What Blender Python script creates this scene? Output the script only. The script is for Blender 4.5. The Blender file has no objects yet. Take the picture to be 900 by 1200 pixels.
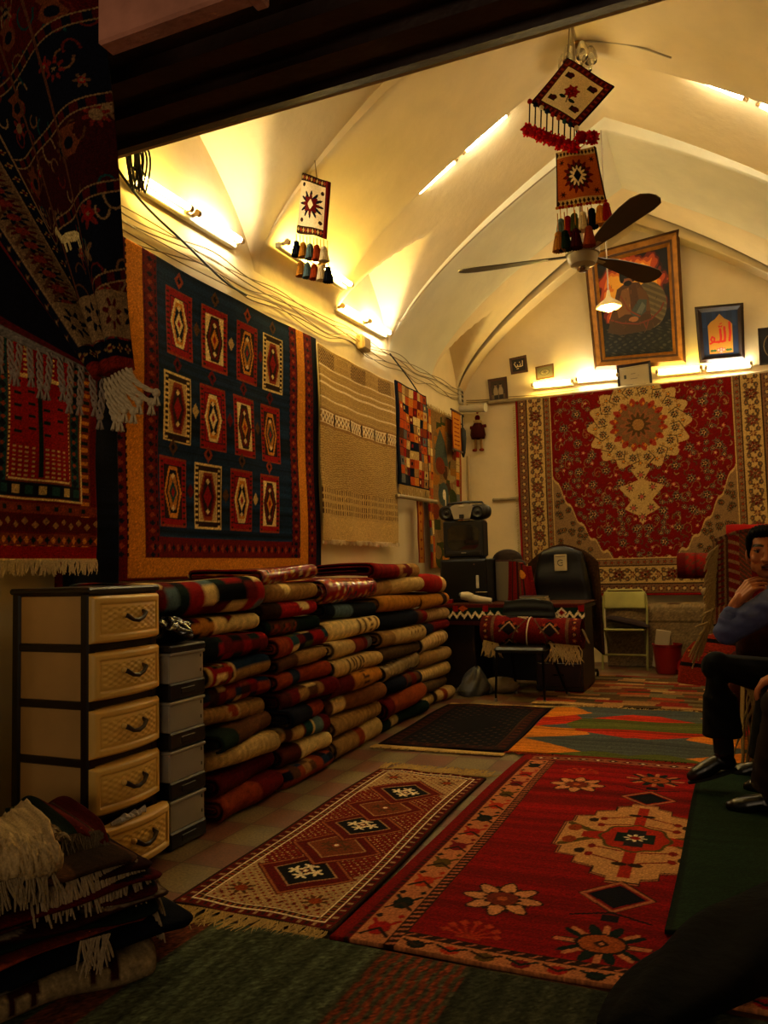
import bpy, math, random
import numpy as np
from mathutils import Vector, Matrix
rng = np.random.RandomState(7)
random.seed(7)
C = bpy.context.scene.collection
PI = math.pi
# ------------------------------------------------------------------ materials
def s2l(c):
    c = np.asarray(c, float)
    return np.where(c <= .04045, c/12.92, ((c+.055)/1.055)**2.4)
def lin(c): return tuple(float(x) for x in s2l(c)) + (1.0,)
MATS = {}
def mat(name, col, rough=.6, metal=0., nscale=0., namt=0., bump=0., bscale=80., coat=0., spec=.4):
    if name in MATS: return MATS[name]
    m = bpy.data.materials.new(name); m.use_nodes = True
    nt = m.node_tree; b = nt.nodes['Principled BSDF']
    b.inputs['Base Color'].default_value = lin(col)
    b.inputs['Roughness'].default_value = rough
    b.inputs['Metallic'].default_value = metal
    b.inputs['Specular IOR Level'].default_value = spec
    b.inputs['Coat Weight'].default_value = coat
    tc = nt.nodes.new('ShaderNodeTexCoord')
    if namt:
        n = nt.nodes.new('ShaderNodeTexNoise'); n.inputs['Scale'].default_value = nscale; n.inputs['Detail'].default_value = 5
        nt.links.new(tc.outputs['Object'], n.inputs['Vector'])
        r = nt.nodes.new('ShaderNodeMapRange'); r.inputs[3].default_value = 1-namt; r.inputs[4].default_value = 1+namt
        r.inputs[1].default_value = .3; r.inputs[2].default_value = .7
        nt.links.new(n.outputs['Fac'], r.inputs[0])
        mx = nt.nodes.new('ShaderNodeMix'); mx.data_type = 'RGBA'; mx.blend_type = 'MULTIPLY'; mx.inputs[0].default_value = 1
        mx.inputs[6].default_value = lin(col)
        nt.links.new(r.outputs[0], mx.inputs[7]); nt.links.new(mx.outputs[2], b.inputs['Base Color'])
    if bump:
        n2 = nt.nodes.new('ShaderNodeTexNoise'); n2.inputs['Scale'].default_value = bscale; n2.inputs['Detail'].default_value = 4
        nt.links.new(tc.outputs['Object'], n2.inputs['Vector'])
        bp = nt.nodes.new('ShaderNodeBump'); bp.inputs['Strength'].default_value = bump; bp.inputs['Distance'].default_value = .02
        nt.links.new(n2.outputs['Fac'], bp.inputs['Height']); nt.links.new(bp.outputs['Normal'], b.inputs['Normal'])
    MATS[name] = m
    return m
def mat_colour(name, rough=.95, noise=.22, nscale=140., bump=.35, sheen=0., spec=.06):
    """material that reads the woven / printed pattern from the mesh's colour attribute"""
    m = bpy.data.materials.new(name); m.use_nodes = True
    nt = m.node_tree; b = nt.nodes['Principled BSDF']
    b.inputs['Roughness'].default_value = rough; b.inputs['Specular IOR Level'].default_value = spec
    b.inputs['Sheen Weight'].default_value = sheen
    a = nt.nodes.new('ShaderNodeAttribute'); a.attribute_name = 'Col'
    tc = nt.nodes.new('ShaderNodeTexCoord')
    n = nt.nodes.new('ShaderNodeTexNoise'); n.inputs['Scale'].default_value = nscale; n.inputs['Detail'].default_value = 4
    nt.links.new(tc.outputs['Object'], n.inputs['Vector'])
    r = nt.nodes.new('ShaderNodeMapRange'); r.inputs[1].default_value = .3; r.inputs[2].default_value = .7
    r.inputs[3].default_value = 1-noise; r.inputs[4].default_value = 1+noise
    nt.links.new(n.outputs['Fac'], r.inputs[0])
    mx = nt.nodes.new('ShaderNodeMix'); mx.data_type = 'RGBA'; mx.blend_type = 'MULTIPLY'; mx.inputs[0].default_value = 1
    nt.links.new(a.outputs['Color'], mx.inputs[6]); nt.links.new(r.outputs[0], mx.inputs[7])
    nt.links.new(mx.outputs[2], b.inputs['Base Color'])
    if bump:
        bp = nt.nodes.new('ShaderNodeBump'); bp.inputs['Strength'].default_value = bump; bp.inputs['Distance'].default_value = .006
        nt.links.new(n.outputs['Fac'], bp.inputs['Height']); nt.links.new(bp.outputs['Normal'], b.inputs['Normal'])
    MATS[name] = m
    return m
def emit(name, col, strength):
    m = bpy.data.materials.new(name); m.use_nodes = True
    nt = m.node_tree; b = nt.nodes['Principled BSDF']
    b.inputs['Base Color'].default_value = (.8, .8, .8, 1)
    b.inputs['Emission Color'].default_value = lin(col); b.inputs['Emission Strength'].default_value = strength
    MATS[name] = m
    return m
WOOL = mat_colour('wool_pattern'); PRINT = mat_colour('painted_print', rough=.55, noise=.05, bump=0, sheen=0, spec=.3)
SKIN = mat_colour('skin', rough=.5, noise=.06, nscale=60, bump=.08, sheen=0, spec=.35)
GLOSSY = mat_colour('plastic_wrapped_pattern', rough=.22, noise=.1, nscale=30, bump=.5, sheen=0, spec=.6)
# ------------------------------------------------------------------ mesh builder
class MB:
    def __init__(s): s.v = []; s.f = []; s.c = []
    def add(s, vs, fs, col=None):
        o = len(s.v); s.v += [tuple(map(float, p)) for p in vs]; s.f += [tuple(i+o for i in f) for f in fs]
        s.c += [col or (.5, .5, .5)]*len(vs)
        return s
    def box(s, x0, y0, z0, x1, y1, z1, bev=0., col=None, M=None):
        b = min(bev, (x1-x0)*.49, (y1-y0)*.49, (z1-z0)*.49)
        if b <= 0:
            vs = [(x, y, z) for z in (z0, z1) for x, y in ((x0, y0), (x1, y0), (x1, y1), (x0, y1))]
            fs = [(3, 2, 1, 0), (4, 5, 6, 7), (0, 1, 5, 4), (1, 2, 6, 5), (2, 3, 7, 6), (3, 0, 4, 7)]
        else:
            vs = []; idx = {}
            for ix, x in enumerate((x0, x1)):
                for iy, y in enumerate((y0, y1)):
                    for iz, z in enumerate((z0, z1)):
                        sx, sy, sz = (1, -1)[ix], (1, -1)[iy], (1, -1)[iz]
                        for a in range(3):
                            p = [x+sx*b, y+sy*b, z+sz*b]; p[a] = (x, y, z)[a]
                            idx[ix, iy, iz, a] = len(vs); vs.append(tuple(p))
            fs = []
            q = ((0, 0), (1, 0), (1, 1), (0, 1))
            for a in range(3):
                for e in (0, 1):
                    r = []
                    for i, j in q:
                        k = [0, 0, 0]; k[a] = e; k[(a+1) % 3] = i; k[(a+2) % 3] = j; r.append(idx[(*k, a)])
                    fs.append(tuple(r) if e else tuple(r[::-1]))
            for a in range(3):
                b1, c1 = (a+1) % 3, (a+2) % 3
                for i, j in q:
                    k0 = [0, 0, 0]; k0[b1] = i; k0[c1] = j; k1 = list(k0); k1[a] = 1
                    r = (idx[(*k0, b1)], idx[(*k1, b1)], idx[(*k1, c1)], idx[(*k0, c1)])
                    fs.append(r if (i != j) else r[::-1])
            for i in (0, 1):
                for j in (0, 1):
                    for k in (0, 1):
                        r = tuple(idx[i, j, k, a] for a in range(3))
                        fs.append(r if (i+j+k) % 2 else r[::-1])
        if M is not None: vs = [M @ Vector(p) for p in vs]
        return s.add(vs, fs, col)
    def tube(s, pts, r, n=8, cap=True, col=None, flat=1.):
        P = [Vector(p) for p in pts]; N = len(P)
        R = r if hasattr(r, '__len__') else [r]*N
        T = [(P[min(i+1, N-1)]-P[max(i-1, 0)]).normalized() for i in range(N)]
        up = Vector((0, 0, 1)) if abs(T[0].z) < .9 else Vector((1, 0, 0))
        a = T[0].cross(up).normalized(); vs = []
        for i in range(N):
            a = (a - T[i]*a.dot(T[i]))
            if a.length < 1e-6: a = T[i].cross(Vector((.3, .7, .2)))
            a.normalize(); b = T[i].cross(a)
            for k in range(n):
                t = 2*PI*k/n; vs.append(P[i]+a*(R[i]*math.cos(t))+b*(R[i]*flat*math.sin(t)))
        fs = [(i*n+k, i*n+(k+1) % n, (i+1)*n+(k+1) % n, (i+1)*n+k) for i in range(N-1) for k in range(n)]
        if cap: fs += [tuple(range(n))[::-1], tuple((N-1)*n+k for k in range(n))]
        return s.add(vs, fs, col)
    def ball(s, c, r, nu=14, nv=9, col=None, M=None, e=1.):
        rx, ry, rz = r if hasattr(r, '__len__') else (r, r, r)
        vs = [(0, 0, -1)]
        for j in range(1, nv):
            p = -PI/2+PI*j/nv
            for i in range(nu):
                t = 2*PI*i/nu; vs.append((math.cos(p)*math.cos(t), math.cos(p)*math.sin(t), math.sin(p)))
        vs.append((0, 0, 1))
        if e != 1.: vs = [tuple(math.copysign(abs(q)**e, q) for q in p) for p in vs]
        vs = [Vector((p[0]*rx, p[1]*ry, p[2]*rz)) for p in vs]
        if M is not None: vs = [M @ p for p in vs]
        vs = [p+Vector(c) for p in vs]
        fs = [(0, 1+(i+1) % nu, 1+i) for i in range(nu)]
        for j in range(nv-2):
            for i in range(nu):
                a = 1+j*nu; fs.append((a+i, a+(i+1) % nu, a+nu+(i+1) % nu, a+nu+i))
        L = len(vs)-1; a = 1+(nv-2)*nu
        fs += [(a+i, a+(i+1) % nu, L) for i in range(nu)]
        return s.add(vs, fs, col)
    def lathe(s, prof, n=20, M=None, col=None):
        vs = [Vector((r*math.cos(2*PI*k/n), r*math.sin(2*PI*k/n), z)) for r, z in prof for k in range(n)]
        fs = [(i*n+k, i*n+(k+1) % n, (i+1)*n+(k+1) % n, (i+1)*n+k) for i in range(len(prof)-1) for k in range(n)]
        fs += [tuple(range(n))[::-1], tuple((len(prof)-1)*n+k for k in range(n))]
        if M is not None: vs = [M @ p for p in vs]
        return s.add(vs, fs, col)
    def prism(s, poly, d, col=None):
        """poly: 3-D outline; d: extrusion vector"""
        n = len(poly); d = Vector(d); P = [Vector(p) for p in poly]
        vs = P+[p+d for p in P]
        fs = [tuple(range(n))[::-1], tuple(range(n, 2*n))]+[(i, (i+1) % n, n+(i+1) % n, n+i) for i in range(n)]
        return s.add(vs, fs, col)
    def limb(s, pts, rads, n=12):
        s.tube(pts, rads, n)
        for p, r in zip(pts, rads): s.ball(p, r*1.0, 12, 8)
        return s
    def build(s, name, material, parent=None, smooth=True, sharp=35):
        return mesh_obj(name, s.v, s.f, material, parent, smooth, sharp, s.c)
def wloc(o):
    v = Vector((0, 0, 0))
    while o is not None: v += o.location; o = o.parent
    return v
def mesh_obj(name, verts, faces, material, parent=None, smooth=True, sharp=35, cols=None):
    me = bpy.data.meshes.new(name)
    V = np.asarray(verts, float).reshape(-1, 3)
    if parent is not None: V = V-np.array(wloc(parent))
    me.from_pydata(V.tolist(), [], faces if isinstance(faces, list) else faces.tolist())
    if cols is not None:
        a = me.color_attributes.new('Col', 'FLOAT_COLOR', 'POINT')
        cc = np.ones((len(V), 4)); cc[:, :3] = s2l(np.asarray(cols, float)); a.data.foreach_set('color', cc.ravel())
    if smooth:
        me.polygons.foreach_set('use_smooth', [True]*len(me.polygons))
        if sharp: me.set_sharp_from_angle(angle=math.radians(sharp))
    me.materials.append(material)
    o = bpy.data.objects.new(name, me); C.objects.link(o)
    if parent is not None: o.parent = parent
    return o
def tag(o, label, cat, group=None, kind=None):
    o['label'] = label; o['category'] = cat
    if group: o['group'] = group
    if kind: o['kind'] = kind
    return o
def thing(name, label, cat, loc=(0, 0, 0), group=None):
    o = bpy.data.objects.new(name, None); o.empty_display_size = .1; C.objects.link(o); o.location = loc
    return tag(o, label, cat, group)
def struct(o): o['kind'] = 'structure'; return o
def dup(root, loc, label=None, rotz=None):
    """a copy of a thing with copies of its parts and sub-parts"""
    r = root.copy(); C.objects.link(r); r.location = loc
    if rotz is not None: r.rotation_euler = (0, 0, rotz)
    if label: r['label'] = label
    for ch in list(root.children):
        c = ch.copy(); C.objects.link(c); c.parent = r
        for g in ch.children:
            d = g.copy(); C.objects.link(d); d.parent = c
    return r
# ------------------------------------------------------------------ pattern canvas
K = dict(red=(.50, .05, .035), dred=(.33, .035, .03), cream=(.82, .71, .45), beige=(.69, .57, .34), tan=(.54, .40, .21), brown=(.30, .18, .09),
         dbrown=(.16, .09, .05), navy=(.04, .06, .115), blue=(.06, .125, .20), dgreen=(.06, .12, .09), green=(.24, .26, .10), teal=(.08, .22, .22),
         orange=(.66, .27, .06), gold=(.72, .45, .12), rust=(.50, .19, .07), black=(.03, .025, .025), grey=(.34, .34, .32), pink=(.62, .28, .24),
         mustard=(.62, .40, .12), ivory=(.86, .78, .62), sblue=(.30, .38, .40))
class Cv:
    def __init__(s, w, h, nx, ny, base):
        s.w, s.h, s.nx, s.ny = w, h, nx, ny
        s.X, s.Y = np.meshgrid(np.linspace(0, w, nx), np.linspace(0, h, ny))
        s.c = np.empty((ny, nx, 3)); s.c[:] = base
    def put(s, m, c): s.c[m] = c; return s
    def rect(s, x0, y0, x1, y1, c): return s.put((s.X >= x0) & (s.X < x1) & (s.Y >= y0) & (s.Y < y1), c)
    def ell(s, cx, cy, rx, ry, c): return s.put(((s.X-cx)/rx)**2+((s.Y-cy)/ry)**2 < 1, c)
    def dia(s, cx, cy, rx, ry, c): return s.put(abs(s.X-cx)/rx+abs(s.Y-cy)/ry < 1, c)
    def hexa(s, cx, cy, rx, ry, c, k=.45):
        x = abs(s.X-cx)/rx; y = abs(s.Y-cy)/ry
        return s.put((x < 1) & (y < 1) & (y < 1-(1-k)*x/1.0 if False else (x+y*(1-k) < 1)), c)
    def poly(s, pts, c):
        m = np.zeros(s.X.shape, bool); n = len(pts)
        for i in range(n):
            x0, y0 = pts[i]; x1, y1 = pts[(i+1) % n]
            if y0 == y1: continue
            cr = ((y0 > s.Y) != (y1 > s.Y)) & (s.X < (x1-x0)*(s.Y-y0)/(y1-y0)+x0)
            m ^= cr
        return s.put(m, c)
    def line(s, pts, w, c):
        for (x0, y0), (x1, y1) in zip(pts, pts[1:]):
            dx, dy = x1-x0, y1-y0; L = dx*dx+dy*dy+1e-12
            t = np.clip(((s.X-x0)*dx+(s.Y-y0)*dy)/L, 0, 1)
            s.put((s.X-x0-t*dx)**2+(s.Y-y0-t*dy)**2 < (w/2)**2, c)
        return s
    def flower(s, cx, cy, r, n, c, c2=None, asp=1., ph=0., k=.3):
        x = s.X-cx; y = (s.Y-cy)/asp; d = np.hypot(x, y); a = np.arctan2(y, x)+ph
        s.put(d < r*(1-k+k*np.cos(n*a)), c)
        if c2 is not None: s.put(d < r*.45, c2)
        return s
    def frame(s, a, b, c):
        X, Y, w, h = s.X, s.Y, s.w, s.h
        i = np.minimum(np.minimum(X, w-X), np.minimum(Y, h-Y))
        return s.put((i >= a) & (i < b), c)
    def inset(s): return np.minimum(np.minimum(s.X, s.w-s.X), np.minimum(s.Y, s.h-s.Y))
    def frame_marks(s, a, b, step, c, c2=None, duty=.5):
        """marks repeated along a border band"""
        i = s.inset(); side = np.minimum(s.X, s.w-s.X) < np.minimum(s.Y, s.h-s.Y)
        t = np.where(side, s.Y, s.X); k = np.floor(t/step); f = t/step-k
        m = (i >= a) & (i < b) & (f < duty)
        s.put(m, c)
        if c2 is not None: s.put(m & (k % 2 == 0), c2)
        return s
    def speck(s, m, p, cols):
        r = rng.rand(*s.X.shape)
        for j, c in enumerate(cols): s.put(m & (r > 1-p*(j+1)/len(cols)) & (r <= 1-p*j/len(cols)), c)
        return s
    def abrash(s, amt=.12, axis=0, k=9):
        n = s.ny if axis == 0 else s.nx
        a = np.convolve(rng.randn(n+k), np.ones(k)/math.sqrt(k), 'valid')[:n]*amt
        s.c = np.clip(s.c*(1+(a[:, None, None] if axis == 0 else a[None, :, None])), 0, 1); return s
    def grain(s, amt=.1): s.c = np.clip(s.c*(1+rng.randn(*s.X.shape)[..., None]*amt), 0, 1); return s
def surface(name, cv, fn, th=.012, material=None, parent=None, offset=-1):
    """woven sheet: pattern canvas laid over the surface fn(u, v), with real thickness"""
    U, V = cv.X/cv.w, cv.Y/cv.h
    P = np.stack(np.broadcast_arrays(*fn(U, V)), -1).reshape(-1, 3)
    ny, nx = cv.ny, cv.nx
    i = np.arange((ny-1)*(nx-1)); r, q = i//(nx-1), i % (nx-1); a = r*nx+q
    F = np.stack([a, a+1, a+nx+1, a+nx], 1)
    o = mesh_obj(name, P, F, material or WOOL, parent, True, 0, cv.c.reshape(-1, 3))
    if th:
        m = o.modifiers.new('thickness', 'SOLIDIFY'); m.thickness = th; m.offset = offset
    return o
def strands(mb, P0, P1, n, L, d, r=.003, jit=.35, col=(.75, .66, .48), sag=0., seg=4, knot=False):
    P0, P1, d = Vector(P0), Vector(P1), Vector(d)
    e = (P1-P0).normalized()
    for i in range(n):
        p = P0.lerp(P1, (i+.5)/n)
        dd = (d+e*random.uniform(-jit, jit)).normalized(); l = L*random.uniform(.7, 1.15); w = random.uniform(-.25, .25)*l
        cl = e*math.sin(i*.55)*jit*.6*l; pts = [p+dd*l*t+cl*t+e*w*math.sin(t*4)*.5+Vector((0, 0, -sag*t*t*l)) for t in np.linspace(0, 1, seg)]
        mb.tube(pts, [r]*(seg-1)+[r*.6] if not knot else [r*.8]*(seg-1)+[r*1.8], 4, col=col)
    return mb
# ------------------------------------------------------------------ the room
XW, XR, YB, XC, SP = -3.1, 1.38, 9.9, -.86, 3.40
PLASTER = mat('cream_plaster', (.86, .78, .60), .85, 0, 3.5, .05, .25, 9.)
PLASTER2 = mat('tube_lit_plaster', (.84, .81, .68), .8, 0, 4., .05, .2, 12.)  # same plaster, tinted cooler to imitate the white tubes' light on the middle arch
DARKWOOD = mat('dark_lintel_paint', (.17, .09, .06), .5, 0, 8., .25, .15, 30.)
PINKWOOD = mat('weathered_pinkish_board', (.72, .48, .40), .7, 0, 9., .25, .2, 40.)
def floor_mat():
    m = bpy.data.materials.new('terrazzo_tiles'); m.use_nodes = True; nt = m.node_tree; b = nt.nodes['Principled BSDF']
    b.inputs['Roughness'].default_value = .45
    tc = nt.nodes.new('ShaderNodeTexCoord'); mp = nt.nodes.new('ShaderNodeMapping'); mp.inputs['Location'].default_value = (.07, .1, 0)
    nt.links.new(tc.outputs['Object'], mp.inputs['Vector'])
    ch = nt.nodes.new('ShaderNodeTexChecker'); ch.inputs['Scale'].default_value = 1/.26
    ch.inputs['Color1'].default_value = lin((.44, .26, .17)); ch.inputs['Color2'].default_value = lin((.47, .40, .25))
    nt.links.new(mp.outputs['Vector'], ch.inputs['Vector'])
    vo = nt.nodes.new('ShaderNodeTexNoise'); vo.inputs['Scale'].default_value = 90; vo.inputs['Detail'].default_value = 3
    nt.links.new(tc.outputs['Object'], vo.inputs['Vector'])
    n = nt.nodes.new('ShaderNodeTexNoise'); n.inputs['Scale'].default_value = 5; n.inputs['Detail'].default_value = 6
    nt.links.new(tc.outputs['Object'], n.inputs['Vector'])
    r = nt.nodes.new('ShaderNodeMapRange'); r.inputs[1].default_value = .35; r.inputs[2].default_value = .65; r.inputs[3].default_value = .6; r.inputs[4].default_value = 1.2
    nt.links.new(vo.outputs['Fac'], r.inputs[0])
    r2 = nt.nodes.new('ShaderNodeMapRange'); r2.inputs[1].default_value = .3; r2.inputs[2].default_value = .7; r2.inputs[3].default_value = .7; r2.inputs[4].default_value = 1.15
    nt.links.new(n.outputs['Fac'], r2.inputs[0])
    mm = nt.nodes.new('ShaderNodeMath'); mm.operation = 'MULTIPLY'; nt.links.new(r.outputs[0], mm.inputs[0]); nt.links.new(r2.outputs[0], mm.inputs[1])
    br = nt.nodes.new('ShaderNodeTexBrick'); br.offset = 0; br.inputs['Scale'].default_value = 1/.26; br.inputs['Mortar Size'].default_value = .012
    br.inputs['Brick Width'].default_value = 1; br.inputs['Row Height'].default_value = 1
    br.inputs['Color1'].default_value = br.inputs['Color2'].default_value = (1, 1, 1, 1); br.inputs['Mortar'].default_value = (.3, .27, .22, 1)
    nt.links.new(mp.outputs['Vector'], br.inputs['Vector'])
    def mul(a, bb):
        x = nt.nodes.new('ShaderNodeMix'); x.data_type = 'RGBA'; x.blend_type = 'MULTIPLY'; x.inputs[0].default_value = 1
        nt.links.new(a, x.inputs[6]); nt.links.new(bb, x.inputs[7]); return x.outputs[2]
    nt.links.new(mul(mul(ch.outputs['Color'], mm.outputs[0]), br.outputs['Color']), b.inputs['Base Color'])
    return m
struct(MB().box(-3.3, -1.2, -.1, 1.6, 10.2, 0).build('floor', floor_mat(), smooth=False))
struct(MB().box(XW-.15, 2.0, -.05, XW, YB+.15, 5.2).build('wall_left', PLASTER, smooth=False))
struct(MB().box(XR, 2.0, -.05, XR+.15, YB+.15, 5.2).build('wall_right', PLASTER, smooth=False))
struct(MB().box(XW-.15, YB, -.05, XR+.15, YB+.15, 5.8).build('wall_back', PLASTER, smooth=False))
m = MB(); m.box(XW-.15, 1.95, -.05, -2.52, 2.1, 5.8); m.box(1.2, 1.95, -.05, XR+.15, 2.1, 5.8); m.box(-2.42, 2.04, 2.66, 1.2, 2.12, 5.8)
struct(m.build('wall_front', PLASTER, smooth=False))
HS = (XR-XW)/2
NS = 26
_s = np.linspace(0, 1, NS); _u = 1-_s**1.52
xs = np.concatenate([XC-HS*_u, (XC+HS*_u)[::-1][1:]])
fu = np.concatenate([_s, _s[::-1][1:]])
def z_main(rise): return SP+rise*fu
def bay(y0, y1, rise, lh, yc, half, ny=60):
    ys = np.linspace(y0, y1, ny); P = []
    dist = np.minimum(xs-XW, XR-xs)
    for y in ys:
        z = z_main(rise)
        t = abs(y-yc)/half
        if t < 1: z = np.maximum(z, SP+lh*(1-t)**.62+.10*dist-.0*t - np.where(dist > 1.25, 9, 0))
        P.append(np.stack([xs, np.full_like(xs, y), z], 1))
    return np.concatenate(P), len(xs), ny
def grid_faces(nx, ny, o=0):
    i = np.arange((ny-1)*(nx-1)); r, q = i//(nx-1), i % (nx-1); a = r*nx+q+o
    return np.stack([a, a+nx, a+nx+1, a+1], 1)
ARCH, BAY = 1.77, 1.93
V, F, o = [], [], 0
for (y0, y1, rise, lh, yc, hf) in ((2.1, 4.92, BAY, 1.0, 3.75, 1.1), (6.1, 7.4, BAY, .80, 6.78, .60), (8.65, 9.6, BAY+.05, .75, 9.15, .46)):
    p, nx, ny = bay(y0, y1, rise, lh, yc, hf); V.append(p); F.append(grid_faces(nx, ny, o)); o += len(p)
struct(mesh_obj('ceiling', np.concatenate(V), np.concatenate(F), PLASTER, None, True, 0))
for k, (y0, y1, rise) in enumerate(((4.9, 6.12, ARCH), (7.38, 8.67, ARCH+.04), (9.66, 9.92, ARCH+.07))):
    rows = []
    zt = z_main(BAY+.06)+.002; za = z_main(rise)
    ins = .012*np.sin(np.pi*np.linspace(0, 1, len(xs)))
    for y, z in ((y0, zt), (y0, za+.012), (y0+.012, za), *[(y0+(y1-y0)*t, za) for t in np.linspace(.05, .95, 10)], (y1-.012, za), (y1, za+.012), (y1, zt)):
        rows.append(np.stack([xs, np.full_like(xs, y), z], 1))
    struct(mesh_obj('trim_%d' % (k+1), np.concatenate(rows), grid_faces(len(xs), len(rows)), PLASTER2 if k == 1 else PLASTER, None, True, 50))
# shop-front lintel with stepped moulding and the weathered board above it
prof = [(2.04, 2.70), (2.04, 2.615), (1.99, 2.60), (1.985, 2.625), (1.93, 2.625), (1.925, 2.605), (1.86, 2.605), (1.855, 2.64), (1.80, 2.64), (1.795, 2.62), (1.73, 2.62), (1.725, 2.66), (1.45, 2.66), (1.45, 3.0), (2.04, 3.0)]
struct(MB().prism([(-2.6, y, z) for y, z in prof], (4.6, 0, 0)).build('trim_4', DARKWOOD, smooth=False))
tag(MB().box(-1.20, 1.27, 2.345, -.81, 1.32, 2.55, .006).box(-.83, 1.262, 2.34, -.80, 1.33, 2.56, .004).build('fascia_board', PINKWOOD), 'weathered pinkish board high outside the dark lintel', 'board')

# ------------------------------------------------------------------ fluorescent tube lamps
WHITE_METAL = mat('white_enamel', (.74, .70, .60), .4)
CAPM = mat('tube_end_cap', (.62, .52, .36), .5)
TUBE_K = 50
EW = emit('lit_tube_white', (1.0, .945, .82), TUBE_K); EY = emit('lit_tube_yellow', (1.0, .85, .42), TUBE_K)
def tube_lamp(label, A, B, out, up, tubes, batten=True, r=.019):
    """a batten from A to B with lit tubes standing off it; tubes = [(t0, t1, 'w'|'y')] along A-B"""
    A, B, out, up = Vector(A), Vector(B), Vector(out).normalized(), Vector(up).normalized()
    e = (B-A).normalized(); L = (B-A).length
    t = thing('tube_lamp', label, 'lamp', A, 'fluorescent tube lamps')
    if batten:
        M = Matrix((( *e, 0), (*out, 0), (*up, 0), (0, 0, 0, 1))).transposed(); M.translation = A
        MB().box(0, -.0, -.026, L, .045, .016, .006, M=M).build('batten', WHITE_METAL, t)
    for t0, t1, k in tubes:
        p, q = A.lerp(B, t0)+out*.085+up*.022, A.lerp(B, t1)+out*.085+up*.022
        MB().tube([p+e*.02, q-e*.02], r, 14).build('tube', EW if k == 'w' else EY, t)
        for x in (p, q):
            sgn = 1 if x is p else -1
            mb = MB().tube([x-e*sgn*.012, x+e*sgn*.022], r*1.12, 14)
            mb.tube([x-up*.012-out*.05, x], .014, 8); mb.build('end_cap', CAPM, t)
    return t
S = -3.1
tube_lamp('paired tube lamp on the left wall nearest the shop entrance', (S, 3.52, 3.47), (S, 4.58, 3.48), (1, 0, 0), (0, 0, 1), [(0, .46, 'y'), (.53, 1, 'w')])
tube_lamp('paired tube lamp half hidden behind the small hanging bag with tassels', (-2.965, 4.94, 3.60), (-2.965, 6.07, 3.625), (1, 0, 0), (0, 0, 1), [(.04, .46, 'y'), (.53, 1, 'y')])
tube_lamp('paired tube lamp on the left wall farthest from the entrance', (S, 6.13, 3.49), (S, 7.24, 3.53), (1, 0, 0), (0, 0, 1), [(.03, .5, 'y'), (.55, 1, 'w')])
tube_lamp('paired white tube lamp climbing the left flank of the vault arch', (-2.35, 6.13, 4.40), (-1.50, 6.13, 4.93), (0, 1, 0), (.5, 0, -.8), [(0, .46, 'w'), (.54, 1, 'w')])
tube_lamp('paired white tube lamp on the right flank of the vault arch', (-.10, 6.13, 4.88), (.76, 6.13, 4.22), (0, 1, 0), (-.5, 0, -.8), [(0, .46, 'w'), (.55, 1, 'w')])
yl = YB-.002
for lab, x0, x1, z, k in (('yellow tube lamp on the back wall, first left of the large painting', -2.17, -1.67, 3.43, 'y'), ('white tube lamp on the back wall just left of the framed certificate', -1.62, -1.13, 3.44, 'w'),
                          ('yellow tube lamp on the back wall just right of the framed certificate', -.68, -.19, 3.415, 'y'), ('white tube lamp on the back wall below the calligraphy picture', -.14, .34, 3.40, 'w')):
    tube_lamp(lab, (x0, yl, z), (x1, yl, z-.01), (0, -1, 0), (0, 0, 1), [(0, 1, k)])
# ------------------------------------------------------------------ rugs hanging on the walls
def wall_sheet(y0, y1, z0, z1, x, amp=.012, sag=.0, k=3.0, ph=0., curl=0.):
    """sheet hanging against the left wall; u runs along the wall, v upward"""
    def fn(U, V):
        y = y0+(y1-y0)*U; z = z0+(z1-z0)*V - sag*np.sin(np.pi*U)*V
        wob = amp*np.sin(k*2*PI*U+ph)*(1-.6*V)+amp*.5*np.sin(2*PI*(1.7*V+U))
        return x+wob+curl*np.clip(U-.93, 0, 1)*-.8, y, z
    return fn
# blue rug with twelve framed hexagons
cv = Cv(2.36, 1.98, 330, 280, K['blue'])
cv.abrash(.22, 0, 5)
X0 = 3.34; Z0 = 1.15
def by(y): return y-X0
def bz(z): return z-Z0
cv.rect(0, 0, by(3.585), 9, K['gold']); cv.rect(0, 0, 9, bz(1.28), K['gold'])
cv.rect(by(5.35), 0, by(5.47), 9, K['gold'])
for x0, x1 in ((by(3.575), by(3.70)), (by(5.245), by(5.345)), (by(5.47), by(5.60)), (0, .095)):
    cv.rect(x0, bz(1.28) if x0 > .1 and x0 < 1.95 else 0, x1, 9, K['dred'])
cv.rect(by(3.575), bz(1.28), by(5.345), bz(1.41), K['dred']); cv.rect(by(5.60), 0, 9, 9, K['navy'])
cv.rect(0, 0, by(5.345), .02, K['dred'])
for j in range(40):      # small guard marks down the red borders
    z = bz(1.30)+j*.047
    for xc in (.048, by(3.64), by(5.295), by(5.535)):
        cv.dia(xc, z, .028, .018, K['rust'] if j % 2 else K['navy']); cv.rect(xc-.055, z-.012, xc-.042, z+.012, K['navy']); cv.rect(xc+.042, z-.012, xc+.055, z+.012, K['navy'])
for j in range(38): cv.dia(by(3.66)+j*.0455, bz(1.345), .018, .028, K['rust'] if j % 2 else K['navy'])
rows = ((2.77, (3.92, 4.285, 4.66, 5.01)), (2.22, (3.89, 4.25, 4.61, 4.975)), (1.69, (3.85, 4.20, 4.56, 4.94)))
kk = 0
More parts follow.
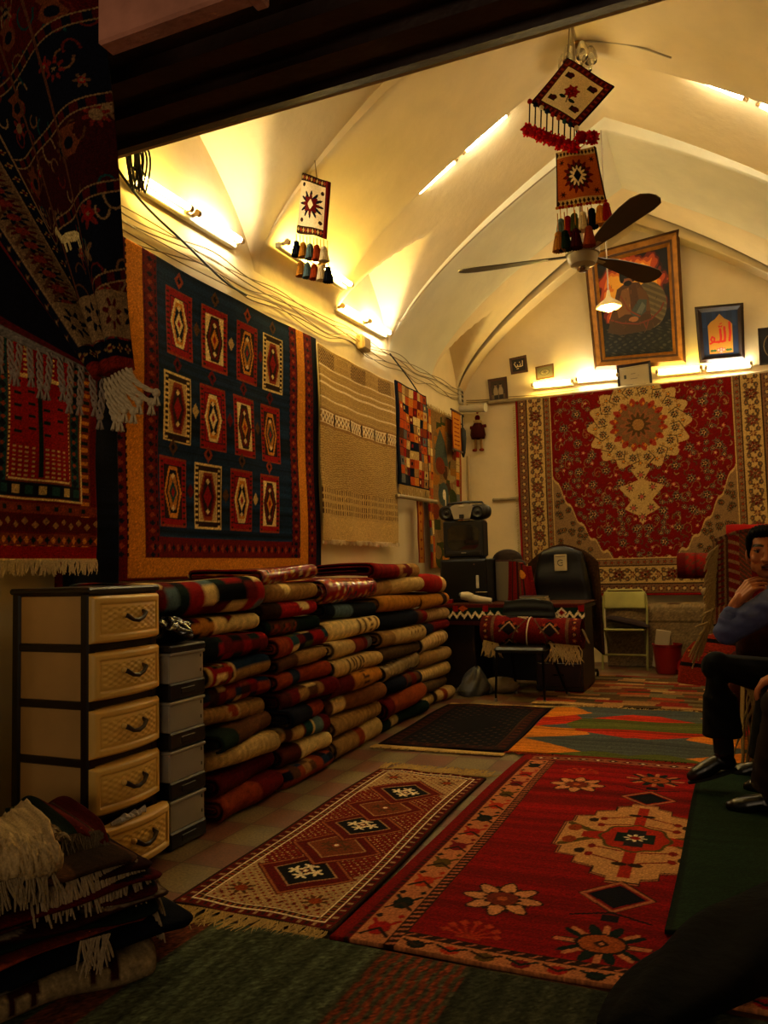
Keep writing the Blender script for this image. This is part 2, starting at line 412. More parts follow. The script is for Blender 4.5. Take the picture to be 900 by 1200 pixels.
for r_, (z, ys_) in enumerate(rows):
    for c_, y in enumerate(ys_):
        X, Y = by(y), bz(z); kk += 1
        s = (r_*3+c_) % 4
        cv.rect(X-.135, Y-.215, X+.135, Y+.215, K['cream'] if s == 3 else K['rust'])
        cv.rect(X-.125, Y-.205, X+.125, Y+.205, K['red'] if s != 3 else K['dbrown'])
        for i in range(12):
            cv.rect(X-.122, Y-.20+i*.034, X-.095, Y-.186+i*.034, K['cream'] if s == 3 else K['dbrown']); cv.rect(X+.095, Y-.20+i*.034, X+.122, Y-.186+i*.034, K['cream'] if s == 3 else K['dbrown'])
        cv.rect(X-.092, Y-.165, X+.092, Y+.165, K['navy'] if s in (0, 2) else K['cream'])
        cv.rect(X-.085, Y-.158, X+.085, Y+.158, (K['red'], K['cream'], K['dbrown'], K['beige'])[s] if s != 2 else K['dbrown'])
        cv.hexa(X, Y, .088, .158, (K['cream'], K['dbrown'], K['gold'], K['rust'])[s]); cv.hexa(X, Y, .070, .135, (K['gold'], K['dred'], K['navy'], K['dred'])[s])
        cv.hexa(X, Y, .055, .11, (K['navy'], K['dbrown'], K['mustard'], K['dbrown'])[s]); cv.dia(X, Y, .04, .075, (K['cream'], K['gold'], K['teal'], K['red'])[s]); cv.dia(X, Y, .018, .035, K['red'])
        for q in (-1, 1):
            cv.dia(X, Y+q*.10, .02, .02, K['cream'])
        cv.dia(X, Y+.28, .045, .055, (K['rust'], K['dred'], K['brown'], K['dred'])[(s+c_) % 4]); cv.dia(X, Y+.28, .02, .026, K['navy'])
        if c_ < 3: cv.dia(X+.18, Y+.02, .035, .05, (K['dred'], K['brown'], K['beige'])[kk % 3])
cv.grain(.10)
surface('hanging_rug', cv, wall_sheet(3.34, 5.70, 1.16, 3.10, -3.035, .012, .03, 2.5), .016)
tag(bpy.data.objects['hanging_rug'], 'large blue wall rug with twelve framed hexagons and orange bands', 'rug')
# dark blue folded rug beside it
cv = Cv(.46, 2.0, 50, 200, K['navy']); cv.abrash(.2, 0, 4); cv.rect(0, 0, .03, 9, K['dred'])
cv.grain(.1)
tag(surface('hanging_rug', cv, wall_sheet(2.93, 3.36, 1.12, 3.12, -3.02, .01, 0, 1.), .02), 'narrow plain dark navy rug hanging between the prayer rug and the big blue rug', 'rug')
# beige striped blanket
BL = Cv(1.62, 1.62, 260, 260, K['beige']); BL.c *= 1.0
zz = BL.Y
stripe = np.sin(zz*2*PI/.014) > .2
BL.put(stripe & (zz > 1.0), np.array((.58, .45, .25)))
for a, b, c in ((1.30, 1.315, 'ivory'), (1.36, 1.372, 'ivory'), (1.18, 1.19, 'ivory'), (1.45, 1.46, 'ivory')): BL.rect(0, a, 9, b, K[c])
g = (zz > 1.46) & (zz < 1.60) & ((np.floor(BL.X/.3) % 2) < 1); BL.put(g & (np.sin(BL.X*2*PI/.03)*np.sin(zz*2*PI/.03) > 0), K['brown'])
BL.rect(0, .95, 9, 1.10, K['tan']); d = (zz > .97) & (zz < 1.08)
tri = abs((BL.X/.062) % 1-.5)*2; BL.put(d & (abs(zz-1.025)/.052+tri < 1.05) & (((BL.X/.28) % 1) < .86), K['ivory']); BL.put(d & (abs(zz-1.025)/.052+tri < .45), K['brown']); BL.put(d & (abs(abs(zz-1.025)-.050) < .006), K['ivory'])
BL.put(d & (((BL.X/.28) % 1) > .9), K['dbrown'])
w = (zz > .43) & (zz < .95)
BL.put(w & (np.sin((zz+.006*np.sin(BL.X*30)+.004*np.sin(BL.X*71+2))*2*PI/.021) > .1), np.array((.57, .44, .24)))
for z0 in (.34, .22):
    bnd = (zz > z0) & (zz < z0+.095); BL.put(bnd & (((BL.X/.035) % 1) < .33), K['brown']); BL.put(bnd & (abs(zz-z0-.047) < .008), K['beige'])
BL.rect(0, 0, 9, .2, np.array(K['beige'])*1.05)
BL.grain(.08)
b = surface('hanging_blanket', BL, wall_sheet(5.66, 7.27, 1.43, 3.045, -2.995, .014, .02, 3.4, 1.), .012)
tag(b, 'beige woven blanket with fine stripes hanging on the left wall', 'blanket')
mb = MB(); strands(mb, (-2.99, 5.66, 1.44), (-2.99, 7.27, 1.44), 150, .045, (0, 0, -1), .004, .5, K['ivory']); mb.build('fringe', WOOL, b)
# patchwork checker rug
CH = Cv(.92, 1.08, 150, 180, K['navy'])
pal = ['red', 'orange', 'gold', 'beige', 'cream', 'rust', 'dred', 'navy', 'grey', 'brown', 'tan', 'orange', 'rust']
nx_, ny_ = 8, 11
for i in range(nx_):
    for j in range(ny_):
        x0, y0 = .05+i*.85/nx_, .02+j*1.05/ny_; c = K[random.choice(pal)]
        CH.rect(x0, y0, x0+.85/nx_-.004, y0+1.05/ny_-.004, c)
        if random.random() < .35: CH.rect(x0+.035, y0+.03, x0+.07, y0+.066, K[random.choice(['cream', 'red', 'navy'])])
CH.grain(.09)
b = surface('hanging_rug', CH, wall_sheet(7.30, 8.18, 2.03, 3.085, -2.99, .012, .01, 2.), .016)
tag(b, 'small patchwork rug of many coloured squares above the left wall rail', 'rug')
mb = MB(); strands(mb, (-2.985, 7.3, 2.03), (-2.985, 8.18, 2.03), 80, .12, (0, 0, -1), .004, .35, K['beige']); mb.build('fringe', WOOL, b)
# pictorial rug with animals
FG = Cv(1.2, 1.80, 170, 260, np.array(K['tan'])*.9)
for i in range(90):
    x, y = random.uniform(.2, .95), random.uniform(0, 1.8); c = np.array(K[random.choice(['green', 'tan', 'mustard', 'tan', 'beige', 'rust', 'green', 'brown', 'gold'])])*.8
    if random.random() < .5: FG.ell(x, y, random.uniform(.08, .18), random.uniform(.06, .13), c)
    else: FG.rect(x, y, x+random.uniform(.1, .25), y+random.uniform(.06, .15), c)
FG.poly([(.25, 1.2), (.75, 1.2), (.62, 1.45), (.45, 1.62), (.3, 1.4)], (.24, .27, .22)); FG.ell(.5, .85, .17, .14, (.24, .27, .24))
FG.ell(.5, .85, .05, .06, K['ivory']); FG.rect(.52, .7, .55, .86, K['ivory']); FG.ell(.42, 1.18, .15, .10, np.array(K['rust'])*.8)
for j in range(20):
    FG.rect(0, j*.09, .06, j*.09+.085, K[random.choice(['rust', 'gold', 'beige', 'red', 'grey'])]); FG.rect(.08, j*.09, .17, j*.09+.085, K[random.choice(['gold', 'cream', 'orange', 'gold', 'rust'])])
    FG.rect(1.02, j*.09, 1.12, j*.09+.085, K[random.choice(['rust', 'gold', 'beige', 'red', 'grey'])]); FG.rect(1.14, j*.09, 1.2, j*.09+.085, K['rust'])
for a in (.35, .6, 1.05, 1.5): FG.rect(.1, a, .15, a+.03, K['dred'])
FG.grain(.09)
b = surface('hanging_rug', FG, wall_sheet(8.24, 9.42, 1.18, 2.98, -3.02, .012, .0, 2., 2.), .014)
tag(b, 'pictorial rug with blurred animals in green and ochre, hung near the corner', 'rug')
mb = MB(); strands(mb, (-3.01, 8.24, 2.97), (-3.01, 9.42, 2.97), 60, .06, (0, 0, 1), .003, .5, K['beige']); mb.build('fringe', WOOL, b)
# narrow strips
ST = Cv(.16, .62, 24, 90, K['rust']); ST.rect(.03, 0, .13, 9, K['gold']); [ST.dia(.08, .05+.09*i, .03, .03, K['rust']) for i in range(7)]
tag(surface('woven_strip', ST, wall_sheet(7.83, 8.0, 1.24, 1.90, -3.0, .005), .01), 'narrow orange woven strip hanging below the left wall rail', 'textile')
SC = Cv(.38, .5, 30, 60, K['gold']); SC.frame(0, .02, K['rust']); [SC.rect(.08, .06+.055*i, .3, .08+.055*i, K['rust']) for i in range(7)]
t = tag(surface('hanging_scroll', SC, wall_sheet(8.87, 9.2, 2.58, 3.05, -2.93, .004), .006), 'small orange scroll hung over the top of the pictorial rug', 'scroll')
MB().tube([(-2.93, 8.84, 3.05), (-2.93, 9.23, 3.05)], .012, 8).build('rod', mat('brown_wood', (.25, .13, .06), .5, 0, 12, .2), t)
MB().tube([(-2.93, 8.84, 2.58), (-2.93, 9.23, 2.58)], .012, 8).build('rod', MATS['brown_wood'], t)
# ------------------------------------------------------------------ big floral carpet on the back wall
W, H = 2.95, 2.47
CP = Cv(W, H, 420, 350, K['red']); cx = 1.475
CP.c[:] = np.array((.40, .045, .035))
def mirror(fn, x, y, *a):
    fn(x, y, *a); fn(2*cx-x, y, *a)
GREYB = (.36, .31, .24); OLV = (.30, .22, .12)
def bloom(x, y, r, c1=None, c2=None):
    CP.flower(x, y, r, 8, c1 or GREYB, None, 1, x*9, .2); CP.flower(x, y, r*.72, 6, K['dbrown'], None, 1, 1, .2); CP.flower(x, y, r*.5, 5, c2 or K['beige'], K['dred'], 1, 0, .3)
def sprig(x, y, a, c):
    L = .05
    t = np.linspace(0, 1, 5); pts = [(x+L*math.cos(a+1.6*q)*q, y+L*math.sin(a+1.6*q)*q) for q in t]; CP.line(pts, .011, c)
for i in range(9):          # vine scrolls
    for j in range(6):
        x, y = .52+.115*i, .40+.36*j+.12*(i % 2); q = np.linspace(0, 5.4, 14)
        mirror(lambda p_, y_: CP.line([(p_+(1 if p_ < cx else -1)*.055*math.cos(w_)*(1-.09*w_), y_+.075*math.sin(w_)*(1-.09*w_)) for w_ in q], .008, (.44, .33, .18)), x, y)
pts_ = []
for i in range(900):
    x, y = random.uniform(.47, cx), random.uniform(.36, 2.45)
    if all((x-a_)**2+(y-b_)**2 > .050**2 for a_, b_ in pts_): pts_.append((x, y))
for i, (x, y) in enumerate(pts_):
    q = i % 7
    if q in (0, 4): mirror(bloom, x, y, .036)
    elif q == 2: mirror(lambda a_, b_: CP.flower(a_, b_, .026, 5, K['pink'], K['beige']), x, y)
    else: mirror(lambda a_, b_: sprig(a_, b_, i if a_ < cx else PI-i, (GREYB, (.52, .42, .25), OLV, (.50, .30, .17))[i % 4]), x, y)
for i in range(6):
    for j in range(5): mirror(bloom, .60+i*.16, .62+j*.36+.16*(i % 2), .058)
# spandrels: cut corners at the bottom
X, Y = CP.X, CP.Y; ax = abs(X-cx)
ed = .42+1.05*np.clip((ax-.22)/.80, 0, 2)**1.7+.03*np.cos(ax*46)
sp = (Y < ed) & (ax < 1.04); CP.put(sp, (.50, .39, .25)); CP.put(sp & (Y > ed-.03), K['beige'])
for i in range(90):
    x, y = cx-random.uniform(.45, 1.0), random.uniform(.42, 1.35)
    if y < .40+1.05*max(0, (abs(x-cx)-.22)/.80)**1.7-.05: mirror(bloom, x, y, .04, (.32, .27, .20), K['tan'])
# medallion
my = 2.02
MC = (.66, .54, .32)
CP.flower(cx, my, .60, 16, MC, None, .92, 0, .07)
for i in range(48):
    a = i*PI/24; rr0 = (.39, .50, .45)[i % 3]; CP.flower(cx+rr0*math.cos(a), my+rr0*.93*math.sin(a), .022, 5, (OLV, (.45, .3, .16), (.5, .2, .12))[i % 3], (.6, .45, .2))
for i in range(16):
    a = i*PI/8+.2; bloom(cx+.42*math.cos(a), my+.40*math.sin(a), .052); CP.flower(cx+.50*math.cos(a+.2), my+.46*math.sin(a+.2), .03, 5, OLV, K['gold'])
    CP.line([(cx+.52*math.cos(a), my+.48*math.sin(a)), (cx+.46*math.cos(a+.18), my+.43*math.sin(a+.18)), (cx+.36*math.cos(a+.1), my+.34*math.sin(a+.1))], .012, OLV)
CP.flower(cx, my, .34, 16, (.55, .20, .12), None, .95, .2, .1); CP.flower(cx, my, .30, 16, (.42, .30, .18), None, .95, 0, .12); CP.flower(cx, my, .22, 12, (.50, .30, .18), None, .95, 0, .2); CP.flower(cx, my, .15, 12, OLV, (.55, .40, .2), 1, 0, .2)
for i in range(24): CP.flower(cx+.27*math.cos(i*PI/12), my+.255*math.sin(i*PI/12), .022, 4, K['gold'] if i % 2 else K['red'])
# pendant
CP.poly([(cx-.12, my-.52), (cx+.12, my-.52), (cx+.03, my-.66), (cx+.26, my-.74), (cx+.12, my-.90), (cx+.2, my-1.0), (cx+.05, my-1.08), (cx, my-1.2), (cx-.05, my-1.08), (cx-.2, my-1.0), (cx-.12, my-.90), (cx-.26, my-.74), (cx-.03, my-.66)], MC)
for dx, dy in ((0, -.6), (.13, -.75), (-.13, -.75), (0, -.86), (.1, -.99), (-.1, -.99), (0, -1.1)): CP.flower(cx+dx, my+dy, .05, 7, OLV, K['pink'])
# borders
ins = np.minimum(np.minimum(X, W-X), Y)
side = np.minimum(X, W-X) < Y
tt = np.where(side, Y, X)
def band(a, b_, c): CP.put((ins >= a) & (ins < b_), c)
band(0, .44, (.26, .16, .10)); band(0, .025, K['red']); band(.03, .13, (.42, .30, .20)); band(.145, .345, (.68, .56, .33)); band(.36, .42, (.48, .36, .24)); band(.425, .44, K['beige'])
def rep(a, step, fn, off=0):
    n = int(H/step)+1
    for k in range(n):
        y = (k+.5+off)*step
        if y > a*.9: fn(a, y, k); fn(W-a, y, k)
    for k in range(int(W/step)+1):
        x = cx+(k-int(W/step)//2+off)*step
        if a < x < W-a: fn(x, a, k)
rep(.08, .085, lambda x, y, k: CP.flower(x, y, .038, 5, K['dred'] if k % 2 else (.25, .2, .16), K['beige']))
rep(.39, .075, lambda x, y, k: CP.flower(x, y, .028, 5, (.30, .22, .15), K['rust']))
def big(x, y, k):
    CP.flower(x, y, .085, 9, (.36, .27, .18), None, 1, 0, .15); CP.flower(x, y, .062, 7, K['dred'] if k % 2 else (.4, .14, .1), None, 1, 0, .2); CP.flower(x, y, .035, 6, (.62, .45, .3), K['dbrown'])
rep(.245, .30, big)
sv = np.sin(tt*2*PI/.30); CP.put((ins > .15) & (ins < .34) & (abs(ins-.245-.06*sv) < .012), (.34, .24, .14)); CP.put((ins > .15) & (ins < .34) & (abs(ins-.245+.06*sv) < .007), (.40, .30, .2))
def curl(x, y, k):
    for s_ in (-1, 1):
        for q in (-1, 1): CP.ell(x+s_*.055, y+q*.05, .024, .030, (.30, .24, .18)); CP.ell(x+s_*.058, y+q*.052, .010, .014, (.52, .36, .18))
    CP.flower(x, y, .04, 6, (.38, .17, .10), (.6, .45, .25))
rep(.245, .30, curl, .5)
band(.132, .143, K['dbrown']); band(.347, .357, K['dbrown'])
CP.grain(.07)
def fn(U, V):
    x = -2.39+2.95*U; z = .80+2.46*V+.02*U*V
    return x, 9.80+.014*np.sin(2*PI*2.6*U+.5)*(1.1-V)+.01*np.sin(2*PI*(U+1.3*V)), z
b = surface('hanging_carpet', CP, fn, .014, offset=1)
tag(b, 'large red floral carpet with cream medallion covering the back wall', 'carpet')
mb = MB(); strands(mb, (-2.40, 9.80, .84), (-2.40, 9.80, 3.2), 130, .03, (-1, 0, -.3), .003, .4, K['beige']); mb.build('fringe', WOOL, b)
# ------------------------------------------------------------------ near rugs at the entrance
PR = Cv(.62, 1.18, 150, 260, K['dred'])
RUSTD = (.42, .16, .06)
PR.frame(0, .03, K['dred']); PR.frame(.03, .09, RUSTD); PR.frame_marks(.04, .08, .035, K['dgreen'], K['gold'], .55)
PR.rect(0, 0, 9, .07, K['red']); PR.rect(0, .0, 9, .012, K['cream'])
PR.rect(0, .075, 9, .13, RUSTD); [PR.dia(.02+.03*i, .1, .013, .02, K['dgreen'] if i % 2 else K['gold']) for i in range(22)]
PR.rect(0, .14, 9, .22, (.28, .04, .04)); [PR.dia(.03+.045*i, .18+.018*(i % 2)-.009, .016, .018, K['tan']) for i in range(14)]
PR.rect(0, .225, 9, .275, RUSTD); [PR.rect(.02+.04*i, .24, .04+.04*i, .262, K['dgreen'] if i % 2 else K['rust']) for i in range(16)]
PR.rect(.085, .29, .545, 9, K['cream']); PR.rect(.095, .30, .535, 9, RUSTD); PR.rect(.105, .30, .155, 9, K['teal']); PR.rect(.475, .30, .525, 9, K['teal'])
for i in range(30): PR.dia(.13, .33+.06*i, .02, .022, K['navy']); PR.dia(.50, .33+.06*i, .02, .022, K['navy']); PR.dia(.13, .36+.06*i, .014, .012, K['rust']); PR.dia(.50, .36+.06*i, .014, .012, K['rust'])
PR.rect(.105, .305, .525, .37, K['navy']); [PR.rect(.13+.06*i, .318, .165+.06*i, .357, K['beige'] if i % 2 else K['teal']) for i in range(7)]
PR.rect(.16, .38, .47, 9, K['cream']); PR.rect(.168, .388, .462, 9, K['red'])
for i in range(60): PR.rect(.16, .38+.02*i, .168, .389+.02*i, K['dred']); PR.rect(.462, .38+.02*i, .47, .389+.02*i, K['dred'])
for i in range(9):
    for j in range(7):
        if i not in (4,): PR.rect(.185+.03*i, .40+.022*j, .20+.03*i, .408+.022*j, K['beige'])
PR.rect(.305, .40, .325, .80, K['dgreen']); PR.line([(.315, .42), (.315, .80), (.30, .95)], .014, K['dgreen'])
for j in range(5):
    for i in range(4): PR.rect(.19+.07*i, .60+.06*j+.02*(i % 2), .225+.07*i, .615+.06*j+.02*(i % 2), K['dgreen'])
for q in (.25, .37):
    PR.dia(q, 1.05, .03, .05, K['cream']); PR.dia(q, 1.05, .022, .04, K['teal'])
    for j in range(6): PR.rect(q-.012, .88+.024*j, q+.012, .89+.024*j, K['cream'])
PR.rect(.20, .87, .26, .885, K['cream']); PR.rect(.36, .87, .42, .885, K['cream'])
PR.grain(.12)
b = surface('hanging_rug', PR, wall_sheet(2.37, 3.10, 1.27, 2.42, -2.93, .012, .0, 2.), .016)
tag(b, 'narrow red prayer rug with fringed end above the cream drawer chest', 'rug')
mb = MB(); strands(mb, (-2.925, 2.37, 1.275), (-2.925, 3.10, 1.275), 140, .07, (0, 0, -1), .004, .25, K['ivory']); mb.build('fringe', WOOL, b)

# big dark rug draped over the entrance corner, its folded point hanging down with knotted ends
def draped():
    h = 2.0; cv = Cv(1.0, 2.0, 260, 420, (.30, .045, .04)); X, Y = cv.X, cv.Y
    nv = (.055, .06, .10); mar = (.27, .045, .04); bg = (.50, .38, .25)
    # four field compartments bounded by arched guard bands
    k = np.floor((Y+.10*np.sin(X*3.4))/.42)
    cv.put(k % 2 == 1, nv); cv.put(k % 4 == 0, mar); cv.put(k % 4 == 2, (.20, .05, .05))
    for i in range(120):
        x, y = random.uniform(.33, .99), random.uniform(.02, 1.98); c = random.choice([bg, K['brown'], K['teal'], (.42, .28, .17), (.35, .1, .06)])
        q = np.linspace(0, random.choice([-1, 1])*random.uniform(2, 5), 9); r0 = random.uniform(.025, .06)
        if i % 3: cv.line([(x+r0*math.cos(w)*(1-.08*abs(w)), y+r0*1.5*math.sin(w)*(1-.08*abs(w))) for w in q], .010, c)
        else: cv.flower(x, y, random.uniform(.03, .06), random.choice([5, 6, 8]), random.choice([K['brown'], (.42, .12, .08), (.1, .12, .2), (.40, .28, .18)]), random.choice([bg, K['red'], nv]), 1.2, i, .3); cv.flower(x, y, .012, 5, bg)
    for (x, y) in ((.5, 1.45), (.8, 1.1), (.42, 1.05), (.85, 1.75), (.6, 1.8)):      # vases
        cv.poly([(x-.05, y+.06), (x+.05, y+.06), (x+.03, y+.02), (x+.06, y-.03), (x+.03, y-.08), (x-.03, y-.08), (x-.06, y-.03), (x-.03, y+.02)], (.40, .20, .11)); cv.ell(x, y-.02, .03, .03, nv)
    f = (Y+.10*np.sin(X*3.4)); fr = abs(((f+.21) % .42)-.21)
    cv.put(fr < .028, nv); cv.put((fr < .022) & (np.sin(X*90) > -.2), mar); cv.put(abs(fr-.026) < .004, bg)
    # diagonal border along the folded edge
    cv.rect(0, 0, .30, 9, nv); cv.rect(0, 0, .035, 9, (.42, .10, .06)); cv.rect(.085, 0, .235, 9, (.42, .31, .2)); cv.rect(.078, 0, .086, 9, bg); cv.rect(.234, 0, .242, 9, bg)
    for i in range(26):
        y = .04+.08*i; cv.flower(.16, y, .06, 7, mar if i % 2 else nv, (.45, .15, .1), .8, i, .3); cv.line([(.1, y), (.15, y+.05), (.22, y+.03)], .014, K['brown']); cv.flower(.27, y, .02, 4, K['tan'], mar); cv.flower(.058, y, .018, 4, K['brown'], bg)
    cv.rect(.30, 0, .312, 9, bg)
    for x0 in (.52, .74): cv.rect(x0, 0, x0+.014, 9, (.35, .2, .12))
    # end border near the tip
    cv.rect(.0, 0, 1, .05, (.42, .10, .06)); cv.rect(0, .05, 1, .13, nv); [cv.flower(.02+.05*i, .09, .02, 4, K['tan'], mar) for i in range(20)]
    cv.rect(.08, .14, 1, .36, (.48, .37, .24)); [cv.flower(.14+.11*i, .25, .05, 7, mar if i % 2 else nv, bg, 1.6, i, .3) for i in range(9)]
    # white deer
    dx, dy = .62, .66
    cv.ell(dx, dy, .10, .026, K['cream']); cv.line([(dx-.08, dy), (dx-.12, dy+.07)], .03, K['cream']); cv.ell(dx-.135, dy+.075, .035, .014, K['cream'])
    for q in (-.07, -.04, .05, .08): cv.line([(dx+q, dy), (dx+q, dy-.06)], .014, K['cream'])
    cv.grain(.14); return cv
cv = draped()
TIPL, TIPR = (-1.60, 1.756), (-1.522, 1.775)
def fn(U, V):
    t = 1-V                       # 0 at the top
    xr = -1.675+.155*t+.02*np.sin(t*5); zr = 3.05-1.275*t
    xl = -2.60+1.0*t; zl = 2.99-1.235*t
    x = xl+(xr-xl)*U; z = zl+(zr-zl)*U
    d = 1.74-.05*np.sin(2*PI*1.4*U+.8+t)*(1-.5*t)-.03*np.sin(5*U*PI)*t
    return x*NK, d*NK, 1.2+(z-1.2)*NK
NK = .80
near = surface('draped_rug', cv, fn, .014, offset=1)
tag(near, 'dark patterned rug draped in a point at the top left of the entrance', 'rug')
ROPE = WOOL
def tassel(name, p, L, lean, parent, col=(.74, .66, .52), r=.0050):
    p = Vector((p[0]*NK, p[1]*NK, 1.2+(p[2]-1.2)*NK)); L *= NK; r *= NK; mb = MB()
    for k in range(3):
        a = k*2.1; pts = [p+Vector((lean[0]*L*t*t+.006*math.cos(a+t*9), lean[1]*L*t+.006*math.sin(a+t*9), -L*t)) for t in np.linspace(0, 1, 9)]
        mb.tube(pts, r*.75, 6, col=col)
    e = p+Vector((lean[0]*L, lean[1]*L, -L)); mb.ball(e, (r*2.0, r*1.9, r*2.2), 10, 7, col=col)
    for k in range(6): mb.tube([e, e+Vector((.008*math.cos(k), .008*math.sin(k), -.028))], r*.5, 5, col=col)
    return mb.build(name, ROPE, parent)
for i in range(7):
    t = i/6; tassel('tassel', (TIPL[0]+(TIPR[0]-TIPL[0])*t, 1.735, TIPL[1]+.02*t-.0), .115-.035*t+.015*(i % 2), (.25+.95*t*t, 0), near, (.74, .66, .52), .0058)
# lower layer of the same rug folded behind, with its own knotted row
LB = Cv(1., .7, 90, 70, (.05, .05, .08)); LB.rect(0, 0, 9, .07, (.42, .38, .33)); LB.rect(0, .07, 9, .12, (.3, .06, .05)); LB.grain(.1)
def fn2(U, V):
    x = -2.45+.85*U; zt = 2.80-1.03*U; zb = 2.14-.40*U
    return x*NK, (1.80+.02*np.sin(9*U))*NK, 1.2+(zb+(zt-zb)*V-1.2)*NK
surface('back_layer', LB, fn2, .012, None, near, offset=1)
for i in range(12):
    u = .44+.54*i/11; tassel('tassel', (-2.45+.85*u, 1.782, 2.14-.40*u+.012), .10+.02*((i*5) % 3)/2, (.12*math.sin(i*2.3), 0), near, (.55, .48, .42))
# ------------------------------------------------------------------ things hanging from the vault
STRING = mat('twine', (.45, .35, .20), .9)
FANW = mat('fan_ivory_enamel', (.62, .56, .46), .35); FANB = mat('fan_blade_brown', (.27, .20, .14), .45, 0, 10, .1)
hx, hy, hz = -.83, 5.5, 3.33
f = thing('ceiling_fan', 'three-blade ceiling fan with brown blades below the vault crown', 'fan', (hx, hy, hz))
MB().lathe([(.0, -.095), (.03, -.095), (.05, -.085), (.085, -.07), (.10, -.04), (.108, -.005), (.118, .0), (.12, .045), (.105, .06), (.05, .075), (.03, .10), (0, .10)], 28, Matrix.Translation((hx, hy, hz))).build('motor', FANW, f)
MB().lathe([(0, -.118), (.03, -.114), (.042, -.10), (.042, -.09), (0, -.09)], 20, Matrix.Translation((hx, hy, hz))).build('hub_cap', mat('steel', (.6, .55, .48), .25, .9), f)
MB().tube([(hx, hy, hz+.09), (hx, hy, 5.16)], .012, 10).build('rod', FANW, f)
MB().lathe([(0, 5.06), (.03, 5.06), (.06, 5.11), (.065, 5.165), (0, 5.165)], 18, Matrix.Translation((hx, hy, 0))).build('canopy', FANW, f)
for ang in (184, -53, 61):
    a = math.radians(ang); M = Matrix.Translation((hx, hy, hz+.0)) @ Matrix.Rotation(a, 4, 'Z') @ Matrix.Rotation(math.radians(-11), 4, 'X')
    out = [(.10, -.022), (.20, -.035), (.30, -.062), (.45, -.085), (.65, -.102), (.78, -.10), (.85, -.075), (.88, -.03), (.885, .01), (.87, .05), (.83, .08), (.75, .085), (.55, .065), (.36, .05), (.22, .032), (.10, .022)]
    mb = MB()
    vs = [M @ Vector((x, y, (.006 if z else 0)+.012*(x-.1))) for z in (0, 1) for x, y in out]; n = len(out)
    mb.add(vs, [tuple(range(n))[::-1], tuple(range(n, 2*n))]+[(i, (i+1) % n, n+(i+1) % n, n+i) for i in range(n)])
    bl = mb.build('blade', FANB, f)
    MB().box(.07, -.016, -.006, .24, .016, -.001, .002, M=M).build('blade_iron', FANW, bl)
# pendant lamp
px_, py_, pz_ = -.895, 7.36, 3.52
l = thing('pendant_lamp', 'lit shallow shade lamp hanging on a long rod in front of the painting', 'lamp', (px_, py_, pz_))
MB().lathe([(.012, .16), (.022, .10), (.035, .085), (.11, .03), (.118, .0), (.114, .0), (.105, .028), (.03, .078), (.012, .08)], 6, Matrix.Translation((px_, py_, pz_))).build('shade', mat('opal_shade', (.86, .76, .55), .3), l, smooth=False)
MB().ball((px_, py_, pz_+.0), (.045, .045, .04)).build('bulb', emit('lit_bulb', (1., .78, .38), 120), l)
MB().tube([(px_, py_, pz_+.15), (px_, py_, 5.2)], .007, 6).build('rod', FANW, l)
# glass lamp at the crown of the first arch
gx, gy, gz = -.87, 5.93, 5.16
g = thing('glass_ceiling_lamp', 'small unlit glass ceiling lamp at the vault crown above the diamond hanging', 'lamp', (gx, gy, gz))
GL = bpy.data.materials.new('clear_glass'); GL.use_nodes = True; GL.node_tree.nodes['Principled BSDF'].inputs['Transmission Weight'].default_value = 1; GL.node_tree.nodes['Principled BSDF'].inputs['Roughness'].default_value = .08
MB().lathe([(0, .06), (.05, .06), (.06, .03), (.04, 0), (0, 0)], 16, Matrix.Translation((gx, gy, gz-.08))).build('mount', mat('brass', (.55, .42, .2), .35, .8), g)
for i in range(6):
    a = i*PI/3; MB().lathe([(.02, 0), (.04, -.04), (.05, -.09), (.045, -.12), (.042, -.12), (.046, -.09), (.036, -.04), (.016, 0)], 12, Matrix.Translation((gx+.10*math.cos(a), gy+.10*math.sin(a), gz-.07))).build('glass_cup', GL, g)
def hang_panel(cv, A, B, Cc, D, bulge=.02):
    """sheet through four corners: A bottom-left, B bottom-right, Cc top-right, D top-left"""
    A, B, Cc, D = [np.array(p, float) for p in (A, B, Cc, D)]
    def fn(U, V):
        P = (A*(1-U[..., None])+B*U[..., None])*(1-V[..., None])+(D*(1-U[..., None])+Cc*U[..., None])*V[..., None]
        y = P[..., 1]-bulge*np.sin(PI*U)*np.sin(PI*V)+.008*np.sin(7*U+3*V)
        return P[..., 0], y, P[..., 2]
    return fn
def yarn_tassel(name, top, drop, L, w, col, parent):
    top = Vector(top); mb = MB(); c0 = top-Vector((0, 0, drop))
    mb.tube([top, c0], .003, 5, col=K['gold'])
    mb.ball(c0, (w*.32, w*.32, w*.3), 10, 7, col=col)
    mb.lathe([(0, 0), (w*.25, -.01), (w*.36, -L*.35), (w*.5, -L*.8), (w*.52, -L), (0, -L*.97)], 12, Matrix.Translation(c0), col=col)
    for k in range(14):
        a = k*2*PI/14; mb.tube([c0+Vector((w*.25*math.cos(a), w*.25*math.sin(a), -L*.1)), c0+Vector((w*.5*math.cos(a), w*.5*math.sin(a), -L*1.04))], .006, 4, col=tuple(np.array(col)*random.uniform(.75, 1.15)))
    return mb.build(name, WOOL, parent)
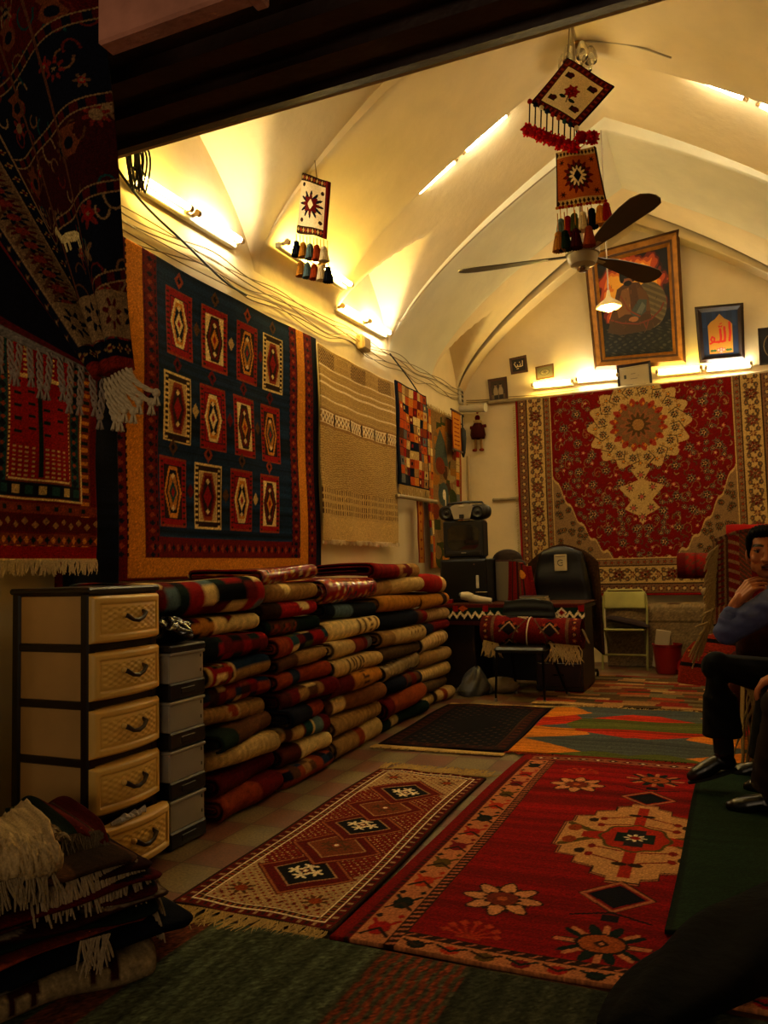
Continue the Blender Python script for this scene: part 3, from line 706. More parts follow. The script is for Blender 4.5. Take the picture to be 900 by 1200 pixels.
# diamond hanging with red pom tassels
cv = Cv(.46, .46, 130, 130, K['ivory']); cv.frame(0, .055, K['dred']); cv.frame(0, .008, K['black']); cv.frame(.05, .058, K['black']); cv.frame_marks(.016, .044, .022, K['dbrown'], K['rust'], .55)
cv.ell(.23, .235, .05, .045, K['red']); cv.flower(.23, .235, .066, 7, K['red'], K['dred'], 1, .3, .25); cv.flower(.23, .24, .03, 5, (.55, .1, .08), K['dred']); cv.ell(.28, .17, .03, .014, K['dgreen']); cv.ell(.19, .17, .03, .014, K['dgreen']); cv.line([(.23, .2), (.25, .14)], .008, K['dgreen'])
for x, y in ((.12, .12), (.34, .12), (.12, .34), (.34, .34)): cv.rect(x-.034, y-.02, x+.034, y+.024, K['dbrown']); cv.ell(x+.012, y+.012, .03, .02, (.24, .05, .04))
D0 = 5.3
d = surface('diamond_hanging', cv, hang_panel(cv, (-1.105, D0, 4.40), (-.805, D0-.02, 4.125), (-.545, D0, 4.36), (-.845, D0+.02, 4.66), .01), .012)
tag(d, 'cream woven diamond with a red flower, hanging point up on a string', 'hanging', 'x'); del d['group']
def pom(p, r, parent):
    mb = MB(); p = Vector(p)
    for i in range(34):
        a, b_ = random.uniform(0, 2*PI), math.acos(random.uniform(-1, 1)); q = Vector((math.sin(b_)*math.cos(a), math.sin(b_)*math.sin(a), math.cos(b_)))
        mb.tube([p, p+q*r*random.uniform(.8, 1.15)], [r*.3, r*.12], 5, col=(random.uniform(.6, .8), .03, .03))
    mb.ball(p, r*.8, 10, 7, col=(.5, .03, .03)); return mb.build('pompom', WOOL, parent)
for i in range(9):
    t = i/8; bx, bz_ = -1.11+.31*t, 4.395-.27*t
    L = .15-.035*t; mb = MB().tube([(bx, D0-.01, bz_), (bx-.01, D0-.015, bz_-.03-L)], .005, 6, col=K['dbrown']); mb.ball((bx, D0-.01, bz_+.005), .018, 8, 6, col=K[('red', 'navy', 'ivory', 'blue', 'red', 'orange', 'teal', 'blue', 'ivory')[i]]); mb.build('cord', WOOL, d)
    if i < 8: pom((bx-.02+.005*i, D0-.02, bz_-.05-L), .048, d)
for x, z in ((-.77, 4.055), (-.70, 4.035)): pom((x, D0-.02, z), .05, d)
MB().tube([(-.845, D0+.02, 4.66), (-.86, 5.6, 5.14)], .004, 5).build('string', STRING, d)
# orange bag with coloured tassels
cv = Cv(.34, .42, 110, 130, (.60, .29, .09)); cv.frame(0, .012, K['black']); cv.rect(0, 0, 9, .05, K['beige']); cv.rect(0, .37, 9, 9, K['beige'])
for i in range(12): cv.dia(.015+.03*i, .025, .012, .02, K['dbrown']); cv.dia(.015+.03*i, .395, .012, .02, K['dbrown'])
cv.rect(0, 0, .012, 9, K['dbrown']); cv.rect(.328, 0, 9, 9, K['dbrown']); cv.flower(.17, .21, .115, 14, K['dred'], None, 1.15, 0, .16); cv.flower(.17, .21, .09, 14, K['dbrown'], None, 1.15, .2, .16); cv.flower(.17, .21, .065, 12, K['ivory'], None, 1.2, 0, .2); cv.dia(.17, .21, .03, .05, K['navy'])
for x in (.05, .29):
    for y in (.09, .33): cv.flower(x, y, .024, 6, K['dred'], K['dbrown'])
O0 = 5.28
ob = surface('woven_bag', cv, hang_panel(cv, (-.955, O0, 3.605), (-.625, O0, 3.58), (-.685, O0, 3.97), (-.945, O0, 3.985), .02), .03)
tag(ob, 'orange woven bag with a dark star and coloured tassels above the fan', 'bag')
MB().tube([(-.82, O0, 3.98), (-.815, O0+.01, 4.13)], .005, 5).build('cord', STRING, ob)
mb = MB()
for i in range(17): mb.ball((-.95+.02*i, O0-.01, 3.595-.001*i), .011, 7, 5, col=K['red' if i % 3 else 'gold'])
mb.build('trim', WOOL, ob)
for i, (c, dr, x) in enumerate((('sblue', .09, -.93), ('red', .08, -.885), ('green', .07, -.84), ('ivory', .07, -.785), ('navy', .06, -.725), ('gold', .05, -.67), ('red', .04, -.63))):
    yarn_tassel('tassel', (x, O0, 3.59), dr, .11, .075, tuple(np.array(K[c])*(1.25 if c == 'sblue' else 1)), ob)
for i, (c, x) in enumerate((('mustard', -.945), ('dgreen', -.90), ('dred', -.83), ('rust', -.745))):
    yarn_tassel('tassel', (x, O0-.03, 3.55), .15, .11, .08, K[c] if c != 'dred' else (.2, .03, .06), ob)
# small cream bag by the left wall
cv = Cv(.20, .44, 70, 140, K['ivory']); cv.rect(0, 0, 9, .055, K['dbrown']); cv.rect(0, .385, 9, 9, K['dbrown']); [cv.dia(.01+.018*i, y, .008, .018, K['rust'] if i % 2 else K['beige']) for i in range(12) for y in (.028, .412)]
cv.rect(.185, 0, 9, 9, K['dred']); cv.flower(.095, .22, .085, 12, K['navy'], None, 1.25, 0, .25); cv.flower(.095, .22, .06, 8, K['dred'], None, 1.3, 0, .2); cv.dia(.095, .22, .02, .04, K['ivory'])
for x, y in ((.03, .36), (.165, .33), (.165, .10), (.03, .1)): cv.ell(x, y, .012, .016, K['dbrown'])
B0 = 4.86
cb = surface('woven_bag', cv, hang_panel(cv, (-2.735, B0, 3.62), (-2.49, B0-.03, 3.52), (-2.455, B0-.03, 3.92), (-2.68, B0, 4.05), .02), .03)
tag(cb, 'small cream woven bag with navy star hanging by the left wall lamps', 'bag')
MB().tube([(-2.68, B0, 4.05), (-2.60, B0+.04, 4.19), (-2.56, B0, 3.98)], .004, 5).build('cord', STRING, cb)
for i, c in enumerate(('navy', 'mustard', 'sblue', 'rust', 'ivory')):
    x, z = -2.73+.055*i, 3.60-.02*i
    yarn_tassel('tassel', (x, B0-.01, z), .07, .09, .07, K[c], cb); yarn_tassel('tassel', (x+.015, B0+.02, z), .21, .09, .07, K[('mustard', 'sblue', 'rust', 'ivory', 'navy')[i]], cb)
# strings and cables
def cable(name, pts, r, label, cat='cable', group=None, m=None, par=None):
    P = [Vector(p) for p in pts]; out = []
    for i in range(len(P)-1):          # smooth through the points
        p0, p1, p2, p3 = P[max(i-1, 0)], P[i], P[i+1], P[min(i+2, len(P)-1)]
        for t in np.linspace(0, 1, 6)[:-1]:
            out.append(.5*((2*p1)+(p2-p0)*t+(2*p0-5*p1+4*p2-p3)*t*t+(3*p1-p0-3*p2+p3)*t**3))
    out.append(P[-1]); o = MB().tube(out, r, 6).build(name, m or WIRE, par)
    if par is None: tag(o, label, cat, group)
    return o
WIRE = mat('grey_cable', (.50, .42, .27), .6); BWIRE = mat('black_cable', (.03, .03, .03), .5)
cable('string', [(-1.587, 6.14, 5.02), (-2.2, 6.18, 4.5), (-3.07, 6.34, 3.86)], .005, 'thin string running from the vault down to the left wall lamps', 'string', m=STRING)
cable('string', [(-1.58, 6.13, 5.01), (-1.50, 6.14, 4.97)], .005, 'short string end above the left vault tubes', 'string', m=STRING)
cable('cable', [(XC-2.15+.0*i, 7.36, 3.7) if i == 0 else (XC-HS*(1-q**1.52)+.03, 7.36, SP+(ARCH+.04)*q+.01) for i, q in enumerate(np.linspace(.1, .97, 14))], .007, 'thin cable following the lower edge of the middle vault arch')
cable('cable', [(-1.6, 5.6, 4.86), (-1.2, 5.75, 5.05), (-.9, 5.9, 5.15), (-.5, 5.85, 4.98), (-.2, 5.8, 4.76)], .007, 'white cable crossing the vault crown beside the glass lamp', m=FANW)
for k in range(6):
    ph = k*1.3; ys = np.linspace(3.05, 9.75, 17)
    cable('cable', [(-3.085+.012*(k % 3), y, 3.17+.026*(y-3.05)+.026*k-.045*abs(math.sin((y-3.05)*PI/1.12))*(1+.8*math.sin(ph))+.024*math.sin(ph*2.3+i*1.7)) for i, y in enumerate(ys)], .0042 if k % 2 else .0036,
          'one of the sagging cables running along the left wall above the rugs', group='sagging cables along the left wall')
for k in range(3):
    cable('cable', [(-3.06, 9.88-.0*k, 3.36-.03*k), (-2.8, 9.885, 3.34-.025*k), (-2.5, 9.885, 3.345-.03*k), (-2.1, 9.885, 3.33-.02*k), (-1.6, 9.885, 3.345-.02*k)], .006, 'one of the cables running along the back wall below the little frames', group='cables along the back wall')
cable('cable', [(-3.06, 3.3, 3.55), (-3.06, 3.6, 3.38), (-3.06, 4.0, 3.28), (-3.05, 4.4, 3.17), (-3.06, 4.7, 3.16)], .008, 'black cable sagging below the lamp nearest the entrance', m=BWIRE)
cable('cable', [(-3.05, 7.3, 3.36), (-3.04, 7.8, 3.20), (-3.02, 8.2, 3.02), (-3.05, 8.6, 3.0), (-3.06, 9.3, 3.02), (-3.06, 9.7, 3.0)], .008, 'dark cable drooping over the patchwork and pictorial rugs', m=BWIRE)
# coil of black cable hung by the nearest lamp
mb = MB()
for k in range(6):
    a = np.linspace(0, 2*PI, 22); w, h, dx = .028+.007*(k % 3), .13+.012*(k % 2), .012*(k-3)
    mb.tube([(-3.02+.010*k, 3.50+dx+w*math.sin(q)+.014*math.sin(2*q), 3.52+h*math.cos(q)) for q in a], .006, 6)
mb.tube([(-3.0, 3.455, 3.50), (-2.99, 3.52, 3.51), (-3.0, 3.56, 3.50)], .012, 6); mb.tube([(-3.02, 3.5, 3.64), (-3.05, 3.42, 3.76), (-3.09, 3.38, 3.80)], .006, 6)
tag(mb.build('cable_coil', BWIRE), 'coil of black cable hung at the end of the nearest wall lamp', 'cable')
CREAMP = mat('cream_plastic', (.66, .56, .36), .5)
t = thing('junction_box', 'cream junction box among the cables on the left wall', 'junction box', (-3.1, 6.68, 3.22)); MB().box(-3.1, 6.60, 3.24, -3.03, 6.78, 3.38, .01).build('body', CREAMP, t); MB().box(-3.03, 6.615, 3.255, -3.018, 6.765, 3.365, .005).build('lid', CREAMP, t)
t = thing('power_socket', 'white triple socket on the wall near the corner', 'socket', (-3.1, 9.72, 3.4)); MB().box(-3.1, 9.64, 3.28, -3.06, 9.78, 3.48, .008).build('plate', WHITE_METAL, t)
for i in range(3): MB().box(-3.06, 9.675, 3.305+.055*i, -3.056, 9.745, 3.34+.055*i, .002).build('outlet', mat('dark_plastic', (.05, .045, .04), .45), t)
t = thing('speaker_horn', 'white cylinder fixture below the socket in the corner', 'fixture', (-3.1, 9.7, 3.2)); MB().tube([(-3.1, 9.72, 3.22), (-2.98, 9.70, 3.21)], .045, 16).build('mount', WHITE_METAL, t); MB().tube([(-2.98, 9.70, 3.21), (-2.74, 9.66, 3.195)], [.05, .06], 16).build('body', WHITE_METAL, t)
RAILM = mat('rail_grey_pipe', (.55, .48, .34), .5, 0, 20, .15)
def rail(label, A, B, r, wall):
    t = thing('wall_rail', label, 'rail', A, 'wall rails'); MB().tube([A, B], r, 12).build('pipe', RAILM, t)
    for P in (A, B):
        q = Vector(P); w_ = q.copy(); w_[wall[0]] = wall[1]; MB().tube([q, w_], r*.7, 8).build('bracket', RAILM, t)
        MB().ball(q, r*1.2, 10, 7).build('end_cap', RAILM, t)
rail('grey pipe rail on the left wall under the patchwork rug', (-2.96, 7.20, 1.90), (-2.96, 8.30, 1.915), .022, (0, XW))
rail('short pipe stub rail at mid height beside the floral carpet', (-2.73, 9.86, 2.03), (-2.41, 9.86, 2.03), .02, (1, YB))
rail('pipe rail carrying the top of the floral carpet', (-2.74, 9.85, 3.29), (.6, 9.85, 3.29), .026, (1, YB))
cable('pipe', [(-3.06, 9.86, 1.2), (-3.06, 9.86, 2.0), (-3.06, 9.86, 2.62)], .018, 'thin vertical pipe in the far left corner', 'pipe', m=CREAMP)
# ------------------------------------------------------------------ framed pictures on the back wall
GOLDF = mat('gilt_frame', (.58, .38, .12), .35, .55, 14, .25, .15, 60); GOLDD = mat('dark_gilt', (.30, .18, .06), .4, .4, 14, .3); DKFR = mat('dark_wood_frame', (.11, .045, .03), .4, 0, 12, .3)
BRFR = mat('brown_wood_frame', (.26, .15, .07), .45, 0, 12, .3)
def picture(label, corners, fw, cv, steps, y=YB, lean=.10, mount=None, depth=.03, cat='picture', name='framed_picture'):
    """corners: TL, TR, BR, BL (x, z) on the wall; leaning forward at the top; steps: [(inset0, inset1, height, mat)]"""
    TL, TR, BR, BL = [np.array(c, float) for c in corners]
    W_ = np.linalg.norm(TR-TL); H_ = np.linalg.norm(TL-BL)
    def P(a, b, h):      # a across 0..1, b up 0..1
        q = (BL*(1-a)+BR*a)*(1-b)+(TL*(1-a)+TR*a)*b
        return (q[0], y-.012-h-lean*b, q[1])
    t = thing(name, label, cat, P(.5, 0, 0))
    def ring(i0, i1, h0, h1):
        a0, b0, a1, b1 = i0/W_, i0/H_, i1/W_, i1/H_
        o = [(a0, b0), (1-a0, b0), (1-a0, 1-b0), (a0, 1-b0)]; n = [(a1, b1), (1-a1, b1), (1-a1, 1-b1), (a1, 1-b1)]
        vs = [P(*p, 0) for p in o]+[P(*p, h0) for p in o]+[P(*p, h1) for p in n]+[P(*p, 0) for p in n]
        return vs, [(4*r+k, 4*r+(k+1) % 4, 4*((r+1) % 4)+(k+1) % 4, 4*((r+1) % 4)+k) for r in range(4) for k in range(4)]
    fr = None
    for i0, i1, h0, h1, mt in steps:
        o = MB().add(*ring(i0, i1, h0, h1)).build('frame' if fr is None else 'frame_moulding', mt, fr or t, False)
        fr = fr or o
    if mount is not None:
        i0 = fw; MB().add(*ring(i0-.004, i0+mount[0], .012, .012)).build('mount', mount[1], t, False); fw = fw+mount[0]
    a, b = fw/W_, fw/H_
    def fn(U, V):
        A = a+(1-2*a)*U; B = b+(1-2*b)*V
        q0 = (BL[0]*(1-A)+BR[0]*A)*(1-B)+(TL[0]*(1-A)+TR[0]*A)*B; q1 = (BL[1]*(1-A)+BR[1]*A)*(1-B)+(TL[1]*(1-A)+TR[1]*A)*B
        return q0, y-.012-.008-lean*B, q1
    surface('canvas', cv, fn, .006, PRINT, t, offset=1)
    return t
# large painting: robed figure seated before flames (generic)
cv = Cv(.86, 1.3, 220, 330, (.03, .02, .02)); X, Y = cv.X, cv.Y
d = np.hypot((X-.40)/.42, (Y-.85)/.50)+.09*np.sin(9*np.arctan2(Y-.85, X-.4)+4*X)+.06*np.sin(31*X+17*Y)+.03*np.sin(70*X-40*Y)
for th, c in ((1.08, (.16, .04, .01)), (1.0, (.42, .11, .02)), (.92, (.70, .26, .05)), (.82, (.88, .48, .10)), (.70, (.95, .68, .22))): cv.put(d < th, c)
cv.put((Y < .42+.04*np.sin(14*X)+.02*np.sin(37*X)), (.06, .06, .05))
gr = (Y < .40) & (np.sin(60*X+25*Y+4*np.sin(20*Y))*np.sin(80*Y+9*X) > .25); cv.put(gr, (.13, .13, .09)); cv.put(gr & (np.sin(33*X-50*Y) > .4), (.22, .21, .15))
cv.ell(.60, .62, .22, .30, (.32, .27, .16)); cv.put((((X-.60)/.22)**2+((Y-.62)/.30)**2 < 1) & (np.sin(50*X+80*Y) > .2), (.42, .36, .22))
cv.poly([(.14, .62), (.22, .90), (.34, .97), (.50, .94), (.60, .74), (.62, .45), (.20, .42), (.08, .46)], (.30, .18, .08)); cv.poly([(.20, .62), (.28, .88), (.37, .90), (.38, .48), (.22, .46)], (.46, .30, .13))
cv.poly([(.46, .92), (.58, .80), (.62, .55), (.50, .55)], (.36, .23, .10)); cv.poly([(.10, .46), (.30, .55), (.62, .50), (.74, .40), (.60, .30), (.22, .28), (.06, .34)], (.26, .17, .08))
cv.poly([(.36, .56), (.48, .72), (.58, .70), (.56, .55), (.44, .46)], (.24, .27, .24)); cv.poly([(.44, .55), (.52, .68), (.56, .62), (.5, .52)], (.36, .38, .32)); cv.ell(.40, .47, .06, .035, (.60, .38, .2))
cv.line([(.12, .50), (.25, .44), (.45, .40), (.62, .44), (.74, .54), (.78, .62)], .022, (.42, .17, .08)); cv.line([(.52, .42), (.55, .33), (.58, .42)], .014, (.42, .17, .08)); cv.line([(.26, .80), (.34, .60), (.48, .50)], .022, (.45, .22, .1))
cv.ell(.36, 1.03, .085, .10, (.55, .33, .18)); cv.ell(.36, 1.09, .10, .07, (.05, .03, .02)); cv.ell(.29, 1.04, .03, .07, (.05, .03, .02)); cv.ell(.43, 1.03, .025, .07, (.05, .03, .02)); cv.ell(.36, .955, .05, .035, (.07, .04, .02))
cv.ell(.33, 1.035, .012, .006, (.06, .03, .02)); cv.ell(.39, 1.035, .012, .006, (.06, .03, .02))
for i in range(60):
    x, y = random.uniform(.1, .75), random.uniform(.3, .95)
    cv.line([(x, y), (x+random.uniform(-.03, .03), y+random.uniform(-.06, .06))], .006, np.clip(cv.c[int(y/1.3*329), int(x/.86*219)]*random.uniform(.6, 1.5), 0, 1))
picture('large gilt-framed painting of a robed seated figure before flames', ((-1.443, 4.94), (-.345, 5.05), (-.352, 3.50), (-1.40, 3.555)), .145, cv,
        [(0, .035, .03, .055, GOLDD), (.033, .085, .055, .04, GOLDF), (.083, .115, .03, .03, GOLDD), (.112, .147, .035, .012, GOLDF)], lean=.20)
# calligraphy in orange on a yellow arch
cv = Cv(.38, .52, 130, 180, (.06, .12, .22)); X, Y = cv.X, cv.Y
cv.put((np.sin(60*X) > .3) & (Y > .34), (.08, .16, .28))
cv.poly([(.06, .03), (.32, .03), (.32, .36), (.29, .40), (.24, .43), (.19, .49), (.14, .43), (.09, .40), (.06, .36)], (.62, .42, .10))
RC = (.66, .10, .03)
for p, w in (([(.29, .38), (.295, .25), (.285, .17)], .026), ([(.235, .33), (.24, .24), (.235, .175), (.21, .165)], .026), ([(.19, .31), (.195, .22), (.19, .17), (.165, .16)], .026), ([(.235, .17), (.14, .165), (.10, .17)], .024),
              ([(.10, .17), (.085, .20), (.10, .23), (.125, .21), (.12, .175), (.09, .155), (.075, .15)], .02), ([(.175, .35), (.18, .335), (.19, .348), (.20, .335), (.212, .35)], .012), ([(.21, .38), (.19, .37)], .01)): cv.line(p, w, RC)
for x, y, c in ((.19, .075, (.66, .2, .25)), (.16, .07, (.55, .12, .15)), (.22, .07, (.55, .12, .15)), (.19, .05, (.6, .3, .3))): cv.flower(x, y, .028, 6, c, (.75, .5, .45))
for x in (.09, .12, .26, .29): cv.ell(x, .065, .02, .014, (.15, .28, .10))
picture('dark-framed orange calligraphy on a yellow arch, right of the large painting', ((-.225, 4.12), (.291, 4.09), (.277, 3.475), (-.208, 3.49)), .065, cv, [(0, .03, .03, .045, DKFR), (.028, .068, .045, .012, DKFR)], lean=.14)
# certificate
cv = Cv(.33, .25, 100, 76, (.66, .60, .46)); cv.frame(.012, .016, (.5, .45, .35)); cv.rect(.05, .13, .075, .17, (.2, .2, .2))
for x0, x1, y in ((.13, .18, .17), (.12, .2, .12), (.20, .22, .145), (.06, .14, .06), (.2, .29, .05)): cv.rect(x0, y, x1, y+.005, (.42, .38, .32))
picture('small framed certificate between the back wall tube lamps', ((-1.14, 3.56), (-.745, 3.58), (-.735, 3.235), (-1.13, 3.22)), .028, cv, [(0, .03, .025, .015, DKFR)], lean=.05)
# small frames on the left
cv = Cv(.2, .26, 70, 90, (.22, .18, .12)); cv.rect(0, .0, 9, .07, (.35, .29, .2))
for x in (.065, .14): cv.ell(x, .10, .034, .08, (.62, .55, .42)); cv.ell(x, .19, .018, .024, (.55, .45, .34)); cv.ell(x, .21, .018, .012, (.08, .06, .04)); cv.rect(x-.03, 0, x+.03, .06, (.12, .1, .07))
picture('small framed old photograph of two men, leftmost frame on the back wall', ((-2.75, 3.59), (-2.50, 3.60), (-2.50, 3.30), (-2.74, 3.29)), .035, cv, [(0, .037, .02, .012, BRFR)], lean=.04)
cv = Cv(.17, .14, 90, 74, (.07, .05, .04)); WH = (.78, .70, .55)
for p in ([(.03, .09), (.05, .05), (.075, .055), (.07, .075)], [(.07, .055), (.10, .05), (.11, .08)], [(.11, .05), (.135, .055), (.14, .11)], [(.04, .10), (.045, .105)], [(.06, .03), (.064, .03)], [(.075, .03), (.079, .03)], [(.1, .1), (.104, .1)]): cv.line(p, .010, WH)
picture('small dark frame with white calligraphy, above the other little frames', ((-2.46, 3.83), (-2.24, 3.85), (-2.23, 3.64), (-2.45, 3.63)), .026, cv, [(0, .028, .02, .012, BRFR)], lean=.03)
cv = Cv(.18, .15, 70, 60, (.28, .26, .17)); cv.ell(.09, .075, .06, .045, (.16, .14, .09)); cv.ell(.09, .075, .05, .036, (.34, .3, .2)); cv.flower(.09, .075, .03, 6, (.2, .17, .1))
picture('small olive frame with an oval motif above the yellow tube lamp', ((-2.13, 3.68), (-1.90, 3.70), (-1.90, 3.53), (-2.13, 3.515)), .02, cv, [(0, .022, .015, .012, GOLDD)], lean=.03)
cv = Cv(.30, .40, 90, 120, (.05, .035, .03)); cv.ell(.15, .2, .12, .155, (.5, .42, .25)); cv.ell(.15, .2, .11, .143, (.08, .06, .05)); cv.flower(.15, .2, .07, 6, (.35, .28, .18))
picture('dark frame with an oval medallion at the right end of the back wall', ((.425, 3.80), (.75, 3.79), (.75, 3.38), (.425, 3.39)), .02, cv, [(0, .022, .02, .012, DKFR)], lean=.05)
# little doll charm and folded umbrella near the corner
t = thing('doll_charm', 'small hanging woollen doll charm in the far left corner', 'ornament', (-2.93, 9.8, 2.65))
dx, dy = -2.90, 9.82
MB().ball((dx, dy, 3.10), (.035, .03, .04), col=K['dred']).ball((dx, dy, 3.17), .015, 8, 6, col=K['red']).build('head', WOOL, t)
mb = MB().lathe([(0, 2.82), (.085, 2.83), (.10, 2.88), (.085, 2.97), (.05, 3.03), (.04, 3.06), (0, 3.06)], 14, Matrix.Translation((dx, dy, 0)), col=(.22, .07, .05)); mb.tube([(dx-.1, dy, 2.98), (dx+.11, dy, 2.99)], .022, 8, col=K['dred']); mb.build('body', WOOL, t)
MB().lathe([(0, 3.02), (.05, 3.03), (.058, 3.06), (.04, 3.07), (0, 3.07)], 12, Matrix.Translation((dx, dy, 0)), col=K['beige']).build('collar', WOOL, t)
for q in (-.035, .04):
    mb = MB().tube([(dx+q, dy, 2.84), (dx+q, dy, 2.70)], .018, 8, col=K['tan']); mb.ball((dx+q*1.2, dy-.02, 2.68), (.035, .04, .02), 10, 7, col=K['rust']); mb.build('leg', WOOL, t)
MB().tube([(dx, dy, 3.17), (dx, dy+.03, 3.28)], .004, 5).build('string', STRING, t)
t = thing('umbrella', 'folded black umbrella hanging in the far left corner', 'umbrella', (-3.03, 9.55, 2.6)); UB = mat('black_nylon', (.03, .028, .03), .55)
MB().lathe([(0, 2.56), (.012, 2.57), (.03, 2.62), (.048, 2.80), (.045, 2.90), (.02, 2.94), (0, 2.95)], 10, Matrix.Translation((-3.02, 9.55, 0))).build('canopy', UB, t)
MB().tube([(-3.02, 9.55, 2.94), (-3.02, 9.55, 3.08), (-3.02, 9.57, 3.11), (-3.02, 9.60, 3.09)], .010, 8).build('handle', UB, t)
# ------------------------------------------------------------------ rugs lying on the floor
def lay(x0, y0, x1, y1, z=.004, skew=(0, 0, 0, 0), amp=.003):
    def fn(U, V):
        a, b, c, d = skew
        x = x0+(x1-x0)*U+(a*(1-V)+b*V); y = y0+(y1-y0)*V+(c*(1-U)+d*U)
        return x+.008*np.sin(5*V+1), y+.008*np.sin(4*U), z+.012+amp*(np.sin(13*U+5*V)+np.sin(9*V-6*U+1))
    return fn
# long runner with five diamonds
W, L = .66, 2.0
cv = Cv(W, L, 200, 420, (.62, .50, .33)); X, Y = cv.X, cv.Y
cv.frame(0, .012, K['dbrown']); cv.frame(.012, .05, K['dred']); cv.frame_marks(.02, .044, .03, (.60, .48, .32), K['dbrown'], .4); cv.frame(.05, .058, K['ivory']); cv.frame(.058, .085, (.20, .07, .05)); cv.frame_marks(.062, .08, .022, K['rust'], K['tan'], .5); cv.frame(.085, .09, K['ivory'])
fld = cv.inset() > .09
cv.put(fld, (.62, .50, .33))
dd = abs(X-W/2)/.24
red_f = fld & (Y > .36+.30*(-.55+dd)) & (Y < L-.36-.30*(-.55+dd)) & fld
cv.put(red_f, (.40, .06, .045))
cv.speck(red_f & (np.sin(X*2*PI/.036)*np.sin(Y*2*PI/.036) > .35), .8, [K['cream'], K['dbrown'], K['rust'], K['tan']])
cv.put(fld & ~red_f & (np.sin(X*2*PI/.04)*np.sin(Y*2*PI/.04) > .55), (.45, .10, .06))
for s_, yy in ((1, .2), (-1, L-.2)):
    for xx in (.17, W-.17): cv.flower(xx, yy, .055, 8, K['brown'], K['rust'])
    for i in range(9): cv.flower(.12+i*.052, yy-s_*.06+.0*i, .012, 4, K['dred'])
for i in range(5):
    y = .42+i*.29
    cv.dia(W/2, y, .225, .235, (.30, .05, .04)); cv.dia(W/2, y, .215, .225, (.55, .30, .16)); cv.dia(W/2, y, .20, .21, (.33, .05, .04))
    cv.dia(W/2, y, .145, .15, (.60, .45, .28)); cv.dia(W/2, y, .135, .14, (.42, .20, .10) if i % 2 else (.07, .06, .07)); cv.dia(W/2, y, .12, .125, (.42, .20, .10) if i % 2 else (.05, .05, .06))
    for a in range(4): cv.flower(W/2+.045*math.cos(a*PI/2), y+.045*math.sin(a*PI/2), .036, 5, K['ivory'] if not i % 2 else K['brown'], None, 1, a, .35)
    cv.flower(W/2, y, .025, 6, K['rust'], K['ivory'])
cv.grain(.12)
r = surface('runner_rug', cv, lay(-1.945, 2.385, -1.29, 4.385, skew=(.03, -.02, -.0, 0)), .012)
tag(r, 'long beige and red runner with five diamonds and fringed ends', 'rug')
mb = MB(); strands(mb, (-1.93, 2.39, .015), (-1.27, 2.39, .015), 130, .11, (0, -1, 0), .003, .5, K['beige'], .0); mb.build('fringe', WOOL, r); mb = MB(); strands(mb, (-1.97, 4.38, .016), (-1.31, 4.38, .016), 130, .14, (.1, 1, 0), .003, .5, K['beige'], .0); mb.build('fringe', WOOL, r)
# large red rug with stepped cream medallion
x0, y0, x1, y1 = -1.25, 2.345, .52, 4.99
W, L = x1-x0, y1-y0
cv = Cv(W, L, 340, 480, (.45, .035, .022)); X, Y = cv.X, cv.Y
cv.abrash(.10, 0, 12)
PCH = (.66, .40, .24)
cv.rect(0, 0, .045, 9, (.42, .04, .03)); cv.rect(.045, 0, .07, 9, K['dred']); cv.rect(.07, 0, .185, 9, PCH); cv.rect(.185, 0, .225, 9, K['dbrown'])
for i in range(80): cv.poly([(.188, i*.034), (.222, i*.034+.012), (.222, i*.034+.026), (.188, i*.034+.014)], (.62, .34, .22)); cv.rect(.05, i*.034, .066, i*.034+.016, K['dbrown'])
BC = [(.55, .08, .05), (.07, .09, .07), (.62, .16, .05), (.30, .22, .07), (.40, .05, .07)]
for i in range(13):
    y = .10+i*.205; c = BC[i % 5]
    cv.ell(.128, y, .035, .05, c); cv.line([(.085, y+.06), (.128, y), (.175, y+.06)], .016, c); cv.line([(.085, y-.05), (.128, y), (.175, y-.05)], .014, K['dbrown']); cv.dia(.09, y+.09, .016, .02, K['dbrown']); cv.dia(.165, y+.1, .014, .018, c)
for ya, yb, sg in ((0, .085, 1), (L-.15, L, -1)):
    cv.rect(.0 if sg < 0 else .22, ya, 9, yb, PCH if sg > 0 else (.40, .05, .04))
    if sg > 0:
        cv.rect(.22, .075, 9, .105, K['dbrown']); [cv.poly([(.22+.05*i, .078), (.25+.05*i, .102), (.262+.05*i, .102), (.232+.05*i, .078)], (.62, .34, .22)) for i in range(36)]
        for i in range(16): x = .28+i*.11; cv.ell(x, .035, .03, .026, BC[(i+1) % 5]); cv.line([(x-.045, .055), (x, .03), (x+.045, .06)], .012, K['dgreen'] if i % 2 else K['dbrown'])
    else:
        cv.rect(.07, L-.13, 9, L-.045, (.50, .28, .18)); [cv.dia(.12+.085*i, L-.088, .034, .03, K['dbrown'] if i % 2 else K['dred']) for i in range(22)]; [cv.dia(.12+.085*i, L-.088, .012, .012, K['ivory']) for i in range(22)]
        cv.rect(.0, L-.045, 9, L, (.40, .05, .04)); [cv.rect(.05*i, L-.16, .05*i+.025, L-.145, K['dbrown']) for i in range(4, 40)]
mx_, my_ = -.435-x0, 3.58-y0       # medallion centre
def mir(fn, dx, dy, *a):
    for q in (-1, 1): fn(mx_+q*dx, my_+dy, *a)
def stepped(sc, c):
    pts = [(.0, .50), (.06, .50), (.06, .46), (.12, .43), (.12, .37), (.20, .34), (.20, .27), (.28, .25), (.28, .17), (.31, .15), (.31, -.15), (.28, -.17), (.28, -.25), (.20, -.27), (.20, -.34), (.12, -.37), (.12, -.43), (.06, -.46), (.06, -.50), (0, -.50)]
    pts = pts+[(-x, y) for x, y in pts[::-1]]
    cv.poly([(mx_+x*sc, my_+y*sc) for x, y in pts], c)
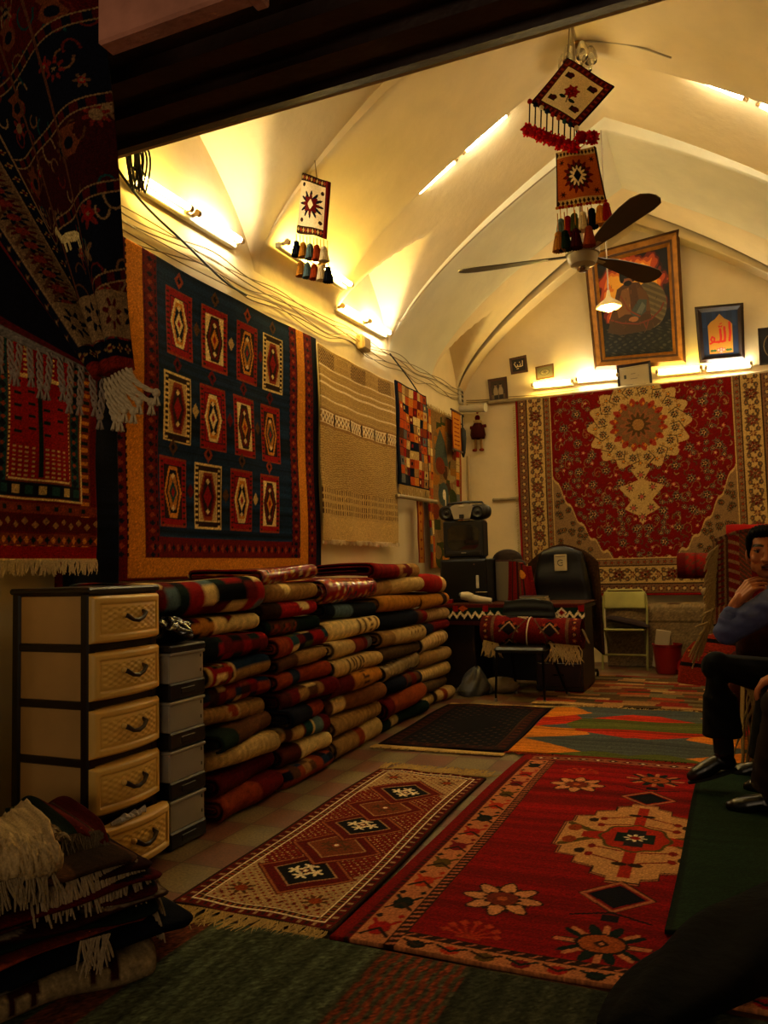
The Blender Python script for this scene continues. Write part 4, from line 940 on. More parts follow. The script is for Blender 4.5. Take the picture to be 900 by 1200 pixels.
stepped(1.05, K['dbrown']); stepped(1.035, (.60, .36, .22)); stepped(1.015, K['dbrown']); stepped(1.0, (.70, .50, .30))
cv.rect(mx_-.022, my_-.46, mx_+.022, my_+.46, (.58, .12, .05))
for s_ in (-1, 1):
    cv.line([(mx_+s_*.10, my_), (mx_+s_*.20, my_+.06), (mx_+s_*.29, my_+.14)], .035, (.30, .24, .08)); cv.line([(mx_+s_*.10, my_), (mx_+s_*.20, my_-.06), (mx_+s_*.29, my_-.14)], .035, (.30, .24, .08))
    cv.poly([(mx_+s_*.08, my_+.07), (mx_+s_*.22, my_+.035), (mx_+s_*.22, my_-.035), (mx_+s_*.08, my_-.07)], (.58, .12, .05))
    for yy in (.30, .18, -.18, -.30):
        cv.line([(mx_+s_*.04, my_+yy-.0), (mx_+s_*.16, my_+yy*.8)], .012, (.45, .12, .06)); cv.ell(mx_+s_*.16, my_+yy*.8, .018, .026, (.45, .08, .05))
    cv.ell(mx_+s_*.265, my_+.08, .03, .045, K['rust']); cv.ell(mx_+s_*.265, my_-.08, .03, .045, K['rust']); cv.ell(mx_+s_*.20, my_+.21, .022, .03, K['dbrown']); cv.ell(mx_+s_*.2, my_-.21, .022, .03, K['dbrown'])
cv.flower(mx_, my_, .155, 8, (.30, .24, .08), None, 1.2, 0, .05); cv.flower(mx_, my_, .14, 8, (.60, .13, .05), None, 1.2, 0, .05); cv.rect(mx_-.08, my_-.06, mx_+.08, my_+.06, K['dgreen']); cv.rect(mx_-.04, my_-.11, mx_+.04, my_+.11, (.14, .11, .12)); cv.flower(mx_, my_, .05, 8, K['ivory'], K['red'], 1, 0, .3)
for yy in (.36, -.36): cv.ell(mx_+.03, my_+yy*.9, .03, .02, K['dbrown']); cv.ell(mx_-.03, my_+yy*.9, .03, .02, K['dbrown'])
for s_ in (-1, 1):   # navy diamonds above and below
    yy = my_+s_*.635
    cv.dia(mx_, yy, .138, .145, K['dbrown']); cv.dia(mx_, yy, .13, .136, (.62, .36, .22)); cv.dia(mx_, yy, .112, .116, (.45, .04, .03)); cv.dia(mx_, yy, .10, .10, (.035, .04, .07))
    yy = my_+s_*.82; cv.rect(mx_-.03, yy-.02, mx_+.03, yy+.03, (.08, .06, .07)); cv.line([(mx_-.13, yy+s_*.0), (mx_, yy-s_*.05), (mx_+.13, yy)], .012, (.08, .06, .06))
    yy = my_+s_*1.0; cv.flower(mx_, yy, .155, 10, (.06, .11, .09), None, .85, 0, .25); [cv.line([(mx_, yy), (mx_+.14*math.cos(a*PI/4), yy+.12*math.sin(a*PI/4))], .02, PCH) for a in range(8)]
    cv.flower(mx_, yy, .085, 8, K['dbrown'], None, .85, 0, .1); cv.ell(mx_, yy, .07, .058, (.55, .26, .10)); cv.dia(mx_, yy, .028, .028, K['dbrown']); cv.dia(mx_, yy, .012, .012, PCH)
    for q in (-1, 1):
        rx, ry = mx_+q*.375, my_+s_*.775
        cv.flower(rx, ry, .148, 8, K['dbrown'], None, 1., 0, .16); cv.flower(rx, ry, .138, 8, (.72, .48, .30), None, 1., 0, .2); [cv.line([(rx+.06*math.cos(a*PI/4+.39), ry+.06*math.sin(a*PI/4+.39)), (rx+.11*math.cos(a*PI/4+.39), ry+.11*math.sin(a*PI/4+.39))], .008, K['dbrown']) for a in range(8)]
        cv.flower(rx, ry, .07, 10, K['dbrown'], None, 1, 0, .1); cv.ell(rx, ry, .056, .056, (.40, .14, .08)); cv.ell(rx, ry, .018, .018, (.62, .3, .12))
        tx, ty = mx_+q*.40, my_+s_*1.045
        for a in range(7): cv.line([(tx, ty-.05), (tx+.085*math.cos(a*PI/6), ty-.02+.075*math.sin(a*PI/6))], .01, (.60, .16, .06)); cv.dia(tx+.085*math.cos(a*PI/6), ty-.02+.075*math.sin(a*PI/6), .018, .018, (.62, .2, .08))
        cv.rect(tx-.04, ty-.06, tx+.04, ty-.05, (.6, .2, .08))
cv.grain(.10)
r = surface('red_medallion_rug', cv, lay(x0, y0, x1, y1, z=.006, skew=(0, .015, 0, .03)), .013)
tag(r, 'large red rug with stepped cream medallion in the middle of the floor', 'rug')
# dark navy rug
cv = Cv(.86, 1.62, 130, 230, (.035, .035, .055)); cv.frame(0, .012, (.10, .05, .04)); cv.frame(.03, .10, (.17, .05, .035)); cv.frame_marks(.045, .085, .05, (.05, .05, .06), (.25, .13, .06), .5); cv.frame(.10, .11, (.2, .13, .08))
fld = cv.inset() > .12; cv.speck(fld & (np.sin(cv.X*70)*np.sin(cv.Y*60) > .55), .75, [(.22, .06, .05), (.25, .16, .08), (.12, .16, .16), (.3, .2, .12)])
cv.dia(.43, .81, .2, .4, (.05, .035, .045)); cv.grain(.12)
r = surface('navy_rug', cv, lay(-2.27, 4.965, -1.39, 6.58, skew=(.03, -.02, 0, .06)), .014)
tag(r, 'small dark navy rug with thin pale ends beside the stacks', 'rug')
mb = MB(); mb.box(-2.26, 4.915, .003, -1.36, 4.97, .014, .003, col=K['beige']); strands(mb, (-2.26, 4.92, .012), (-1.36, 4.96, .012), 150, .06, (0, -1, 0), .003, .4, K['beige']); mb.build('fringe', WOOL, r); mb = MB(); strands(mb, (-2.28, 6.58, .014), (-1.41, 6.64, .014), 130, .06, (0, 1, 0), .003, .4, K['beige']); mb.build('fringe', WOOL, r)
# flat-weave with big lozenges
x0, y0, x1, y1 = -1.36, 5.02, .1, 6.69
W, L = x1-x0, y1-y0
cv = Cv(W, L, 220, 250, (.24, .27, .27))
O, R_, B_, G_ = (.70, .40, .10), (.60, .14, .06), (.25, .27, .26), (.27, .29, .11)
ex = W/2
cv.rect(0, 0, W, L, B_)
cv.poly([(0, 0), (.62*1, .0), (.0, .40)], O); cv.poly([(W, 0), (W-.55, 0), (W, .40)], O); cv.poly([(.25, 0), (W-.25, 0), (W-.5, .16), (.5, .16)], G_)
cv.poly([(0, L*.25), (.30, L*.42), (0, L*.52)], O); cv.poly([(0, L*.50), (.34, L*.66), (.22, L*.80), (0, L*.70)], R_); cv.poly([(0, L*.70), (.34, L*.84), (.15, L), (0, L)], O)
cv.poly([(0, L*.24), (.42, L*.38), (.34, L*.50), (0, L*.50)], O)
cv.poly([(W, L*.24), (W-.42, L*.38), (W-.34, L*.50), (W, L*.50)], O); cv.poly([(W, L*.50), (W-.34, L*.66), (W-.22, L*.80), (W, L*.70)], R_); cv.poly([(W, L*.70), (W-.34, L*.84), (W-.15, L), (W, L)], O)
cv.poly([(.30, L*.46), (W*.5, L*.30), (W-.30, L*.46)], R_); cv.rect(.30, L*.46, W-.30, L*.505, R_)
cv.poly([(.28, L*.50), (W-.28, L*.50), (W-.20, L*.60), (W-.30, L*.72), (.30, L*.72), (.20, L*.60)], G_)
cv.poly([(.36, L*.72), (W-.36, L*.72), (W*.5+.1, L*.86), (W*.5-.1, L*.86)], R_)
cv.poly([(.15, L*.22), (W*.5, L*.05), (W-.15, L*.22), (W*.5, L*.34)], B_); cv.poly([(.30, L*.86), (W-.3, L*.86), (W-.2, L*.97), (.2, L*.97)], B_)
cv.abrash(.10, 0, 3); cv.grain(.10)
r = surface('kilim', cv, lay(x0, y0, x1, y1, skew=(.0, -.02, 0, .03)), .008)
tag(r, 'flat-woven rug with orange, red and blue-grey lozenges', 'rug')
mb = MB(); strands(mb, (-1.36, 5.02, .012), (-.1, 5.05, .012), 70, .07, (0, -1, .1), .004, .7, K['rust']); mb.build('fringe', WOOL, r); mb = MB(); strands(mb, (-1.38, 6.7, .012), (0, 6.72, .012), 70, .06, (0, 1, .1), .004, .7, K['beige']); mb.build('fringe', WOOL, r)
# patchwork rug at the back
x0, y0, x1, y1 = -1.62, 6.80, .2, 8.62
cv = Cv(x1-x0, y1-y0, 200, 170, K['brown']); pal = [(.45, .10, .06), (.55, .40, .22), (.30, .22, .12), (.55, .22, .08), (.50, .34, .18), (.24, .18, .10), (.36, .32, .20), (.62, .48, .28), (.40, .20, .10)]
for j in range(18):
    x = -random.uniform(0, .2)
    while x < x1-x0:
        w = random.uniform(.16, .32); cv.rect(x, j*.102, x+w, j*.102+.098, random.choice(pal)); x += w
cv.grain(.1)
tag(surface('patchwork_rug', cv, lay(x0, y0, x1, y1), .012), 'patchwork rug of faded brick-like blocks in front of the folding chair', 'rug')
# grey-green striped rug in the foreground
x0, y0, x1, y1 = -2.02, .9, .75, 2.30
cv = Cv(x1-x0, y1-y0, 330, 150, (.22, .24, .17)); X = cv.X+x0
cv.c *= (1+.14*np.sin(X*2*PI/.11)+.10*np.sin(X*2*PI/.043+1))[..., None]
rs = (X > -1.05) & (X < -.76); cv.put(rs, (.40, .17, .09)); cv.put(rs & (np.sin(X*2*PI/.034+.8*np.sin(cv.Y*40)) > .25), (.22, .22, .15)); cv.put((X < -1.66) & (X > -1.80), (.34, .17, .10))
cv.put(X > -.76, (.17, .18, .13)); cv.c[X > -.76] *= (1+.16*np.sin(X[X > -.76]*2*PI/.09))[..., None]
cv.abrash(.06, 1, 3); cv.grain(.2)
tag(surface('striped_rug', cv, lay(x0, y0, x1, y1, z=.0, skew=(.0, 0, .02, .03)), .014), 'grey-green rug with a rust striped band across the entrance', 'rug')
# dark green runner under the seated people
cv = Cv(.80, 2.35, 90, 200, (.09, .15, .095)); cv.frame(0, .02, (.06, .09, .06)); cv.grain(.10); cv.abrash(.05, 0, 4)
tag(surface('green_runner', cv, lay(-.225, 2.72, .575, 5.02, z=.022, skew=(-.03, .02, .0, .02), amp=.002), .012), 'plain dark green runner under the feet of the seated people', 'rug')
# ------------------------------------------------------------------ rolled rugs stacked along the left wall
def roll_obj(y0, y1, xf, zb, h, w, pat, label, turns=2.2, end=(.12, .08, .05), material=None, squash=0., twist=0., name='rolled_rug', group='folded rugs stacked along the left wall', th=None):
    """a rug rolled flat: spiral cross-section in x-z, rounded front fold at x = xf, running along y"""
    th = th or .016
    H = h/2; a0 = w/2-H; path = []; half = int(turns*2)
    for k in range(half+1):
        nc, ns = 11, 5
        for i in range(nc):
            f = k+i/(nc)*.62; t = f/half
            r = H*(1-.30*f/2*min(1, .075/h)) if h > 0 else H
            r = max(H-th*1.18*f/2*1.35, .012)
            a = max(a0-.35*(H-r), .01); sgn = 1 if k % 2 == 0 else -1
            ph = -PI/2+PI*i/(nc-1)
            x = sgn*(a+r*math.cos(ph)); z = sgn*r*math.sin(ph)
            path.append((x, z))
        r2 = max(H-th*1.18*(k+.9)/2*1.35, .012)
        x0, z0 = path[-1]
        xe = -math.copysign(1, x0)*max(a0-.35*(H-r2), .01)
        for i in range(1, ns): path.append((x0+(xe-x0)*i/ns, z0*(1-i/ns)+math.copysign(r2, z0)*i/ns))
    p = np.array(path); d = np.gradient(p, axis=0); d /= np.linalg.norm(d, axis=1)[:, None]+1e-9
    q = p+np.stack([-d[:, 1], d[:, 0]], 1)*th*.86
    N = len(p); seg = np.hypot(*np.diff(p, axis=0).T); s = np.concatenate([[0], np.cumsum(seg)])
    NY = 30; yy = np.linspace(0, 1, NY); L = y1-y0
    seed = random.uniform(0, 9)
    SS, YY = np.meshgrid(s, yy)
    col = np.empty((NY, N, 3)); col[:] = pat(YY, SS, L)
    col *= (1+rng.randn(NY, N, 1)*.06)
    ins = np.empty((NY, N, 3)); ins[:] = np.array(end)*1.0
    def pts(c):
        X = np.broadcast_to(c[:, 0], (NY, N)); Z = np.broadcast_to(c[:, 1], (NY, N)); Y = y0+L*YY
        bow = .018*np.sin(YY*PI*1.5+seed)+.008*np.sin(YY*9+seed*2)+.06*math.sin(seed*7)*(YY-.5)
        edge = .5+.5*np.cos(np.clip((np.minimum(YY, 1-YY))/.05, 0, 1)*PI)
        shrink = 1-.06*edge
        Zs = Z*shrink*(1+.07*np.sin(4*YY+seed*3))+.012*np.sin(3.2*YY+seed+X*6)*.6+.022*math.sin(seed*5)*(YY-.5)
        Xs = X*(1-.015*edge)+bow+twist*(YY-.5)
        Yj = Y+.010*np.sin(X*11+seed)*(2*YY-1)
        return np.stack([xf-w/2+Xs, Yj, zb+H+Zs], -1).reshape(-1, 3)
    P = np.concatenate([pts(p), pts(q)]); i = np.arange((NY-1)*(N-1)); rr, qq = i//(N-1), i % (N-1); a = rr*N+qq
    F1 = np.stack([a, a+N, a+N+1, a+1], 1); F2 = np.stack([a, a+1, a+N+1, a+N], 1)+NY*N
    k = np.arange(N-1); o = NY*N
    E0 = np.stack([k, k+1, k+1+o, k+o], 1); b = (NY-1)*N; E1 = np.stack([k+b, k+b+o, k+b+1+o, k+b+1], 1)
    j = np.arange(NY-1)*N; S0 = np.stack([j, j+o, j+N+o, j+N], 1); S1 = np.stack([j+N-1, j+2*N-1, j+2*N-1+o, j+N-1+o], 1)
    F = np.concatenate([F1, F2, E0, E1, S0, S1]).tolist()
    cc = np.concatenate([col.reshape(-1, 3), ins.reshape(-1, 3)]); cc = np.clip(cc, 0, 1)
    ob = mesh_obj(name, P, F, material or WOOL, None, True, 0, cc)
    return tag(ob, label, 'rug', group)
def k_(n): return np.array(K[n] if isinstance(n, str) else n)
def plain(c): return lambda y, s, L: k_(c)*(1+.08*np.sin(y*L*140))[..., None]
def bands(*ab):
    """((until, colour), ...) along the length"""
    def f(y, s, L):
        o = np.empty(y.shape+(3,)); o[:] = k_(ab[-1][1]); prev = 0
        for u, c in ab: o[(y >= prev) & (y <= u)] = k_(c); prev = u
        return o
    return f
def checks(cols, a, b=None, seed=1, base=None, rng_=(0, 1)):
    def f(y, s, L):
        i = np.floor(y*L/a).astype(int); j = np.floor(s/(b or a)).astype(int); h = (i*7+j*13+i*j*3+seed*5) % len(cols)
        o = np.array([k_(c) for c in cols])[h]
        if base is not None:
            m = (y < rng_[0]) | (y > rng_[1]); o[m] = k_(base)
        return o
    return f
def over(f0, y0, y1, f1):
    def f(y, s, L):
        o = np.array(f0(y, s, L)); m = (y >= y0) & (y <= y1); o[m] = f1(y, s, L)[m]; return o
    return f
def dots(f0, c, y0, y1, s0, s1, step=.05, r=.012):
    def f(y, s, L):
        o = np.array(f0(y, s, L)); u = (y*L) % step-step/2; v = ((s % .30)-s0) % .045-.022
        o[(np.hypot(u, v*.6) < r) & (y > y0) & (y < y1) & ((s % .40) > s0) & ((s % .40) < s1)] = k_(c); return o
    return f
def blob(f0, c, yc, sc, ry, rs):
    def f(y, s, L):
        o = np.array(f0(y, s, L)); o[(((y-yc)/ry)**2+((s-sc)/rs)**2+.25*np.sin(y*60)*np.sin(s*50)) < 1] = k_(c); return o
    return f
ROLLC = [
 # (y0, y1, front x, top z, [rolls from the floor up: (height, pattern, label, options)])
 (3.20, 3.80, -2.285, 1.17, [
   (.115, bands((.55, 'rust'), (1, 'dred')), 'orange and dark red rolled rug on the floor beside the storage boxes', {}),
   (.105, plain((.28, .03, .03)), 'plain dark red rolled rug, second from the floor beside the storage boxes', {}),
   (.11, plain('beige'), 'plain pale beige rolled rug third from the floor beside the storage boxes', dict(end=(.25, .15, .08))),
   (.10, bands((.33, 'dgreen'), (1, 'brown')), 'brown rolled rug with a dark green end, just above the plain beige one', {}),
   (.10, over(plain('tan'), .42, .62, blob(plain('beige'), 'rust', .52, .1, .07, .05)), 'tan rolled rug with a small rust motif, fifth from the floor in the front column', {}),
   (.105, checks(['dred', 'navy', 'rust', 'beige', 'blue', 'dred', 'dbrown', 'red'], .07, .05, 3), 'dark rolled rug with small red, blue and cream squares, beside the storage boxes', {}),
   (.115, over(over(plain('beige'), .05, .40, checks(['beige', 'red', 'dbrown', 'cream', 'black', 'rust', 'cream', 'green'], .035, .03, 2)), .42, 1, lambda y, s, L: np.where((s % .34 > .10)[..., None], k_('blue'), k_('tan'))), 'rolled rug with tiny checks at one end and a blue and tan half', {}),
   (.125, over(checks(['dred', 'dgreen', 'red', 'dgreen', 'dred', 'black'], .085, .06, 1), 0, .3, plain((.04, .06, .06))), 'dark rolled rug with large red and green squares, third from the top', {}),
   (.105, over(over(plain('cream'), 0, .45, checks(['dred', 'navy', 'black', 'mustard', 'dred'], .06, .05, 4)), .6, .75, blob(plain('cream'), 'dred', .68, .13, .05, .04)), 'rolled rug with a cream half bearing a little dark red figure', {}),
   (.19, checks(['black', 'cream', 'red', 'dgreen', 'sblue', 'dred', 'dgreen', 'cream', 'red', 'dred', 'black'], .105, .105, 5), 'thick folded rug in big red, cream, green and grey-blue squares, topmost beside the cabinet', dict(turns=1.5)),
 ]),
 (3.83, 4.42, -2.265, 1.225, [
   (.10, checks(['brown', 'rust', 'navy', 'rust', 'tan', 'brown', 'blue'], .07, .06, 2), 'rolled rug with small brown, orange and blue squares, lowest in the second column', {}),
   (.11, bands((.38, (.26, .09, .05)), (.40, 'rust'), (1, 'cream')), 'rolled rug half dark brown and half cream, second from the floor in its column', {}),
   (.105, bands((.15, 'cream'), (.25, 'brown'), (.42, 'beige'), (.46, 'dred'), (.64, 'teal'), (.68, 'cream'), (.86, 'sblue'), (1, 'dred')), 'rolled rug with cream, brown and teal cross bands above the brown and cream one', {}),
   (.105, over(plain('navy'), .55, 1, blob(plain('navy'), 'rust', .85, .1, .25, .10)), 'navy rolled rug with a rust orange patch at its right end', {}),
   (.11, over(over(plain('dred'), .35, .75, checks(['tan', 'dred', 'brown', 'cream', 'tan', 'grey'], .075, .06, 3)), 0, .2, plain((.2, .05, .04))), 'dark red rolled rug with a tan checked middle carrying small figures', {}),
   (.10, bands((.30, 'rust'), (.48, (.10, .15, .22)), (1, 'rust')), 'orange rolled rug with one dark blue band', {}),
   (.085, bands((.40, 'brown'), (1, 'tan')), 'thin rolled rug half brown half tan, below the multi-coloured squares', {}),
   (.115, over(checks(['rust', 'dred', 'green', 'navy', 'cream', 'red', 'black', 'teal'], .085, .07, 6), 0, .22, plain('rust')), 'rolled rug in orange, green, red and navy squares in the second column', {}),
   (.09, over(plain('dgreen'), .1, .6, checks(['brown', 'dgreen', 'rust', 'dred'], .03, .03, 5)), 'dark green rolled rug with brown tracery, below the red and cream one', {}),
   (.095, over(over(plain((.55, .06, .05)), .62, .8, blob(plain((.55, .06, .05)), 'cream', .75, .12, .13, .06)), 0, .25, plain('dbrown')), 'red rolled rug with a cream splash, third from the top of the second column', {}),
   (.11, over(plain('tan'), .25, .45, blob(plain('tan'), 'cream', .35, .12, .08, .05)), 'tan rolled rug with a pale motif and black end, under the glossy red bundle', {}),
   (.10, None, 'glossy bright red plastic-wrapped rug on top of the second column', dict(gl=1)),
 ]),
 (4.46, 5.27, -2.30, 1.14, [
   (.135, bands((.45, 'tan'), (.60, 'rust'), (1, 'beige')), 'beige rolled rug with a rust band, lowest in the third column', {}),
   (.115, plain('tan'), 'plain tan rolled rug second from the floor in the third column', dict(end=(.2, .1, .05))),
   (.12, bands((.12, 'brown'), (.34, 'cream'), (1, (.45, .27, .13))), 'brown rolled rug with a cream band near its end', {}),
   (.12, over(bands((.40, (.30, .05, .04)), (1, 'mustard')), .55, .7, dots(plain('mustard'), 'dbrown', .55, .75, .05, .2, .03, .008)), 'rolled rug half dark red half golden yellow', {}),
   (.11, dots(plain('beige'), 'dbrown', .3, .75, .02, .14, .07, .014), 'cream rolled rug with a row of brown arrow marks', {}),
   (.11, bands((.50, 'beige'), (.55, 'dred'), (.75, (.45, .16, .08)), (.85, 'dred'), (1, 'grey')), 'beige rolled rug with a red-brown striped end, below the cream dotted one', {}),
   (.125, dots(plain('cream'), 'brown', .5, .95, .03, .16, .085, .016), 'cream rolled rug with small dark dots near its right end', {}),
   (.105, over(plain((.06, .09, .12)), .15, .5, plain('sblue')), 'dark blue rolled rug with a grey-blue panel under the glossy floral one', {}),
   (.16, None, 'glossy red floral plastic-wrapped rug on top of the third column', dict(gl=2)),
 ]),
 (5.31, 6.22, -2.33, 1.24, [
   (.10, bands((.2, 'dgreen'), (.35, 'beige'), (1, 'dgreen')), 'dark green rolled rug lowest in the fourth column', {}),
   (.15, bands((.2, 'dred'), (1, (.50, .22, .08))), 'orange-brown rolled rug with a dark red end near the floor, fourth column', {}),
   (.12, over(plain('navy'), .5, .9, checks(['navy', 'dred', 'navy', 'brown'], .12, .08, 2)), 'dark navy rolled rug with a few red squares, third from the floor', {}),
   (.14, None, 'pale rolled rug wrapped in clear crinkled plastic in the fourth column', dict(gl=3)),
   (.10, plain((.26, .19, .11)), 'plain dull brown rolled rug above the plastic-wrapped one', {}),
   (.14, dots(bands((.3, 'tan'), (1, 'beige')), 'brown', .6, .95, .1, .2, .05, .01), 'thick cream rolled rug with faint marks, below the navy one', {}),
   (.13, bands((.85, (.07, .09, .13)), (.92, 'brown'), (1, (.4, .06, .05))), 'dark navy rolled rug with a red end, fourth column', {}),
   (.125, plain('mustard'), 'mustard orange rolled rug near the top of the fourth column', dict(end=(.36, .2, .07))),
   (.13, bands((.35, 'tan'), (1, 'beige')), 'pale beige rolled rug second from the top of the fourth column', {}),
   (.13, over(over(plain('tan'), 0, .55, plain((.42, .05, .04))), .6, .85, checks(['dred', 'beige', 'dred', 'tan'], .09, .06, 3)), 'red and tan folded rug with a block border, topmost in the fourth column', dict(turns=1.5)),
 ]),
 (6.26, 7.05, -2.38, 1.13, [
   (.11, bands((.35, 'beige'), (.45, 'dbrown'), (.6, 'beige'), (.7, 'rust'), (1, 'beige')), 'beige rolled rug with dark bands on the floor at the far end of the stacks', {}),
   (.10, plain((.28, .21, .12)), 'plain brown rolled rug at the far end, second from the floor', {}),
   (.13, plain('beige'), 'plain cream rolled rug at the far end, third from the floor', {}),
   (.13, bands((.5, 'tan'), (1, (.56, .44, .26))), 'tan rolled rug at the far end of the stacks, middle of its column', {}),
   (.14, dots(plain((.70, .58, .38)), 'tan', .4, .9, .05, .15, .06, .012), 'cream rolled rug with faint marks at the far end of the stacks', {}),
   (.10, bands((.5, 'navy'), (1, 'dred')), 'navy and red rolled rug at the far end of the stacks', {}),
   (.125, plain((.62, .50, .32)), 'loosely folded beige rug at the far end, third from the top', dict(turns=3)),
   (.13, bands((.7, 'mustard'), (.88, 'dbrown'), (1, 'mustard')), 'mustard rolled rug with one dark band at the far end', {}),
   (.165, bands((.78, (.52, .09, .05)), (1, 'beige')), 'plump red rolled rug with a beige end, topmost at the far end', dict(turns=1.5)),
 ]),
]
for (y0, y1, xf, top, rolls) in ROLLC:
    tot = sum(r[0] for r in rolls); sc = top/tot; z = .003
    for n, (h, pat, lab, op) in enumerate(rolls):
        op = dict(op); gl = op.pop('gl', 0); h *= sc; dx = random.uniform(-.04, .025); dy = random.uniform(-.10, .10)
        if gl in (1, 2):
            def pat(y, s, L, g=gl):
                o = np.empty(y.shape+(3,)); o[:] = (.50, .035, .03); f = np.sin(y*L*43+3*np.sin(s*20))*np.sin(s*55+2*np.sin(y*11))
                o[f > .72] = K['gold']; o[f < -.78] = (.12, .14, .2); o[(np.sin(y*31+s*17)*np.sin(s*37-y*23)) > .86] = K['cream']; return o
            op['material'] = GLOSSY
        if gl == 3: pat = plain((.56, .47, .30)); op['material'] = GLOSSY
        op.setdefault('end', (.14, .09, .055)); op.setdefault('turns', random.choice([2., 2.5]))
        w = .58+random.uniform(-.03, .03) if n < len(rolls)-1 else .55
        ya = (2.86, 3.0, 3.10)[len(rolls)-1-n] if y0 < 3.5 and n > len(rolls)-4 else y0
        roll_obj(ya+.012+dy*.3, y1-.012+dy*.3, xf+dx-.010*n*(1 if y0 < 4 else .3), z, h*.992, w, pat, lab, **op); z += h
# ------------------------------------------------------------------ cream drawer chest
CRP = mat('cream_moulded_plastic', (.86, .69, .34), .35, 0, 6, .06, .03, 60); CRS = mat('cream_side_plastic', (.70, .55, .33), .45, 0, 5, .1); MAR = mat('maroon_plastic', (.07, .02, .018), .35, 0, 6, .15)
HND = mat('brown_drawer_handle', (.13, .05, .03), .3)
x0, x1, y0, y1 = -2.72, -2.31, 2.40, 2.81
ch = thing('drawer_chest', 'tall cream plastic chest of five basket-weave drawers in a maroon frame', 'chest of drawers', (x0, y0, 0))
mb = MB(); PH = .222; Z0 = .015
for (a, b) in ((x0, y0), (x1-.045, y0), (x0, y1-.045), (x1-.045, y1-.045)): mb.box(a, b, .0, a+.045, b+.045, 1.13, .008)
for k in range(6): z = Z0+k*PH-.008; mb.box(x0+.004, y0+.004, z, x1-.004, y1-.004, z+.032, .005)
mb.box(x0-.008, y0-.008, 1.125, x1+.012, y1+.008, 1.15, .008); mb.build('frame', MAR, ch)
for k in range(5):
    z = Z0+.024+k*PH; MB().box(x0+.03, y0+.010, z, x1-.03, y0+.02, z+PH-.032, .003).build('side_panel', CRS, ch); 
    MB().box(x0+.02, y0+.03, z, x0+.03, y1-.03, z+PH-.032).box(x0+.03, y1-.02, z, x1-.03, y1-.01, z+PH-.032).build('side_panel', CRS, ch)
    pull = .05 if k == 0 else .0
    # bulging drawer front: grid with raised rim and woven centre
    ny_, nz_ = 56, 44; U, V = np.meshgrid(np.linspace(0, 1, ny_), np.linspace(0, 1, nz_))
    ed = np.minimum(np.minimum(U, 1-U)*(y1-y0), np.minimum(V, 1-V)*(PH-.03))
    bulge = .035*np.sin(PI*U)**.8
    prof_ = np.clip(ed/.010, 0, 1)*.016; prof_ = np.where(ed > .03, prof_-.007*np.clip((ed-.03)/.004, 0, 1), prof_); prof_ = np.where(ed > .044, prof_+.003, prof_)
    wv = np.where(ed > .05, .0035*np.sin(U*2*PI*9+PI*(np.floor(V*16) % 2))*np.abs(np.sin(V*PI*16)), 0)
    XX = x1+.002+bulge+prof_+wv+pull; YY_ = y0+.006+(y1-y0-.012)*U; ZZ = z+.002+(PH-.036)*V
    P = np.stack([XX, YY_, ZZ], -1).reshape(-1, 3); Bk = np.stack([np.full_like(XX, x1-.02+pull), YY_, ZZ], -1).reshape(-1, 3)
    i = np.arange((nz_-1)*(ny_-1)); r, q = i//(ny_-1), i % (ny_-1); a = r*ny_+q; o = len(P)
    F = np.stack([a, a+1, a+ny_+1, a+ny_], 1); F2 = F[:, ::-1]+o
    rim = [j for j in range(ny_)]+[j*ny_+ny_-1 for j in range(1, nz_)]+[(nz_-1)*ny_+j for j in range(ny_-2, -1, -1)]+[j*ny_ for j in range(nz_-2, 0, -1)]
    R = [(rim[j], rim[j]+o, rim[(j+1) % len(rim)]+o, rim[(j+1) % len(rim)]) for j in range(len(rim))]
    dr = mesh_obj('drawer', np.concatenate([P, Bk]), F.tolist()+F2.tolist()+R, CRP, ch, True, 40)
    yc, zc, xh = (y0+y1)/2, z+(PH-.03)*.52, x1+.048+pull
    hb = MB(); hb.tube([(xh-.006, yc-.062, zc+.010), (xh+.018, yc-.055, zc+.005), (xh+.026, yc-.03, zc-.012), (xh+.026, yc+.0, zc-.016), (xh+.026, yc+.03, zc-.006), (xh+.018, yc+.052, zc+.012), (xh-.006, yc+.062, zc+.018)], [.009, .010, .008, .009, .008, .010, .009], 10)
    hb.build('handle', HND, dr)
    kb = MB().ball((xh+.004, yc-.064, zc+.010), (.014, .012, .012), 12, 8); kb.ball((xh+.004, yc+.064, zc+.018), (.012, .010, .010), 12, 8); kb.build('handle_boss', CRP, dr)
c2 = MB()
for k in range(6): c2.tube([(x1+.06, y0+.06+.028*k, .232), (x1+.075, y0+.09+.03*k, .240+.008*(k % 2)), (x1+.08, y0+.13+.02*k, .236)], [.008, .014, .006], 8, col=(.72, .70, .68))
tag(c2.build('cloth_scrap', WOOL), 'crumpled white scrap sticking out above the bottom cream drawer', 'cloth')
